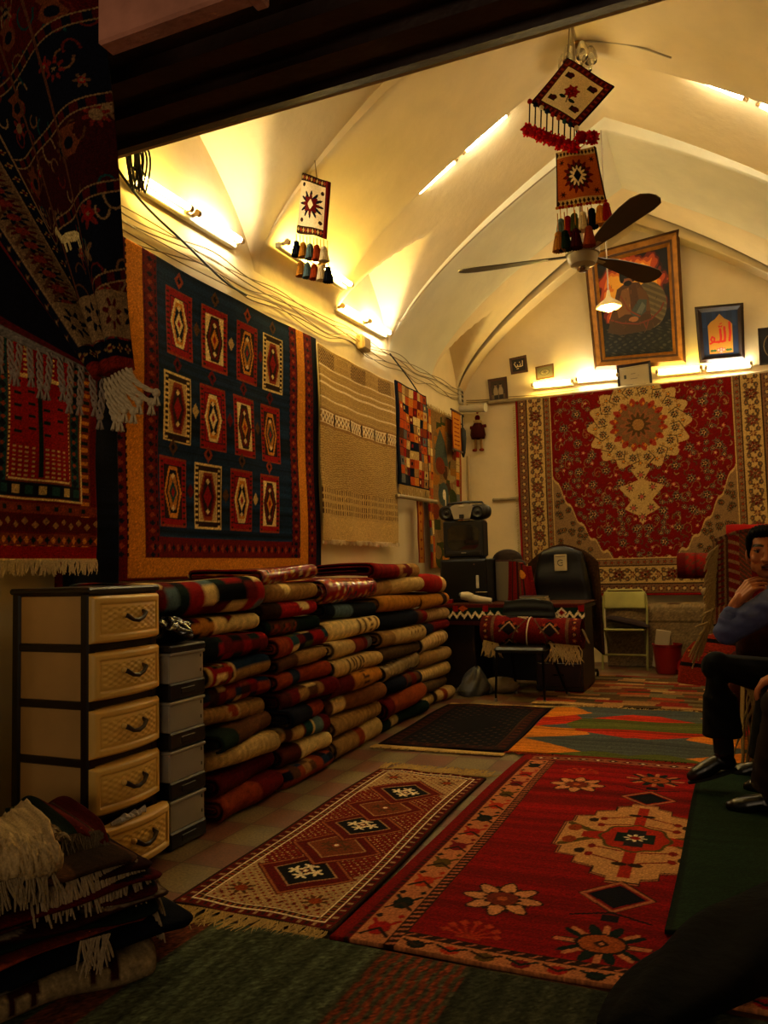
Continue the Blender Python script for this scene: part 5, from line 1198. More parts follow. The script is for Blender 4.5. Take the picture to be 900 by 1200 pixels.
# ------------------------------------------------------------------ storage boxes
GREYP = mat('grey_white_box_plastic', (.55, .53, .48), .45, 0, 7, .08); BLK = mat('blue_black_plastic', (.035, .04, .055), .4, 0, 6, .2)
x0, x1, y0, y1 = -2.75, -2.265, 2.83, 3.085
for k, (lab) in enumerate(('grey storage box on the floor, bottom of the stack beside the drawer chest', 'grey storage box second from the floor beside the drawer chest', 'grey storage box second from the top beside the drawer chest', 'grey storage box with black lid, top of the stack beside the chest')):
    z = .004+k*.212; t = thing('storage_box', lab, 'storage box', (x0, y0, z), 'grey storage boxes beside the chest')
    MB().box(x0, y0, z, x1+.004, y1+.004, z+.075, .008).build('base', BLK, t)
    MB().box(x0+.01, y0+.006, z+.072, x1-.004, y1, z+.205, .006).build('body', GREYP, t)
    MB().box(x0+.004, y0+.002, z+.192, x1+.004, y1+.003, z+.207, .004).build('rim', GREYP, t)
    MB().box(x1-.002, (y0+y1)/2-.05, z+.022, x1+.007, (y0+y1)/2+.05, z+.05, .003).build('grip', mat('dark_grip', (.02, .02, .025), .5), t)
    for q in (.105, .17): MB().box(x1-.006, y1-.026, z+q, x1-.0025, y1-.020, z+q+.014).build('vent_slot', mat('dark_slot', (.03, .03, .03), .7), t)
    if k == 3: MB().box(x0-.002, y0-.002, z+.207, x1+.008, y1+.006, z+.24, .008).build('lid', BLK, t)
BAGM = mat('black_polythene', (.02, .02, .022), .18, 0, 0, 0, 1.0, 14, spec=.8)
mb = MB(); vs = []
U, V = np.meshgrid(np.linspace(0, 2*PI, 40), np.linspace(0, 1, 20))
R_ = (.11+.025*np.sin(3*U+5*V)+.018*np.sin(7*U-9*V))*np.sin(np.clip(V*.93+.06, 0, 1)*PI)**.55
P = np.stack([-2.38+R_*1.05*np.cos(U), 2.96+R_*1.0*np.sin(U), .884+.11*V+.010*np.sin(9*U+8*V)*V], -1).reshape(-1, 3)
i = np.arange(19*39); r, q = i//39, i % 39; a = r*40+q
o = mesh_obj('plastic_bag', P, np.stack([a, a+1, a+41, a+40], 1), BAGM, None, True, 0); sd = o.modifiers.new('thickness', 'SOLIDIFY'); sd.thickness = .003
tag(o, 'crumpled shiny black plastic bag on top of the grey storage boxes', 'bag')
# ------------------------------------------------------------------ pile of folded rugs at the lower left
def folded(label, x0, x1, y0, y1, z0, z1, colf, rad=None, name='folded_rug', fr=None, frcol=(.55, .47, .36), tilt=0., group='folded rugs in the pile at the lower left', lump=.01, pileamp=.0):
    """a folded rug: cushion-like slab with rounded fold edges"""
    nu, nv = 72, 18; h = z1-z0; rad = rad or h*.5
    a = np.linspace(0, 1, nu); b = np.linspace(0, 2*PI, nv*2, endpoint=False)
    # superellipse section in y-z, extruded along x with rounded ends
    U, T = np.meshgrid(a, b); e = .42
    cy, cz = (y0+y1)/2, (z0+z1)/2
    endk = np.clip(np.minimum(U, 1-U)/.03, 0, 1)**.5
    sy = np.sign(np.cos(T))*abs(np.cos(T))**e*(y1-y0)/2*(.94+.06*endk); sz = np.sign(np.sin(T))*abs(np.sin(T))**(.75)*h/2*(.55+.45*endk)
    s = random.uniform(0, 9)
    Z = cz+sz+lump*np.sin(U*7+s)+lump*.7*np.sin(U*13-s+sy*5)+tilt*(U-.5)
    X = x0+(x1-x0)*U+.012*np.sin(T*2+s)*(2*U-1); Y = cy+sy+.012*np.sin(U*6+s)
    if pileamp: Z = Z+pileamp*np.abs(rng.randn(*Z.shape)); Y = Y-pileamp*np.abs(rng.randn(*Z.shape))
    P = np.stack([X, Y, Z], -1).reshape(-1, 3); n2 = len(b)
    col = colf(U*(x1-x0), T, Z-z0); col = np.broadcast_to(col, U.shape+(3,)).reshape(-1, 3)*(1+rng.randn(U.size, 1)*.09)
    F = [(j*nu+i, j*nu+i+1, ((j+1) % n2)*nu+i+1, ((j+1) % n2)*nu+i) for j in range(n2) for i in range(nu-1)]
    F += [tuple(j*nu for j in range(n2)), tuple(j*nu+nu-1 for j in range(n2))[::-1]]
    o = mesh_obj(name, P, F, WOOL, None, True, 0, np.clip(col, 0, 1)); tag(o, label, 'rug', group)
    if fr:
        for (A, B, n, L, d) in fr: strands(MB(), A, B, n, L, d, .004, .55, frcol, .9, 6).build('fringe', WOOL, o)
    return o
def fl(c): return lambda x, t, z: np.array(K[c] if isinstance(c, str) else c)
def stripes(cols, w, vert=False): 
    A = np.array([K[c] if isinstance(c, str) else c for c in cols])
    return lambda x, t, z: A[(np.floor((z if vert else x)/w).astype(int)) % len(A)]
def animals(x, t, z):
    o = np.empty(np.broadcast(x, t).shape+(3,)); o[:] = (.50, .42, .29)
    x = np.broadcast_to(x, o.shape[:2]); z = np.broadcast_to(z, o.shape[:2]); f = np.cos(np.broadcast_to(t, o.shape[:2]))
    for cx_ in (.30, .52, .12, .72):
        for (a, b_, c, d) in ((-.05, .075, .04, .10), (-.05, .10, -.025, .118), (-.045, .04, -.025, .08), (.012, .04, .034, .08), (.03, .10, .06, .112)):
            o[(x-cx_ > a) & (x-cx_ < c) & (z > b_) & (z < d)] = (.16, .04, .035)
    return o
PX0, PX1, PY0, PY1 = -2.36, -1.70, 1.50, 2.12
RT = PX1
defs = [
 ('cream folded rug with dark red animal motifs at the bottom of the lower left pile', 0, .165, animals, 0, []),
 ('thick navy folded rug with pale overcast edge, above the cream animal one', .16, .245, lambda x, t, z: np.where((z < .014)[..., None], np.array((.4, .36, .3)), np.array((.03, .04, .075))), .10, [((RT+.10, PY0+.15, .22), (RT+.10, PY1-.08, .22), 46, .16, (1, 0, -.4))]),
 ('dark orange and red folded rug in the middle of the lower left pile', .24, .30, stripes(['rust', (.3, .09, .04), 'dred'], .022, True), -.03, [((PX0+.42, PY0-.01, .285), (PX0+.50, PY0-.02, .285), 14, .10, (0, -.3, -1))]),
 ('dark green folded rug with a dotted edge in the lower left pile', .295, .345, stripes([(.05, .08, .07), (.16, .05, .04)], .028, True), .0, [((RT-.02, PY0+.02, .33), (RT-.0, PY0+.3, .33), 32, .13, (.5, -.4, -.9))]),
 ('folded rug with a beige edge band in the lower left pile', .34, .385, lambda x, t, z: np.where((z > .022)[..., None], np.array((.40, .34, .27)), np.array((.14, .04, .035))), .02, [((RT+.0, PY0+.05, .37), (RT+.0, PY0+.4, .37), 26, .12, (.6, -.3, -.8))]),
 ('thin dark teal and red folded rug above the beige edged one', .38, .42, stripes([(.20, .04, .035), (.05, .08, .08)], .018, True), .0, []),
 ('bright red edged folded rug near the top of the lower left pile', .415, .46, stripes([(.25, .03, .03), (.06, .03, .03)], .03, True), .0, [((RT, PY0+.1, .45), (RT, PY0+.4, .45), 26, .11, (.7, -.3, -.6))]),
 ('dark maroon folded rug third from the top of the lower left pile', .455, .51, fl((.13, .035, .035)), -.02, []),
 ('brown folded rug with long grey fringe on top of the lower left pile', .505, .56, lambda x, t, z: np.where((np.sin(x*23) > .3)[..., None], np.array((.28, .17, .09)), np.array((.16, .10, .06))), -.07, [((PX0+.30, PY0+.02, .56), (RT-.05, PY0+.06, .52), 60, .13, (.1, -.7, -.6)), ((RT-.07, PY0+.05, .53), (RT-.07, PY1-.05, .53), 60, .12, (1, -.1, -.5))]),
]
ZS = .66
for (lab, z0, z1, cf, dx, fr) in defs:
    z0 *= ZS; z1 *= ZS; fr = [((A[0], A[1], A[2]*ZS), (B[0], B[1], B[2]*ZS), int(n*1.5), L*.5, d) for A, B, n, L, d in fr]
    folded(lab, PX0+.02*random.uniform(-1, 1), PX1+dx, PY0+.02*random.uniform(-1, 1), PY1+.02*random.uniform(-1, 1), z0+.004, z1+.004, cf, fr=fr, lump=.006)
folded('dark green and red folded rug with tangled fringe on of the lower left pile', PX0+.385, PX1-.09, PY0+.16, PY1+.05, .372, .43, stripes([(.06, .10, .06), (.30, .06, .04), (.10, .07, .05)], .09), fr=[((PX0+.4, PY0+.18, .425), (PX1-.12, PY0+.18, .415), 110, .07, (.2, -.8, -.4)), ((PX1-.13, PY0+.22, .41), (PX1-.13, PY1, .41), 80, .09, (.9, -.2, -.5))], frcol=(.36, .31, .24), lump=.012)
folded('fluffy cream folded rug lying on top of the lower left pile', PX0+.02, PX0+.37, PY0-.01, PY0+.40, .374, .50, fl((.68, .57, .39)), fr=[((PX0+.05, PY0-.02, .40), (PX0+.35, PY0-.0, .40), 60, .042, (.2, -.5, -1)), ((PX0+.37, PY0+.03, .46), (PX0+.37, PY0+.36, .46), 60, .06, (.5, .3, .5))], lump=.014, pileamp=.006, frcol=(.5, .43, .32))
cpx, cpy, ang_ = -2.03, 1.81, math.radians(63)
for o in [o for o in C.objects if o.get('group') == 'folded rugs in the pile at the lower left']:
    o.rotation_euler = (0, 0, ang_); o.location = (cpx-(cpx*math.cos(ang_)-cpy*math.sin(ang_)), cpy-(cpx*math.sin(ang_)+cpy*math.cos(ang_)), 0)
# ------------------------------------------------------------------ made-up heap standing in for an unclear dark area, lower right
def heap(x, y): return None
BC_ = mat('dark_area_heap', (.012, .012, .012), .95, 0, 6, .2, .3, 20, spec=.1)
def dark_area_heap_verts():
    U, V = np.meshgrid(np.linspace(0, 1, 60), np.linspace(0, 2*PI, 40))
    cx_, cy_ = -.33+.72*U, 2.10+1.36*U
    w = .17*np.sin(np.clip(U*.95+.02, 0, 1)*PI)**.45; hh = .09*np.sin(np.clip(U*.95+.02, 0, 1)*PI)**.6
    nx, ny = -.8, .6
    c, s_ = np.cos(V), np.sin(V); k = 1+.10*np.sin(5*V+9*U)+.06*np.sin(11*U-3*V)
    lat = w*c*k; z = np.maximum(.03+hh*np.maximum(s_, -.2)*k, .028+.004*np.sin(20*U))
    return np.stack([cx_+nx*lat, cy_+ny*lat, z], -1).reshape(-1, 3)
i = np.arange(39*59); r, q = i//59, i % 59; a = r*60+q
o = mesh_obj('dark_area_heap', dark_area_heap_verts(), np.stack([a, a+1, a+61, a+60], 1), BC_, None, True, 0)
tag(o, 'made-up black heap standing in for an unclear dark area at the lower right', 'cloth')
# ------------------------------------------------------------------ desk corner
DWOOD = mat('dark_desk_wood', (.10, .05, .035), .4, 0, 9, .3); BLKM = mat('black_vinyl', (.025, .023, .023), .4, 0, 10, .15, .05, 60); BLKT = mat('black_tube_steel', (.03, .03, .03), .3, .5)
t = thing('desk', 'dark wooden desk in the far left corner under a patterned cloth', 'desk', (-2.78, 7.42, 0))
MB().box(-2.78, 7.42, .775, -1.25, 8.16, .815, .006).build('top', DWOOD, t)
MB().box(-2.75, 7.46, .02, -2.30, 8.12, .775, .006).build('pedestal', DWOOD, t)
pd = MB().box(-1.72, 7.46, .02, -1.28, 8.12, .775, .006).build('pedestal', DWOOD, t)
MB().box(-2.3, 8.06, .02, -1.72, 8.09, .775).build('back_panel', DWOOD, t)
for k in range(3): d_ = MB().box(-1.70, 7.445, .06+.235*k, -1.30, 7.462, .275+.235*k, .004).build('drawer', mat('dark_red_wood', (.16, .05, .035), .4, 0, 9, .3), t); MB().tube([(-1.55, 7.43, .17+.235*k), (-1.45, 7.43, .17+.235*k)], .008, 8).build('handle', BLKT, d_)
cv = Cv(1.56, .94, 260, 150, (.24, .13, .08)); X, Y = cv.X, cv.Y
cv.rect(0, 0, 9, .20, (.05, .13, .09)); tri = abs((X/.075) % 1-.5)*.075*1.3
cv.put((Y < .185) & (Y > .035) & (abs(Y-.075-tri) < .016), K['ivory']); cv.put((Y < .04), (.20, .05, .05)); cv.put((Y < .075+tri-.016) & (Y > .04), (.06, .05, .05)); cv.put((Y > .17) & (Y < .2), (.26, .07, .05)); cv.put((Y > .13) & (Y < .185) & (((X/.3) % 1) < .18), K['red']); cv.dia(.4, .16, .05, .03, K['orange']); cv.dia(.9, .16, .05, .03, K['orange']); cv.dia(1.35, .12, .05, .05, K['ivory']); cv.dia(1.35, .12, .03, .03, K['red']); cv.grain(.1)
def fn(U, V):
    s = V*.94; drop = np.clip(.20-s, 0, .2); y = np.where(s < .20, 7.40-.008*np.sin(U*20)*drop*5, 7.405+(s-.20)); z = np.where(s < .20, .825-drop, .822)
    return -2.795+1.56*U, y, z
tag(surface('desk_cloth', cv, fn, .006, offset=1), 'green and red cloth with a white zigzag edge hanging over the desk front', 'cloth')
# safe, television, stereo
t = thing('safe', 'black upright steel box with a handle on the desk under the television', 'safe', (-2.72, 7.75, .83))
SAFE = mat('black_painted_steel', (.035, .03, .03), .4, .2, 8, .2)
MB().box(-2.73, 7.72, .83, -2.235, 8.14, 1.265, .012).build('body', SAFE, t); dd_ = MB().box(-2.715, 7.705, .845, -2.25, 7.722, 1.25, .006).build('door', SAFE, t)
MB().box(-2.345, 7.694, .97, -2.315, 7.706, 1.10, .004).build('lock_plate', WHITE_METAL, dd_); MB().tube([(-2.34, 7.70, .93), (-2.34, 7.67, .93), (-2.22, 7.665, .93)], .008, 8).build('handle', MATS['steel'], dd_); MB().ball((-2.36, 7.70, 1.21), (.008, .006, .008)).build('rivet', MATS['steel'], dd_)
t = thing('television', 'small old black tube television standing on the black safe', 'television', (-2.7, 7.75, 1.266))
TVB = mat('tv_dark_plastic', (.06, .05, .045), .45)
mb = MB().box(-2.695, 7.74, 1.285, -2.265, 7.90, 1.66, .015); mb.prism([(-2.66, 7.90, 1.30), (-2.30, 7.90, 1.30), (-2.30, 7.90, 1.64), (-2.66, 7.90, 1.64)], (0, .12, 0)); mb.box(-2.62, 8.0, 1.33, -2.34, 8.12, 1.58, .03); mb.box(-2.64, 7.76, 1.266, -2.32, 8.0, 1.29); mb.build('case', TVB, t)
U, V = np.meshgrid(np.linspace(-1, 1, 20), np.linspace(-1, 1, 16)); P = np.stack([-2.48+.165*U*(1-.02*V*V), 7.738-.018*(1-U*U)*.6-.018*(1-V*V)*.6+.008, 1.485+.128*V*(1-.02*U*U)], -1).reshape(-1, 3)
i = np.arange(15*19); r, q = i//19, i % 19; a = r*20+q
mesh_obj('screen', P, np.stack([a, a+1, a+21, a+20], 1), mat('tv_glass', (.10, .095, .08), .12, 0, 0, 0, 0, 80, .5), t)
MB().box(-2.66, 7.733, 1.315, -2.30, 7.742, 1.345, .002).build('control_strip', mat('tv_strip', (.09, .08, .07), .4), t); MB().box(-2.50, 7.729, 1.326, -2.45, 7.735, 1.332).build('button', WHITE_METAL, t)
t = thing('stereo', 'portable silver and black stereo with two round speakers on the television', 'stereo', (-2.7, 7.72, 1.66))
SIL = mat('silver_plastic', (.60, .56, .48), .3, .4); GREYD = mat('dark_grey_plastic', (.10, .09, .085), .4)
mb = MB()
for q, w in ((-2.63, .105), (-2.33, .105)): mb.ball((q, 7.83, 1.745), (w+.02, .10, .082), 20, 12, e=.75)
mb.box(-2.63, 7.74, 1.675, -2.33, 7.92, 1.815, .03); mb.build('body', GREYD, t)
mb = MB().prism([(-2.565, 7.735, 1.675), (-2.395, 7.735, 1.675), (-2.36, 7.735, 1.80), (-2.41, 7.735, 1.825), (-2.55, 7.735, 1.825), (-2.60, 7.735, 1.80)], (0, -.02, 0)); mb.build('front_panel', SIL, t)
MB().box(-2.505, 7.705, 1.68, -2.455, 7.716, 1.72, .003).build('cassette_door', GREYD, t); MB().ball((-2.48, 7.74, 1.80), (.07, .03, .026), 18, 8).build('disc_lid', SIL, t)
for q in (-2.645, -2.315):
    MB().lathe([(.0, 0), (.052, 0), (.058, .008), (.056, .016), (.03, .006), (0, .004)], 24, Matrix.Translation((q, 7.742, 1.745)) @ Matrix.Rotation(PI/2, 4, 'X')).build('speaker_cone', BLK, t)
    MB().lathe([(0, 0), (.018, 0), (.014, .012), (0, .016)], 14, Matrix.Translation((q, 7.735, 1.745)) @ Matrix.Rotation(PI/2, 4, 'X')).build('dust_cap', GREYD, t)
MB().tube([(-2.70, 7.85, 1.78), (-2.66, 7.85, 1.845), (-2.48, 7.85, 1.855), (-2.30, 7.85, 1.845), (-2.26, 7.85, 1.78)], .013, 8).build('handle', GREYD, t)
# cap / jacket, mirror and red striped bag right of the safe
JK = mat('brown_jacket', (.16, .10, .055), .95, 0, 8, .25, .3, 30); 
tag(MB().ball((-2.13, 8.14, 1.25), (.16, .12, .11), 18, 12).ball((-2.03, 8.1, 1.20), (.10, .10, .06), 14, 10).build('brown_garment', JK), 'crumpled dark brown garment behind the safe', 'garment')
t = thing('mirror', 'pale upright framed panel leaning beside the safe on the desk', 'panel', (-2.2, 8.05, .83)); MB().box(-2.225, 8.0, .826, -2.085, 8.02, 1.23, .004).build('panel', mat('pale_panel', (.40, .36, .29), .4), t); MB().box(-2.235, 8.02, .826, -2.06, 8.04, 1.25, .006).build('frame', mat('dark_red_frame', (.22, .05, .03), .5), t)
cv = Cv(.3, .42, 60, 80, (.40, .06, .045)); [cv.rect(q, 0, q+.02, 9, (.16, .09, .06)) for q in (.05, .12, .2)]; cv.rect(.15, 0, .165, 9, (.3, .25, .12)); cv.ell(.2, .3, .04, .05, K['gold']); cv.grain(.1)
def fn(U, V): return -2.10+(.28-.09*V)*U+.03*V, 7.99-.06*np.sin(PI*U)*(1-.4*V)+.02*np.sin(16*U), .83+.40*V-.10*np.clip(U-.4, 0, 1)*V
tag(surface('red_bag', cv, fn, .04), 'red bag with dark stripes standing right of the pale panel on the desk', 'bag')
# things on the desk top
t = thing('hair_dryer', 'white hand-held dryer lying on the front of the desk', 'dryer', (-2.4, 7.5, .83)); WP = mat('white_gloss_plastic', (.72, .66, .54), .25)
MB().tube([(-2.44, 7.50, .905), (-2.38, 7.505, .90), (-2.33, 7.51, .885)], [.036, .046, .04], 18).build('nozzle', WP, t); MB().tube([(-2.36, 7.51, .885), (-2.25, 7.52, .862), (-2.14, 7.53, .852)], [.042, .036, .026], 16).build('body', WP, t); MB().tube([(-2.46, 7.498, .908), (-2.44, 7.50, .905)], [.028, .03], 16).build('grille', GREYD, t)
tag(MB().box(-2.02, 7.52, .828, -1.80, 7.62, .85, .006).build('remote_control', BLK), 'flat black device lying in the middle of the desk', 'device')
tag(MB().box(-2.6, 7.48, .828, -2.53, 7.53, .87, .006).build('red_clip', mat('red_plastic', (.55, .06, .04), .35)), 'tiny red object by the left end of the desk', 'object')
for k, (w, d, h, c, lab, off) in enumerate(((.24, .18, .022, (.62, .56, .44), 'pale book at the bottom of the little stack on the desk', 0), (.23, .17, .02, (.50, .46, .38), 'grey-edged book in the middle of the little stack on the desk', .01), (.25, .18, .022, (.07, .075, .10), 'dark-covered book on top of the little stack on the desk', -.02))):
    z = .829+[0, .023, .044][k]; b = thing('book', lab, 'book', (-1.78, 7.5, z), 'books stacked on the desk')
    MB().box(-1.84+off, 7.48, z, -1.84+off+w, 7.48+d, z+.003).box(-1.84+off, 7.48, z+h-.003, -1.84+off+w, 7.48+d, z+h).box(-1.84+off, 7.48+d-.004, z, -1.84+off+w, 7.48+d, z+h).build('cover', mat('book_cover_%d' % k, c, .5), b)
    MB().box(-1.835+off, 7.484, z+.003, -1.844+off+w, 7.476+d, z+h-.003).build('pages', mat('paper', (.66, .60, .47), .8), b)
# office chair behind the desk with a coat over it
t = thing('desk_chair', 'black high-backed desk chair with a white tag, behind the desk', 'chair', (-1.55, 8.45, 0))
def pad(x0, x1, z0, z1, y0, y1, n=24, top=.35, bulge=.03):
    U, V = np.meshgrid(np.linspace(-1, 1, n), np.linspace(0, 1, n)); w = (x1-x0)/2*(1-top*V**2.2)*np.where(V > .93, np.sqrt(np.clip(1-((V-.93)/.075)**2, 0, 1))*.55+.45, 1)
    X = (x0+x1)/2+U*w; Z = z0+(z1-z0)*V-.03*U*U*V; f = np.clip((1-np.abs(U))*6, 0, 1)**.5*np.clip(np.minimum(V, 1-V)*8, 0, 1)**.5
    P1 = np.stack([X, y0-bulge*f*(1+.3*np.sin(V*14)), Z], -1).reshape(-1, 3); P2 = np.stack([X, np.full_like(X, y1), Z], -1).reshape(-1, 3)
    i = np.arange((n-1)**2); r, q = i//(n-1), i % (n-1); a = r*n+q; F = np.stack([a, a+1, a+n+1, a+n], 1); o = n*n
    rim = [j for j in range(n)]+[j*n+n-1 for j in range(1, n)]+[(n-1)*n+j for j in range(n-2, -1, -1)]+[j*n for j in range(n-2, 0, -1)]
    return np.concatenate([P1, P2]), F.tolist()+(F[:, ::-1]+o).tolist()+[(rim[j], rim[j]+o, rim[(j+1) % len(rim)]+o, rim[(j+1) % len(rim)]) for j in range(len(rim))]
bk = mesh_obj('backrest', *pad(-1.93, -1.30, .62, 1.375, 8.30, 8.40), mat('chair_black_leather', (.028, .026, .028), .38, 0, 9, .15, .1, 20), t, True, 50)
MB().box(-1.665, 8.242, 1.12, -1.535, 8.252, 1.29, .004).build('tag', mat('white_tag', (.62, .56, .42), .6), bk)
mb = MB(); 
for rr_, g0 in ((.030, 0),): mb.tube([(-1.60+rr_*math.cos(q), 8.2405, 1.205+rr_*math.sin(q)) for q in np.linspace(.6, 5.6, 16)], .004, 5)
mb.tube([(-1.575, 8.2405, 1.205), (-1.60, 8.2405, 1.205)], .004, 5); mb.box(-1.65, 8.24, 1.266, -1.55, 8.2418, 1.272); mb.build('tag_print', mat('tag_ink', (.2, .18, .14), .6), bk)
MB().box(-1.88, 7.98+.2, .45, -1.32, 8.62, .55, .04).build('seat', MATS['chair_black_leather'], t); MB().tube([(-1.6, 8.45, .10), (-1.6, 8.45, .46)], .03, 12).build('gas_lift', BLKT, t)
for k in range(5):
    a = k*2*PI/5+.35; e = Vector((-1.6+.30*math.cos(a), 8.45+.30*math.sin(a), .075)); lg = MB().tube([(-1.6, 8.45, .11), e], [.026, .018], 8).build('leg', BLKT, t); MB().tube([(e.x-.012, e.y, .032), (e.x+.012, e.y, .032)], .03, 14).tube([e, (e.x, e.y, .04)], .01, 6).build('caster', BLKT, lg)
cv = Cv(.9, .6, 70, 60, (.20, .12, .065)); cv.grain(.12)
def fn(U, V):
    x = -2.0+.76*U; top = 1.40-.30*np.abs(U-.5)**1.6*2.0; z = top-(.62+.33*np.clip((U-.58)/.15, 0, 1))*(1-V); 
    y = 8.44+.06*np.sin(9*U+2*V)-.05*np.abs(U-.5)*2*(1-V)
    return x, y, z
tag(surface('brown_coat', cv, fn, .03), 'brown coat draped over the back of the black desk chair', 'coat')
# black metal chair with a rolled red rug lying across its seat
t = thing('metal_chair', 'black vinyl chair with thin steel legs in front of the desk', 'chair', (-1.72, 6.98, 0))
MB().box(-1.955, 6.86, .425, -1.495, 7.30, .475, .022).build('seat', BLKM, t)
for (x, y, xe, ye, k) in ((-1.93, 6.88, -1.95, 6.88, 0), (-1.52, 6.88, -1.515, 6.87, 0), (-1.90, 7.28, -1.88, 7.34, 1), (-1.55, 7.28, -1.40, 7.33, 1)):
    lg = MB().tube([(x, y, .43), (xe, ye, .0)], .011, 8).build('leg', BLKT, t); MB().tube([(xe, ye, .001), (xe, ye, .03)], .015, 8).build('foot', mat('rubber_foot', (.45, .42, .36), .6), lg)
for x in (-1.88, -1.58): MB().tube([(x, 7.27, .45), (x, 7.36, .60), (x, 7.365, .75)], .010, 8).build('back_post', BLKT, t)
vsf = pad(-1.99, -1.50, .695, .885, 7.345, 7.385, 20, .12, .012); mesh_obj('backrest', *vsf, mat('dark_green_vinyl', (.035, .055, .045), .5), t, True, 50)
cv = Cv(.88, .80, 200, 120, (.34, .045, .04)); X, Y = cv.X, cv.Y
for q in (.42, .60): pass
cv.rect(0, 0, .10, 9, (.26, .06, .05)); cv.rect(.78, 0, 9, 9, (.26, .06, .05)); cv.rect(.10, 0, .125, 9, (.35, .25, .16)); cv.rect(.755, 0, .78, 9, (.35, .25, .16)); [cv.flower(a, .04+.055*i, .024, 5, K['navy'] if i % 2 else K['rust'], K['tan']) for i in range(15) for a in (.05, .83)]
for xc in (.26, .62):
    for i in range(5): yy = .08+.17*i; cv.dia(xc, yy, .10, .075, (.07, .05, .07)); cv.line([(xc-.08, yy-.04), (xc, yy+.05), (xc+.08, yy-.04)], .012, (.55, .42, .28)); cv.flower(xc-.05, yy+.03, .018, 5, K['rust']); cv.flower(xc+.05, yy+.03, .018, 5, K['rust'])
tri = abs(X-.44); cv.put((tri < .10+.06*np.sin(Y*12)) & (tri > .085+.06*np.sin(Y*12)), (.3, .22, .15)); cv.grain(.12)
def fn(U, V):
    a = -PI*.5-2*PI*.98*V; rr_ = .118+.006*np.sin(9*U); return -2.12+.90*U, 7.165+rr_*1.05*np.cos(a), .477+.118+rr_*np.sin(a)*.98-.03*(U-.3)
rl = surface('rolled_rug', cv, fn, .014, offset=1); tag(rl, 'rolled red rug tied with white string lying across the black metal chair', 'rug')
mb = MB(); a = np.linspace(0, 2*PI, 26); mb.tube([(-1.69+.012*math.sin(q), 7.165+.137*math.cos(q), .585+.134*math.sin(q)) for q in a], .006, 6, col=K['ivory']); mb.tube([(-1.69, 7.12, .722), (-1.78, 7.10, .725), (-1.70, 7.09, .71)], .005, 6, col=K['ivory']); mb.build('string', WOOL, rl)
mb = MB()
strands(mb, (-2.10, 7.06, .52), (-1.96, 7.05, .49), 40, .13, (0, -.2, -1), .005, .5, (.62, .52, .36)); mb.build('fringe', WOOL, rl); mb = MB(); strands(mb, (-1.50, 7.05, .50), (-1.24, 7.06, .48), 56, .16, (.1, -.2, -1), .005, .5, (.62, .52, .36)); mb.build('fringe', WOOL, rl); mb = MB(); strands(mb, (-1.215, 7.1, .62), (-1.215, 7.2, .60), 24, .12, (.4, 0, -1), .005, .4, (.62, .52, .36)); mb.build('fringe', WOOL, rl)
tag(MB().ball((-2.02, 7.62-.27, .075), (.17, .10, .075), 16, 10, e=.9).build('white_bundle', mat('off_white_cloth', (.50, .42, .30), .9, 0, 8, .2, .4, 14)), 'small off-white cloth bundle on the floor under the desk', 'cloth')
U, V = np.meshgrid(np.linspace(0, 2*PI, 36), np.linspace(0, 1, 16)); rr_ = (.165*(1-V)**.7+.015)*(1+.16*np.sin(3*U+4*V)+.08*np.sin(7*U-6*V))*np.where(V < .08, .9, 1)
i = np.arange(15*35); r, q = i//35, i % 35; a = r*36+q
sk = mesh_obj('plastic_sack', np.stack([-2.27+rr_*np.cos(U)+.05*V, 7.22+rr_*np.sin(U), .004+.25*V+.008*np.sin(9*U)*V], -1).reshape(-1, 3), np.stack([a, a+1, a+37, a+36], 1), mat('grey_polythene', (.30, .30, .29), .35, 0, 8, .2, .5, 12), None, True, 0); sd = sk.modifiers.new('thickness', 'SOLIDIFY'); sd.thickness = .003
tag(sk, 'grey plastic sack on the floor at the far end of the stacks', 'bag')
# folding chair with cushion
OLIVE = mat('olive_painted_steel', (.58, .56, .30), .35, .25, 8, .1)
t = thing('folding_chair', 'olive metal folding chair against the back wall under the carpet', 'chair', (-1.11, 9.4, 0))
xl, xr = -1.365, -.885
def tubeL(name, pts): return MB().tube(pts, .0125, 10).build(name, OLIVE, t)
for x, n in ((xl, 'front_leg'), (xr, 'front_leg')): tubeL(n, [(x, 9.20, 0), (x, 9.36, .43), (x, 9.46, .70), (x+(.04 if x == xl else -.04), 9.50, .86)])
tubeL('top_rail', [(xl, 9.46, .70), (xl+.01, 9.49, .82), (xl+.05, 9.505, .875), (xr-.05, 9.505, .875), (xr-.01, 9.49, .82), (xr, 9.46, .70)])
for x in (xl+.03, xr-.03): tubeL('rear_leg', [(x, 9.62, 0), (x, 9.45, .30), (x, 9.30, .44)])
tubeL('stretcher', [(xl, 9.27, .16), (xr, 9.27, .16)]); tubeL('stretcher', [(xl+.03, 9.52, .17), (xr-.03, 9.52, .17)])
U, V = np.meshgrid(np.linspace(0, 1, 20), np.linspace(0, 1, 8))
def fn(U, V): return xl+.012+(xr-xl-.024)*U, 9.43+.05*V+.03*np.sin(PI*U), .665+.19*V
cv = Cv(.4, .2, 24, 12, (.5, .5, .25)); surface('backrest', cv, fn, .004, OLIVE, t, offset=1)
MB().box(xl+.015, 9.22, .425, xr-.015, 9.56, .452, .01).build('seat', OLIVE, t)
mb = MB(); U, V = np.meshgrid(np.linspace(-1, 1, 22), np.linspace(-1, 1, 22)); e = (1-U**4)*(1-V**4)
P1 = np.stack([-1.09+.235*U*(1-.06*V*V), 9.42+.17*V*(1-.06*U*U), .505-.05*U+.035*e**.6], -1).reshape(-1, 3); P2 = P1.copy(); P2[:, 2] = (.505-.05*U-.035*e**.6).ravel()
i = np.arange(21*21); r, q = i//21, i % 21; a = r*22+q; F = np.stack([a, a+1, a+23, a+22], 1)
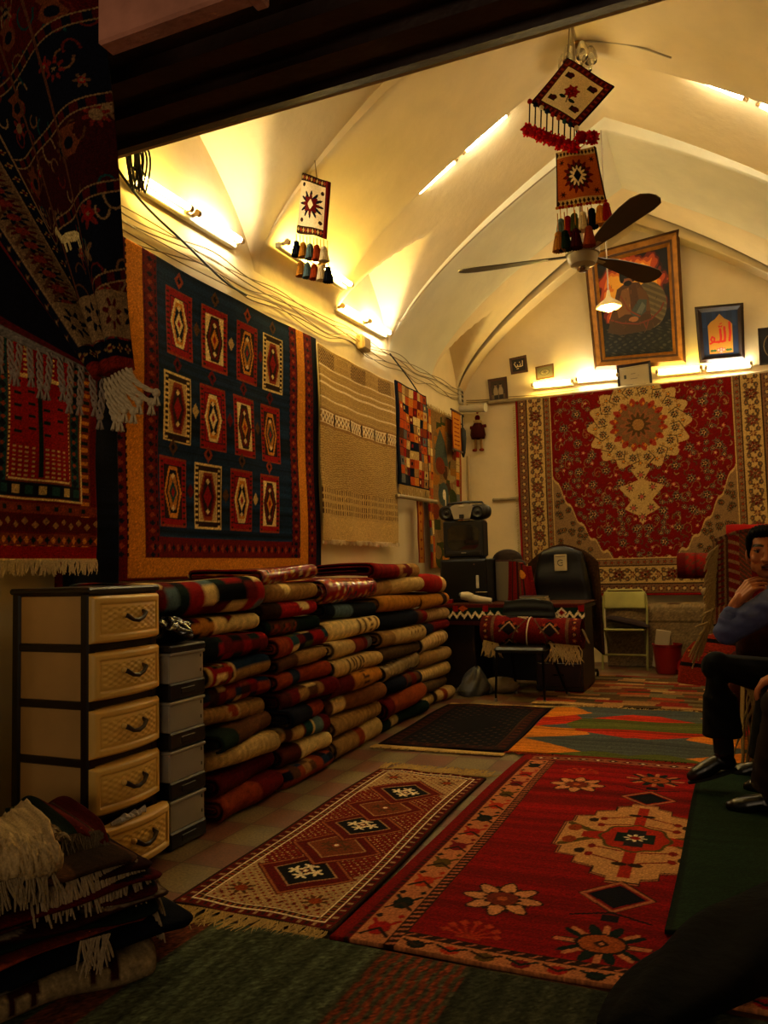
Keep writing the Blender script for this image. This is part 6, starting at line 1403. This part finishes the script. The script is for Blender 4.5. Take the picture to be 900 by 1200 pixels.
o = mesh_obj('cushion', np.concatenate([P1, P2]), F.tolist()+(F[:, ::-1]+484).tolist(), mat('maroon_cushion', (.12, .035, .04), .9, 0, 30, .3, .3, 90), None, True, 0); o.location = (0, 0, .012); tag(o, 'dark maroon flat cushion tilted on the olive folding chair', 'cushion')
# cloth-covered box behind and the buckets
mb = MB(); U, V = np.meshgrid(np.linspace(0, 1, 50), np.linspace(0, 1, 40))
cv = Cv(1.3, .78, 80, 60, (.46, .38, .26)); cv.rect(0, .50, 9, .52, (.30, .24, .16)); cv.rect(0, .62, 9, .78, (.52, .44, .31)); cv.ell(.75, .70, .08, .02, (.2, .1, .08)); cv.grain(.1)
def fn(U, V): s = V*.78; return -1.35+1.3*U, np.where(s > .68, 9.52+(s-.68)*2.6, 9.52+.012*np.sin(U*22)*(1-V)), np.minimum(s, .68)+.006
tag(surface('covered_box', cv, fn, .03, offset=1), 'low box under a pale cloth against the back wall behind the red bucket', 'box')
REDP = mat('red_bucket_plastic', (.48, .04, .03), .35, 0, 5, .1)
t = thing('bucket', 'red plastic bucket holding white papers by the back wall', 'bucket', (-.68, 9.05, 0))
MB().lathe([(0, .0), (.115, .0), (.125, .02), (.148, .29), (.158, .295), (.158, .31), (.146, .31), (.118, .03), (0, .03)], 28, Matrix.Translation((-.66, 9.05, .003))).build('body', REDP, t)
MB().tube([(-.66+.155*math.cos(q), 9.05-.155*abs(math.sin(q))*.35-.155*.0, .305-.09*math.sin(q)) for q in np.linspace(0, PI, 14)], .004, 6).build('handle', MATS['steel'], t)
for k, (dx, dy, a, w, h, lab) in enumerate(((-.07, -.02, .15, .15, .32, 'tall white paper packet standing in the red bucket'), (.06, .03, -.35, .10, .28, 'tilted white paper leaning right in the red bucket'))):
    M = Matrix.Translation((-.66+dx, 9.05+dy, .16)) @ Matrix.Rotation(a, 4, 'Y'); tag(MB().box(-w/2, -.014, -.10, w/2, .014, h-.02, .004, M=M).build('paper_packet', mat('white_paper', (.66, .60, .48), .8)), lab, 'paper')
t = thing('basin', 'low red plastic tub on the floor right of the bucket', 'tub', (-.42, 9.0, 0))
MB().lathe([(0, 0), (.16, 0), (.19, .05), (.17, .13), (.10, .18), (0, .19)], 24, Matrix.Translation((-.40, 9.02, .003))).build('body', REDP, t)
# ------------------------------------------------------------------ rugs heaped along the right wall
folded('wide stack-bottom folded rug forming the bench under the seated people', .42, 1.30, 3.55, 6.05, .004, .24, fl((.13, .05, .04)), name='folded_rug', group='folded rugs forming the bench at right', lump=.004)
folded('upper folded rug of the bench, under the seated people', .40, 1.30, 3.55, 6.05, 0.242, .43, fl((.17, .07, .05)), name='folded_rug', group='folded rugs forming the bench at right', lump=.004, fr=[((.38, 5.1, .40), (.38, 6.0, .40), 120, .33, (-.25, 0, -1)), ((.38, 4.95, .24), (.38, 6.0, .24), 100, .22, (-.15, 0, -1))], frcol=(.50, .42, .28))
folded('dark folded rug filling the front of the bench beyond the seated man', .10, .40, 5.04, 6.0, .004, .42, fl((.12, .05, .04)), group='folded rugs forming the bench at right', lump=.004)
folded('cream fringed rug folded on the bench just behind the seated man', .04, 1.1, 4.98, 6.0, .432, .50, fl((.55, .46, .30)), group='folded rugs forming the bench at right', lump=.006, fr=[((.05, 4.975, .47), (.42, 4.975, .47), 90, .30, (.05, -.12, -1)), ((.04, 4.98, .47), (.04, 5.9, .47), 120, .28, (-.12, 0, -1))], frcol=(.60, .50, .32))
# tall heap behind the seated person with rugs thrown over it
folded('low red-brown folded rug at the base of the heap behind the seated people', -.06, 1.30, 6.2, 7.9, .004, .40, fl((.18, .06, .045)), group='folded rugs heaped by the right wall', lump=.006)
folded('dark folded rug in the middle of the heap behind the seated people', .02, 1.30, 6.35, 7.9, .402, .80, fl((.14, .06, .05)), group='folded rugs heaped by the right wall', lump=.006)
folded('brown folded rug near the top of the heap behind the seated people', .10, 1.30, 6.45, 8.2, .802, 1.08, fl((.22, .10, .06)), group='folded rugs heaped by the right wall', lump=.006)
cv = Cv(1.0, 1.5, 260, 360, (.40, .10, .07)); X, Y = cv.X, cv.Y
cv.rect(0, 0, .10, 9, (.24, .15, .11)); cv.rect(.10, 0, .17, 9, (.40, .09, .07)); cv.rect(.17, 0, .25, 9, (.30, .20, .15)); cv.rect(.25, 0, .42, 9, (.38, .05, .05)); cv.rect(.42, 0, .44, 9, (.55, .44, .3)); cv.put((X > .44), (.50, .42, .28))
cv.put((X > .44) & (np.sin(X*130+3*np.sin(Y*60))*np.sin(Y*150+2*np.sin(X*70)) > .1), (.24, .12, .09)); cv.put((X < .10) & (np.sin(X*190) > .2), (.42, .31, .21)); cv.put((X > .03) & (X < .07) & (np.sin(Y*150) > .2), (.34, .08, .06)); cv.put((X > .17) & (X < .25) & (np.sin(Y*180+X*200) > .6), (.48, .2, .12))
cv.put((X > .1) & (X < .17) & (np.sin(Y*90+X*60) > .5), (.5, .38, .26)); cv.put((X > .27) & (X < .41) & (np.sin(Y*70+X*90)*np.sin(X*80) > .5), (.2, .06, .06)); cv.rect(0, 0, 9, .12, (.44, .20, .12)); [cv.rect(.03*i, 0, .03*i+.012, .12, (.55, .42, .28)) for i in range(34)]; cv.grain(.1)
def fn(U, V):
    # hangs over the front of the heap: u to the right, v up and back over the top
    x = -.13+1.05*U-.02*V+.08*V*(1-U); s = V*1.5
    z = np.where(s < .62, .74+s*.98, 1.345-.02*np.sin((s-.62)*3)); y = np.where(s < .62, 6.12+.10*s+.03*np.sin(8*U), 6.18+(s-.62)*1.0)
    z = z-.06*np.clip(.15-U, 0, 1)/.15*V+.05*np.sin(U*5)
    return x, y, z
th_ = surface('draped_rug', cv, fn, .02, offset=1); tag(th_, 'patterned red and cream rug thrown over the heap behind the seated man', 'rug')
strands(MB(), (-.12, 6.10, .84), (-.07, 6.14, 1.30), 90, .085, (-.9, -.2, -.6), .007, 1.2, (.50, .41, .26), 1.2, 6).build('fringe', WOOL, th_)
strands(MB(), (-.16, 6.1, .72), (-.11, 6.11, .86), 50, .15, (-.5, -.2, -1), .008, 1.3, (.50, .41, .26), .4, 6).build('fringe', WOOL, th_)
folded('supporting folded rug under the thrown patterned rug', .06, 1.30, 6.32, 8.1, 1.082, 1.30, fl((.3, .08, .06)), group='folded rugs heaped by the right wall', lump=.005)
def hroll(name, A, B, r, colf, label, n=60):
    A, B = Vector(A), Vector(B); e = (B-A).normalized(); s = e.cross(Vector((0, 0, 1))).normalized(); u = s.cross(e); L = (B-A).length
    pr_ = [(0, .55), (0, .62), (0, .98), (.02, 1.0)]+[(t, 1+.02*math.sin(t*19)) for t in np.linspace(.05, L-.05, 30)]+[(L-.02, 1.0), (L, .98), (L, .6)]
    vs, fs, cs = [], [], []; m_ = 32
    for (t, k) in pr_:
        for j in range(m_):
            a = 2*PI*j/m_; vs.append(A+e*t+s*(r*k*math.cos(a))+u*(r*k*math.sin(a))); cs.append(colf(t, a, k) if k > .97 else (.12, .05, .04))
    # spiral recess at both ends
    fs = [(i*m_+j, i*m_+(j+1) % m_, (i+1)*m_+(j+1) % m_, (i+1)*m_+j) for i in range(len(pr_)-1) for j in range(m_)]
    fs += [tuple(range(m_))[::-1], tuple((len(pr_)-1)*m_+j for j in range(m_))]
    o = mesh_obj(name, vs, fs, WOOL, None, True, 40, cs); return tag(o, label, 'rug')
hroll('rolled_rug', (-.49, 8.62, 1.145), (.35, 8.62, 1.13), .13, lambda t, a, k: ((.30, .05, .04) if t < .10 or .2 > t > .16 else (.28, .2, .13) if .13 < t < .15 or (t < .3 and math.sin(a*9+t*80) > .5) else (.46, .07, .05)), 'red rolled rug sticking out beside the floral carpet, left of the seated man')
hroll('rolled_rug', (-.02, 8.55, 1.40), (.75, 8.55, 1.38), .14, lambda t, a, k: (.52, .06, .04), 'bright red rolled rug lying high behind the seated man', )
folded('dark folded rug carrying the red rolls behind the seated man', -.22, 1.30, 8.45, 9.3, .004, .50, fl((.12, .05, .04)), group='folded rugs by the back right corner', lump=.005)
folded('upper dark folded rug carrying the red rolls behind the seated man', -.20, 1.30, 8.45, 9.3, .502, 1.01, fl((.10, .04, .035)), group='folded rugs by the back right corner', lump=.005)
# orange-red rug with a black band sloping down the heap
cv = Cv(.9, 1.25, 120, 160, (.42, .11, .05)); X, Y = cv.X, cv.Y; cv.rect(0, 0, .04, 9, (.5, .12, .05)); cv.put(abs(Y-.78) < .05, (.05, .035, .035)); cv.put(abs(Y-.28) < .03, (.07, .05, .05))
[cv.flower(.07+.10*i, .52, .05, 6, (.2, .12, .06), (.55, .35, .15)) for i in range(9)]; [cv.rect(.1*i, .95, .1*i+.05, 1.0, (.5, .42, .28)) for i in range(9)]; cv.grain(.12)
def fn(U, V):
    # a soft mound: u sweeps round the front, v climbs to the top
    a = PI*1.02+U*PI*.98; r = np.cos(V*PI/2*.96)**.55
    return .14+.64*r*np.cos(a)+.02*np.sin(7*U+3*V), 8.36+.34*r*np.sin(a)+.02*np.sin(9*U), .012+.46*np.sin(V*PI/2)**.9+.015*np.sin(8*U)*np.sin(PI*V)
tag(surface('bundled_rug', cv, fn, .03, offset=1), 'orange-red rug with a black band bundled on the floor beside the bucket', 'rug')
tag(MB().ball((-.22, 9.3, .85), (.085, .06, .055), 14, 9, e=.9).build('white_bundle', MATS['off_white_cloth']), 'small crumpled white cloth below the red roll at the back right', 'cloth')
# ------------------------------------------------------------------ people
def fuse(mb, voxel, smooth=6, fac=.5):
    """one continuous surface grown round overlapping limbs"""
    me = bpy.data.meshes.new('fuse'); me.from_pydata(mb.v, [], mb.f); o = bpy.data.objects.new('fuse', me); C.objects.link(o)
    r = o.modifiers.new('r', 'REMESH'); r.mode = 'VOXEL'; r.voxel_size = voxel
    if smooth: s = o.modifiers.new('s', 'SMOOTH'); s.iterations = smooth; s.factor = fac
    dg = bpy.context.evaluated_depsgraph_get(); ev = o.evaluated_get(dg); m2 = ev.to_mesh()
    V = np.empty(len(m2.vertices)*3); m2.vertices.foreach_get('co', V); V = V.reshape(-1, 3)
    F = [tuple(p.vertices) for p in m2.polygons]; ev.to_mesh_clear(); bpy.data.objects.remove(o); bpy.data.meshes.remove(me)
    return V, F
def vec(*a): return Vector(a)
def hand(mb, wrist, d, n, side, curl=(.5, .6, .5), k=1., spread=.06, thumb=(.55, .65, .35)):
    """palm and five fingers; d finger direction, n palm normal (fingers curl to it), side = towards the thumb"""
    d, n = Vector(d).normalized(), Vector(n).normalized(); n = (n-d*n.dot(d)).normalized(); s = Vector(side); s = (s-d*s.dot(d)-n*s.dot(n)).normalized(); w = Vector(wrist)
    mb.limb([w-d*.03*k, w+d*.012*k], [.026*k, .027*k])
    for i, (off, L, r) in enumerate(((.033, .072, .0092), (.011, .079, .0096), (-.011, .073, .0092), (-.032, .058, .0082))):
        kn = w+d*(.092-.006*abs(i-1.2))*k+s*off*k
        mb.limb([w+d*.01*k+s*off*.45*k, w+d*.05*k+s*off*.8*k, kn], [.0165*k, .0155*k, .0125*k])
        p, a, dirn = kn, 0., d+s*(off*spread*20*.1)
        c1 = curl[0]*(1+.12*i); P, R = [kn], [.0115*k]
        for seg, c in zip((.46, .31, .23), (c1, curl[1], curl[2])):
            a += c; v = (d*math.cos(a)+n*math.sin(a)+s*spread*(1.5-i)*.35).normalized(); p = p+v*L*1.0*seg*k; P.append(p); R.append(r*k*(1-.10*len(R)))
        mb.limb(P, R)
    b = w+d*.022*k+s*.026*k; t1 = (d*thumb[0]+s*thumb[1]+n*thumb[2]).normalized(); t2 = (d*.85+s*.25+n*.45).normalized()
    mb.limb([w+d*.01*k+s*.012*k, b, b+t1*.042*k, b+t1*.042*k+t2*.032*k, b+t1*.042*k+t2*.056*k], [.018*k, .017*k, .0125*k, .011*k, .0085*k])
def head(mb, c, face, up, k):
    f = Vector(face).normalized(); u = Vector(up); u = (u-f*u.dot(f)).normalized(); s = f.cross(u).normalized()    # s: the person's right... mirrored pairs below
    c = Vector(c); Q = lambda x, y, z: c+s*x*k+f*y*k+u*z*k
    M3 = Matrix((s, f, u)).transposed()
    def E(x, y, z, rx, ry, rz): mb.ball(Q(x, y, z), (rx*k, ry*k, rz*k), 20, 14, M=M3)
    E(0, -.015, .035, .074, .094, .082); E(0, .025, .0, .068, .068, .085); E(0, .035, -.06, .054, .052, .055); E(0, .058, -.092, .028, .026, .022)
    for q in (-1, 1):
        E(q*.042, .058, -.022, .024, .02, .02); E(q*.050, .0, -.055, .018, .05, .03); E(q*.032, .079, .028, .025, .012, .009); E(q*.076, -.012, -.008, .010, .018, .031); E(q*.017, .096, -.030, .010, .011, .009)
    mb.limb([Q(0, .084, .026), Q(0, .098, .0), Q(0, .110, -.026)], [.0095*k, .011*k, .0135*k])
    E(0, .088, -.052, .026, .011, .0065); E(0, .086, -.066, .023, .011, .0075)
    return Q, M3
def person(label, J, shirt_c, trouser_c, hair_c, k=1.05, skin_c=(.64, .37, .21), open_collar=True, shoe_c=(.035, .022, .018)):
    V_ = {a: Vector(b) for a, b in J.items() if isinstance(b, tuple)}
    t = thing('person', label, 'person', (V_['pelvis'].x, V_['pelvis'].y, 0))
    P = V_
    mb = MB()
    mb.limb([P['pelvis'], P['waist'], P['chest'], P['neck']], [.135, .125, .13, .058]); mb.limb([P['sl'], P['neck']-vec(0, 0, .03), P['sr']], [.055, .07, .055]); mb.limb([P['neck']-vec(0, 0, .04), P['head']-Vector(J['up'])*.05*k-Vector(J['face'])*.01], [.062*k, .055*k])
    for a in 'lr':
        mb.limb([P['s'+a], P['e'+a], P['w'+a]], [.052, .042, .030]); mb.limb([P['h'+a], P['k'+a], P['a'+a]], [.085, .056, .040])
    Q, M3 = head(mb, P['head'], J['face'], J['up'], k)
    Vb, Fb = fuse(mb, .0055, 5)
    hb = MB()
    for a in 'lr': hd = J['hand'+a]; hand(hb, P['w'+a]+Vector(hd['d']).normalized()*.02, hd['d'], hd['n'], hd['s'], hd.get('curl', (.4, .5, .4)), hd.get('k', 1.08))
    Vh, Fh = fuse(hb, .0032, 3)
    col = np.empty((len(Vb)+len(Vh), 3)); col[:] = skin_c; A = np.concatenate([Vb, Vh])
    L = (A-np.array(P['head'])) @ np.array(M3) / k     # head frame: x side, y forward, z up
    near = np.linalg.norm(L, axis=1) < .17
    def paint(m, c, w=1.): col[m] = col[m]*(1-w)+np.array(c)*w
    paint(near & (L[:, 1] > .0) & (L[:, 2] < -.045) & (L[:, 2] > -.13), np.array(skin_c)*.82, .6)
    paint(near & (L[:, 1] > .075) & (abs(L[:, 0]) < .026) & (L[:, 2] < -.046) & (L[:, 2] > -.073), (.36, .13, .09)); paint(near & (L[:, 1] > .08) & (abs(L[:, 0]) < .024) & (abs(L[:, 2]+.0585) < .0028), (.10, .03, .025))
    for q in (-1, 1): paint(near & (L[:, 1] > .055) & (abs(L[:, 0]-q*.034) < .026) & (abs(L[:, 2]-.034-.006*np.cos((L[:, 0]-q*.034)*60)) < .0062), hair_c)
    body = mesh_obj('body', A, Fb+[tuple(i+len(Vb) for i in f) for f in Fh], SKIN, t, True, 0, col)
    for q in (-1, 1):
        c = Q(q*.033, .0755, .012); eb = MB().ball(c, (.0135*k, .0105*k, .0085*k), 14, 10, M=M3, col=(.62, .55, .48)); eb.ball(Q(q*.033, .0835, .012), (.0062*k, .004*k, .0062*k), 10, 8, M=M3, col=(.06, .03, .02)); eb.build('eye', SKIN, body)
        lid = MB().limb([Q(q*.021, .082, .0175), Q(q*.033, .088, .0215), Q(q*.047, .080, .0165)], [.0042*k]*3); lid.c = [tuple(np.array(skin_c)*.62)]*len(lid.v); lid.build('eyelid', SKIN, body)
    # hair: shell over the skull
    hv = MB()
    def H(x, y, z, rx, ry, rz): hv.ball(Q(x, y, z), (rx*k, ry*k, rz*k), 20, 14, M=M3)
    H(0, -.026, .048, .081, .094, .080); H(0, -.055, .005, .076, .066, .085); H(0, .045, .094, .058, .045, .022); H(0, .005, .095, .064, .07, .035)
    for q in (-1, 1): H(q*.066, .020, .045, .016, .038, .045); H(q*.071, .018, .005, .008, .015, .028)
    Vv, Fv = fuse(hv, .006, 3); hc = np.empty((len(Vv), 3)); hc[:] = hair_c; hc *= (1+.35*np.sin(Vv[:, 0]*700+Vv[:, 2]*300)[:, None]*.5)
    Lh = (Vv-np.array(P['head'])) @ np.array(M3)/k; Vv = Vv+np.outer(.0025*np.sin(Lh[:, 0]*420+Lh[:, 1]*60), np.array(J['up'])); mesh_obj('hair', Vv, Fv, WOOL, t, True, 0, hc)
    # shirt
    sb = MB(); sb.limb([P['pelvis']+vec(0, 0, .02), P['waist'], P['chest'], P['neck']-vec(0, 0, .05)], [.158, .152, .158, .088]); sb.limb([P['sl'], P['neck']-vec(0, 0, .055), P['sr']], [.080, .088, .080])
    for a in 'lr':
        e1 = P['e'+a]+(P['w'+a]-P['e'+a])*J.get('cuff'+a, .80)
        sb.limb([P['s'+a], (P['s'+a]+P['e'+a])/2, P['e'+a], (P['e'+a]+e1)/2, e1], [.078, .072, .066, .060, .050])
    Vs, Fs = fuse(sb, .008, 6); 
    w = .006*np.sin(Vs[:, 2]*70+Vs[:, 0]*40)*np.sin(Vs[:, 1]*30+Vs[:, 2]*25); Vs[:, 1] += w; Vs[:, 0] += w*.6
    sc_ = np.empty((len(Vs), 3)); sc_[:] = shirt_c; sh = mesh_obj('shirt', Vs, Fs, CLOTHM, t, True, 0, sc_)
    f = Vector(J['face']); nk = P['neck']; cb = MB()
    for q in (-1, 1):
        s_ = M3 @ Vector((q, 0, 0)); cb.tube([nk+s_*.015+f*.085-vec(0, 0, .05), nk+s_*.055+f*.055-vec(0, 0, .005), nk+s_*.066-f*.02+vec(0, 0, .012), nk-f*.065+vec(0, 0, .015)], [.012, .020, .022, .022], 8, flat=.4, col=shirt_c)
    cb.build('collar', CLOTHM, sh)
    for a in 'lr':
        c1, c0 = P['e'+a]+(P['w'+a]-P['e'+a])*J.get('cuff'+a, .8), P['e'+a]+(P['w'+a]-P['e'+a])*(J.get('cuff'+a, .8)-.22); MB().tube([c0+(c1-c0)*.2, c0+(c1-c0)*1.12], [.060, .050], 18, col=tuple(np.array(shirt_c)*.95)).build('cuff', CLOTHM, sh)
    # trousers
    tb = MB(); tb.limb([P['pelvis']-vec(0, 0, .02), P['waist']-vec(0, 0, .06)], [.165, .150])
    for a in 'lr':
        hem = P['k'+a]+(P['a'+a]-P['k'+a])*J.get('hem'+a, .9)
        tb.limb([P['h'+a], (P['h'+a]+P['k'+a])/2, P['k'+a], (P['k'+a]+hem)/2], [.110, .096, .080, .080]); tb.tube([(P['k'+a]*.6+hem*.4), hem], [.080, .098], 18)
    Vt, Ft = fuse(tb, .008, 5); w = .005*np.sin(Vt[:, 2]*60+Vt[:, 0]*50); Vt[:, 1] += w
    tc = np.empty((len(Vt), 3)); tc[:] = trouser_c; mesh_obj('trousers', Vt, Ft, CLOTHM, t, True, 0, tc)
    # shoes and socks
    for a in 'lr':
        an, toe = P['a'+a], P['toe'+a]; d = (toe-an); fl_ = Vector((d.x, d.y, d.z)); heel = an+vec(0, 0, -.055)-Vector((fl_.x, fl_.y, 0)).normalized()*.055 if 'heel'+a not in P else P['heel'+a]
        mid = heel.lerp(toe, .62); bx = MB()
        bx.limb([heel+vec(0, 0, .012), heel.lerp(toe, .3)+vec(0, 0, .028), mid+vec(0, 0, .010), heel.lerp(toe, .84)+vec(0, 0, .0), toe+vec(0, 0, -.002)], [.036, .040, .044, .038, .024]); bx.limb([heel+vec(0, 0, .02)+(toe-heel)*.05, an+vec(0, 0, .0)], [.036, .046])
        Vq, Fq = fuse(bx, .006, 4); zmin = Vq[:, 2].min(); ob = mesh_obj('shoe', Vq, Fq, SHOEM, t, True, 0, None)
        so = MB(); e = (toe-heel).normalized(); sd = e.cross(Vector((0, 0, 1))).normalized(); up_ = sd.cross(e); pl = []
        for q in np.linspace(0, 2*PI, 28, endpoint=False):
            r_ = .040+.006*math.cos(2*q); pl.append(heel+e*((toe-heel).length*.5+((toe-heel).length*.5+.028)*math.cos(q))+sd*(.044*math.sin(q)*(1-.12*math.cos(q)))-up_*.034)
        so.prism(pl, up_*.012).build('sole', SOLEM, ob)
        kb = P['k'+a]+(an-P['k'+a])*.80; MB().tube([kb, an], [.050, .048], 14).build('sock', SHOEM2, t)
    return t
CLOTHM = mat_colour('clothing', rough=.85, noise=.08, nscale=60, bump=.12, sheen=0., spec=.12)
SHOEM = mat('black_leather_shoe', (.035, .025, .02), .28, 0, 12, .2, .05, 40, spec=.6); SOLEM = mat('dark_sole', (.025, .02, .018), .7); SHOEM2 = mat('black_sock', (.02, .018, .018), .9)
person('seated man in a blue shirt, legs crossed, hand held to his mouth', dict(
    pelvis=(.46, 4.60, .585), waist=(.42, 4.58, .74), chest=(.35, 4.545, .93), neck=(.24, 4.51, 1.085), head=(.170, 4.46, 1.225), face=(-.02, -1, -.04), up=(-.03, -.02, 1),
    sl=(.22, 4.34, 1.00), sr=(.37, 4.70, 1.01), el=(-.03, 4.37, .835), wl=(.018, 4.365, .975), er=(.47, 4.94, .79), wr=(.40, 4.82, .67),
    hl=(.42, 4.50, .56), hr=(.44, 4.72, .56), kl=(-.085, 4.40, .655), al=(-.075, 4.42, .225), toel=(-.235, 4.39, .105), heell=(-.055, 4.43, .165), kr=(.17, 4.76, .52), ar=(.13, 4.80, .095), toer=(-.055, 4.80, .035), heelr=(.115, 4.80, .040),
    handl=dict(d=(.55, -.10, .72), n=(.55, .55, -.55), s=(.2, .9, .35), curl=(.55, .35, .25), k=1.12), handr=dict(d=(-.9, -.1, -.25), n=(0, 0, -1), s=(0, -1, 0), curl=(.3, .3, .3)), cuffl=.62, cuffr=.85, heml=.80, hemr=.92),
    (.29, .32, .50), (.03, .027, .026), (.035, .025, .022), k=1.12)
person('person in grey-brown trousers at the right edge, hand resting on the knee', dict(
    pelvis=(.66, 4.10, .585), waist=(.68, 4.10, .75), chest=(.68, 4.09, .95), neck=(.66, 4.08, 1.12), head=(.65, 4.07, 1.27), face=(-.95, -.2, 0), up=(0, 0, 1),
    sl=(.66, 3.89, 1.04), sr=(.68, 4.28, 1.04), el=(.52, 3.86, .78), wl=(.30, 3.98, .665), er=(.55, 4.34, .78), wr=(.215, 4.20, .665),
    hl=(.63, 4.00, .56), hr=(.63, 4.22, .56), kl=(.17, 3.96, .545), al=(.125, 4.11, .105), toel=(-.055, 4.12, .05), heell=(.135, 4.11, .05), kr=(.175, 4.24, .545), ar=(.17, 4.46, .105), toer=(.025, 4.49, .05), heelr=(.20, 4.46, .05),
    handl=dict(d=(-.9, .05, -.4), n=(-.2, 0, -1), s=(0, 1, 0), curl=(.35, .4, .3)), handr=dict(d=(-.9, -.05, -.45), n=(-.2, 0, -1), s=(0, -1, 0), curl=(.4, .45, .3)), heml=.88, hemr=.88),
    (.10, .09, .085), (.15, .11, .09), (.03, .025, .022))
# ------------------------------------------------------------------ camera, world, view
cam = bpy.data.cameras.new('camera'); cam.sensor_width = 36; cam.sensor_fit = 'AUTO'; cam.lens = 930/1200*36; cam.clip_start = .05; cam.clip_end = 60
co = bpy.data.objects.new('camera', cam); C.objects.link(co)
R = Matrix(((0.91675067, 0.05066578, 0.39623376), (0.39868114, -0.05414188, -0.91549003), (-0.02493118, 0.99724703, -0.0698341)))
co.matrix_world = Matrix.Translation((0, 0, 1.2)) @ R.to_4x4()
sc = bpy.context.scene; sc.camera = co
ld = bpy.data.lights.new('entrance_fill', 'AREA'); ld.energy = 13; ld.color = (1, .72, .42); ld.shape = 'RECTANGLE'; ld.size = 2.5; ld.size_y = 1.0  # unseen fill added outside the entrance to brighten near rug, pile and lintel
lo = bpy.data.objects.new('entrance_fill', ld); C.objects.link(lo); lo.location = (-.3, -2.6, 1.7); lo.rotation_euler = (math.radians(92), 0, math.radians(14))
w = bpy.data.worlds.new('world'); sc.world = w; w.use_nodes = True
w.node_tree.nodes['Background'].inputs[0].default_value = (1.0, .72, .42, 1); w.node_tree.nodes['Background'].inputs[1].default_value = .02
vs = sc.view_settings; vs.view_transform = 'Standard'; vs.look = 'None'; vs.gamma = 1; vs.use_curve_mapping = False; vs.exposure = 1.12
sc.cycles.max_bounces = 6; sc.cycles.diffuse_bounces = 4; sc.cycles.use_denoising = True; sc.cycles.sample_clamp_indirect = 6
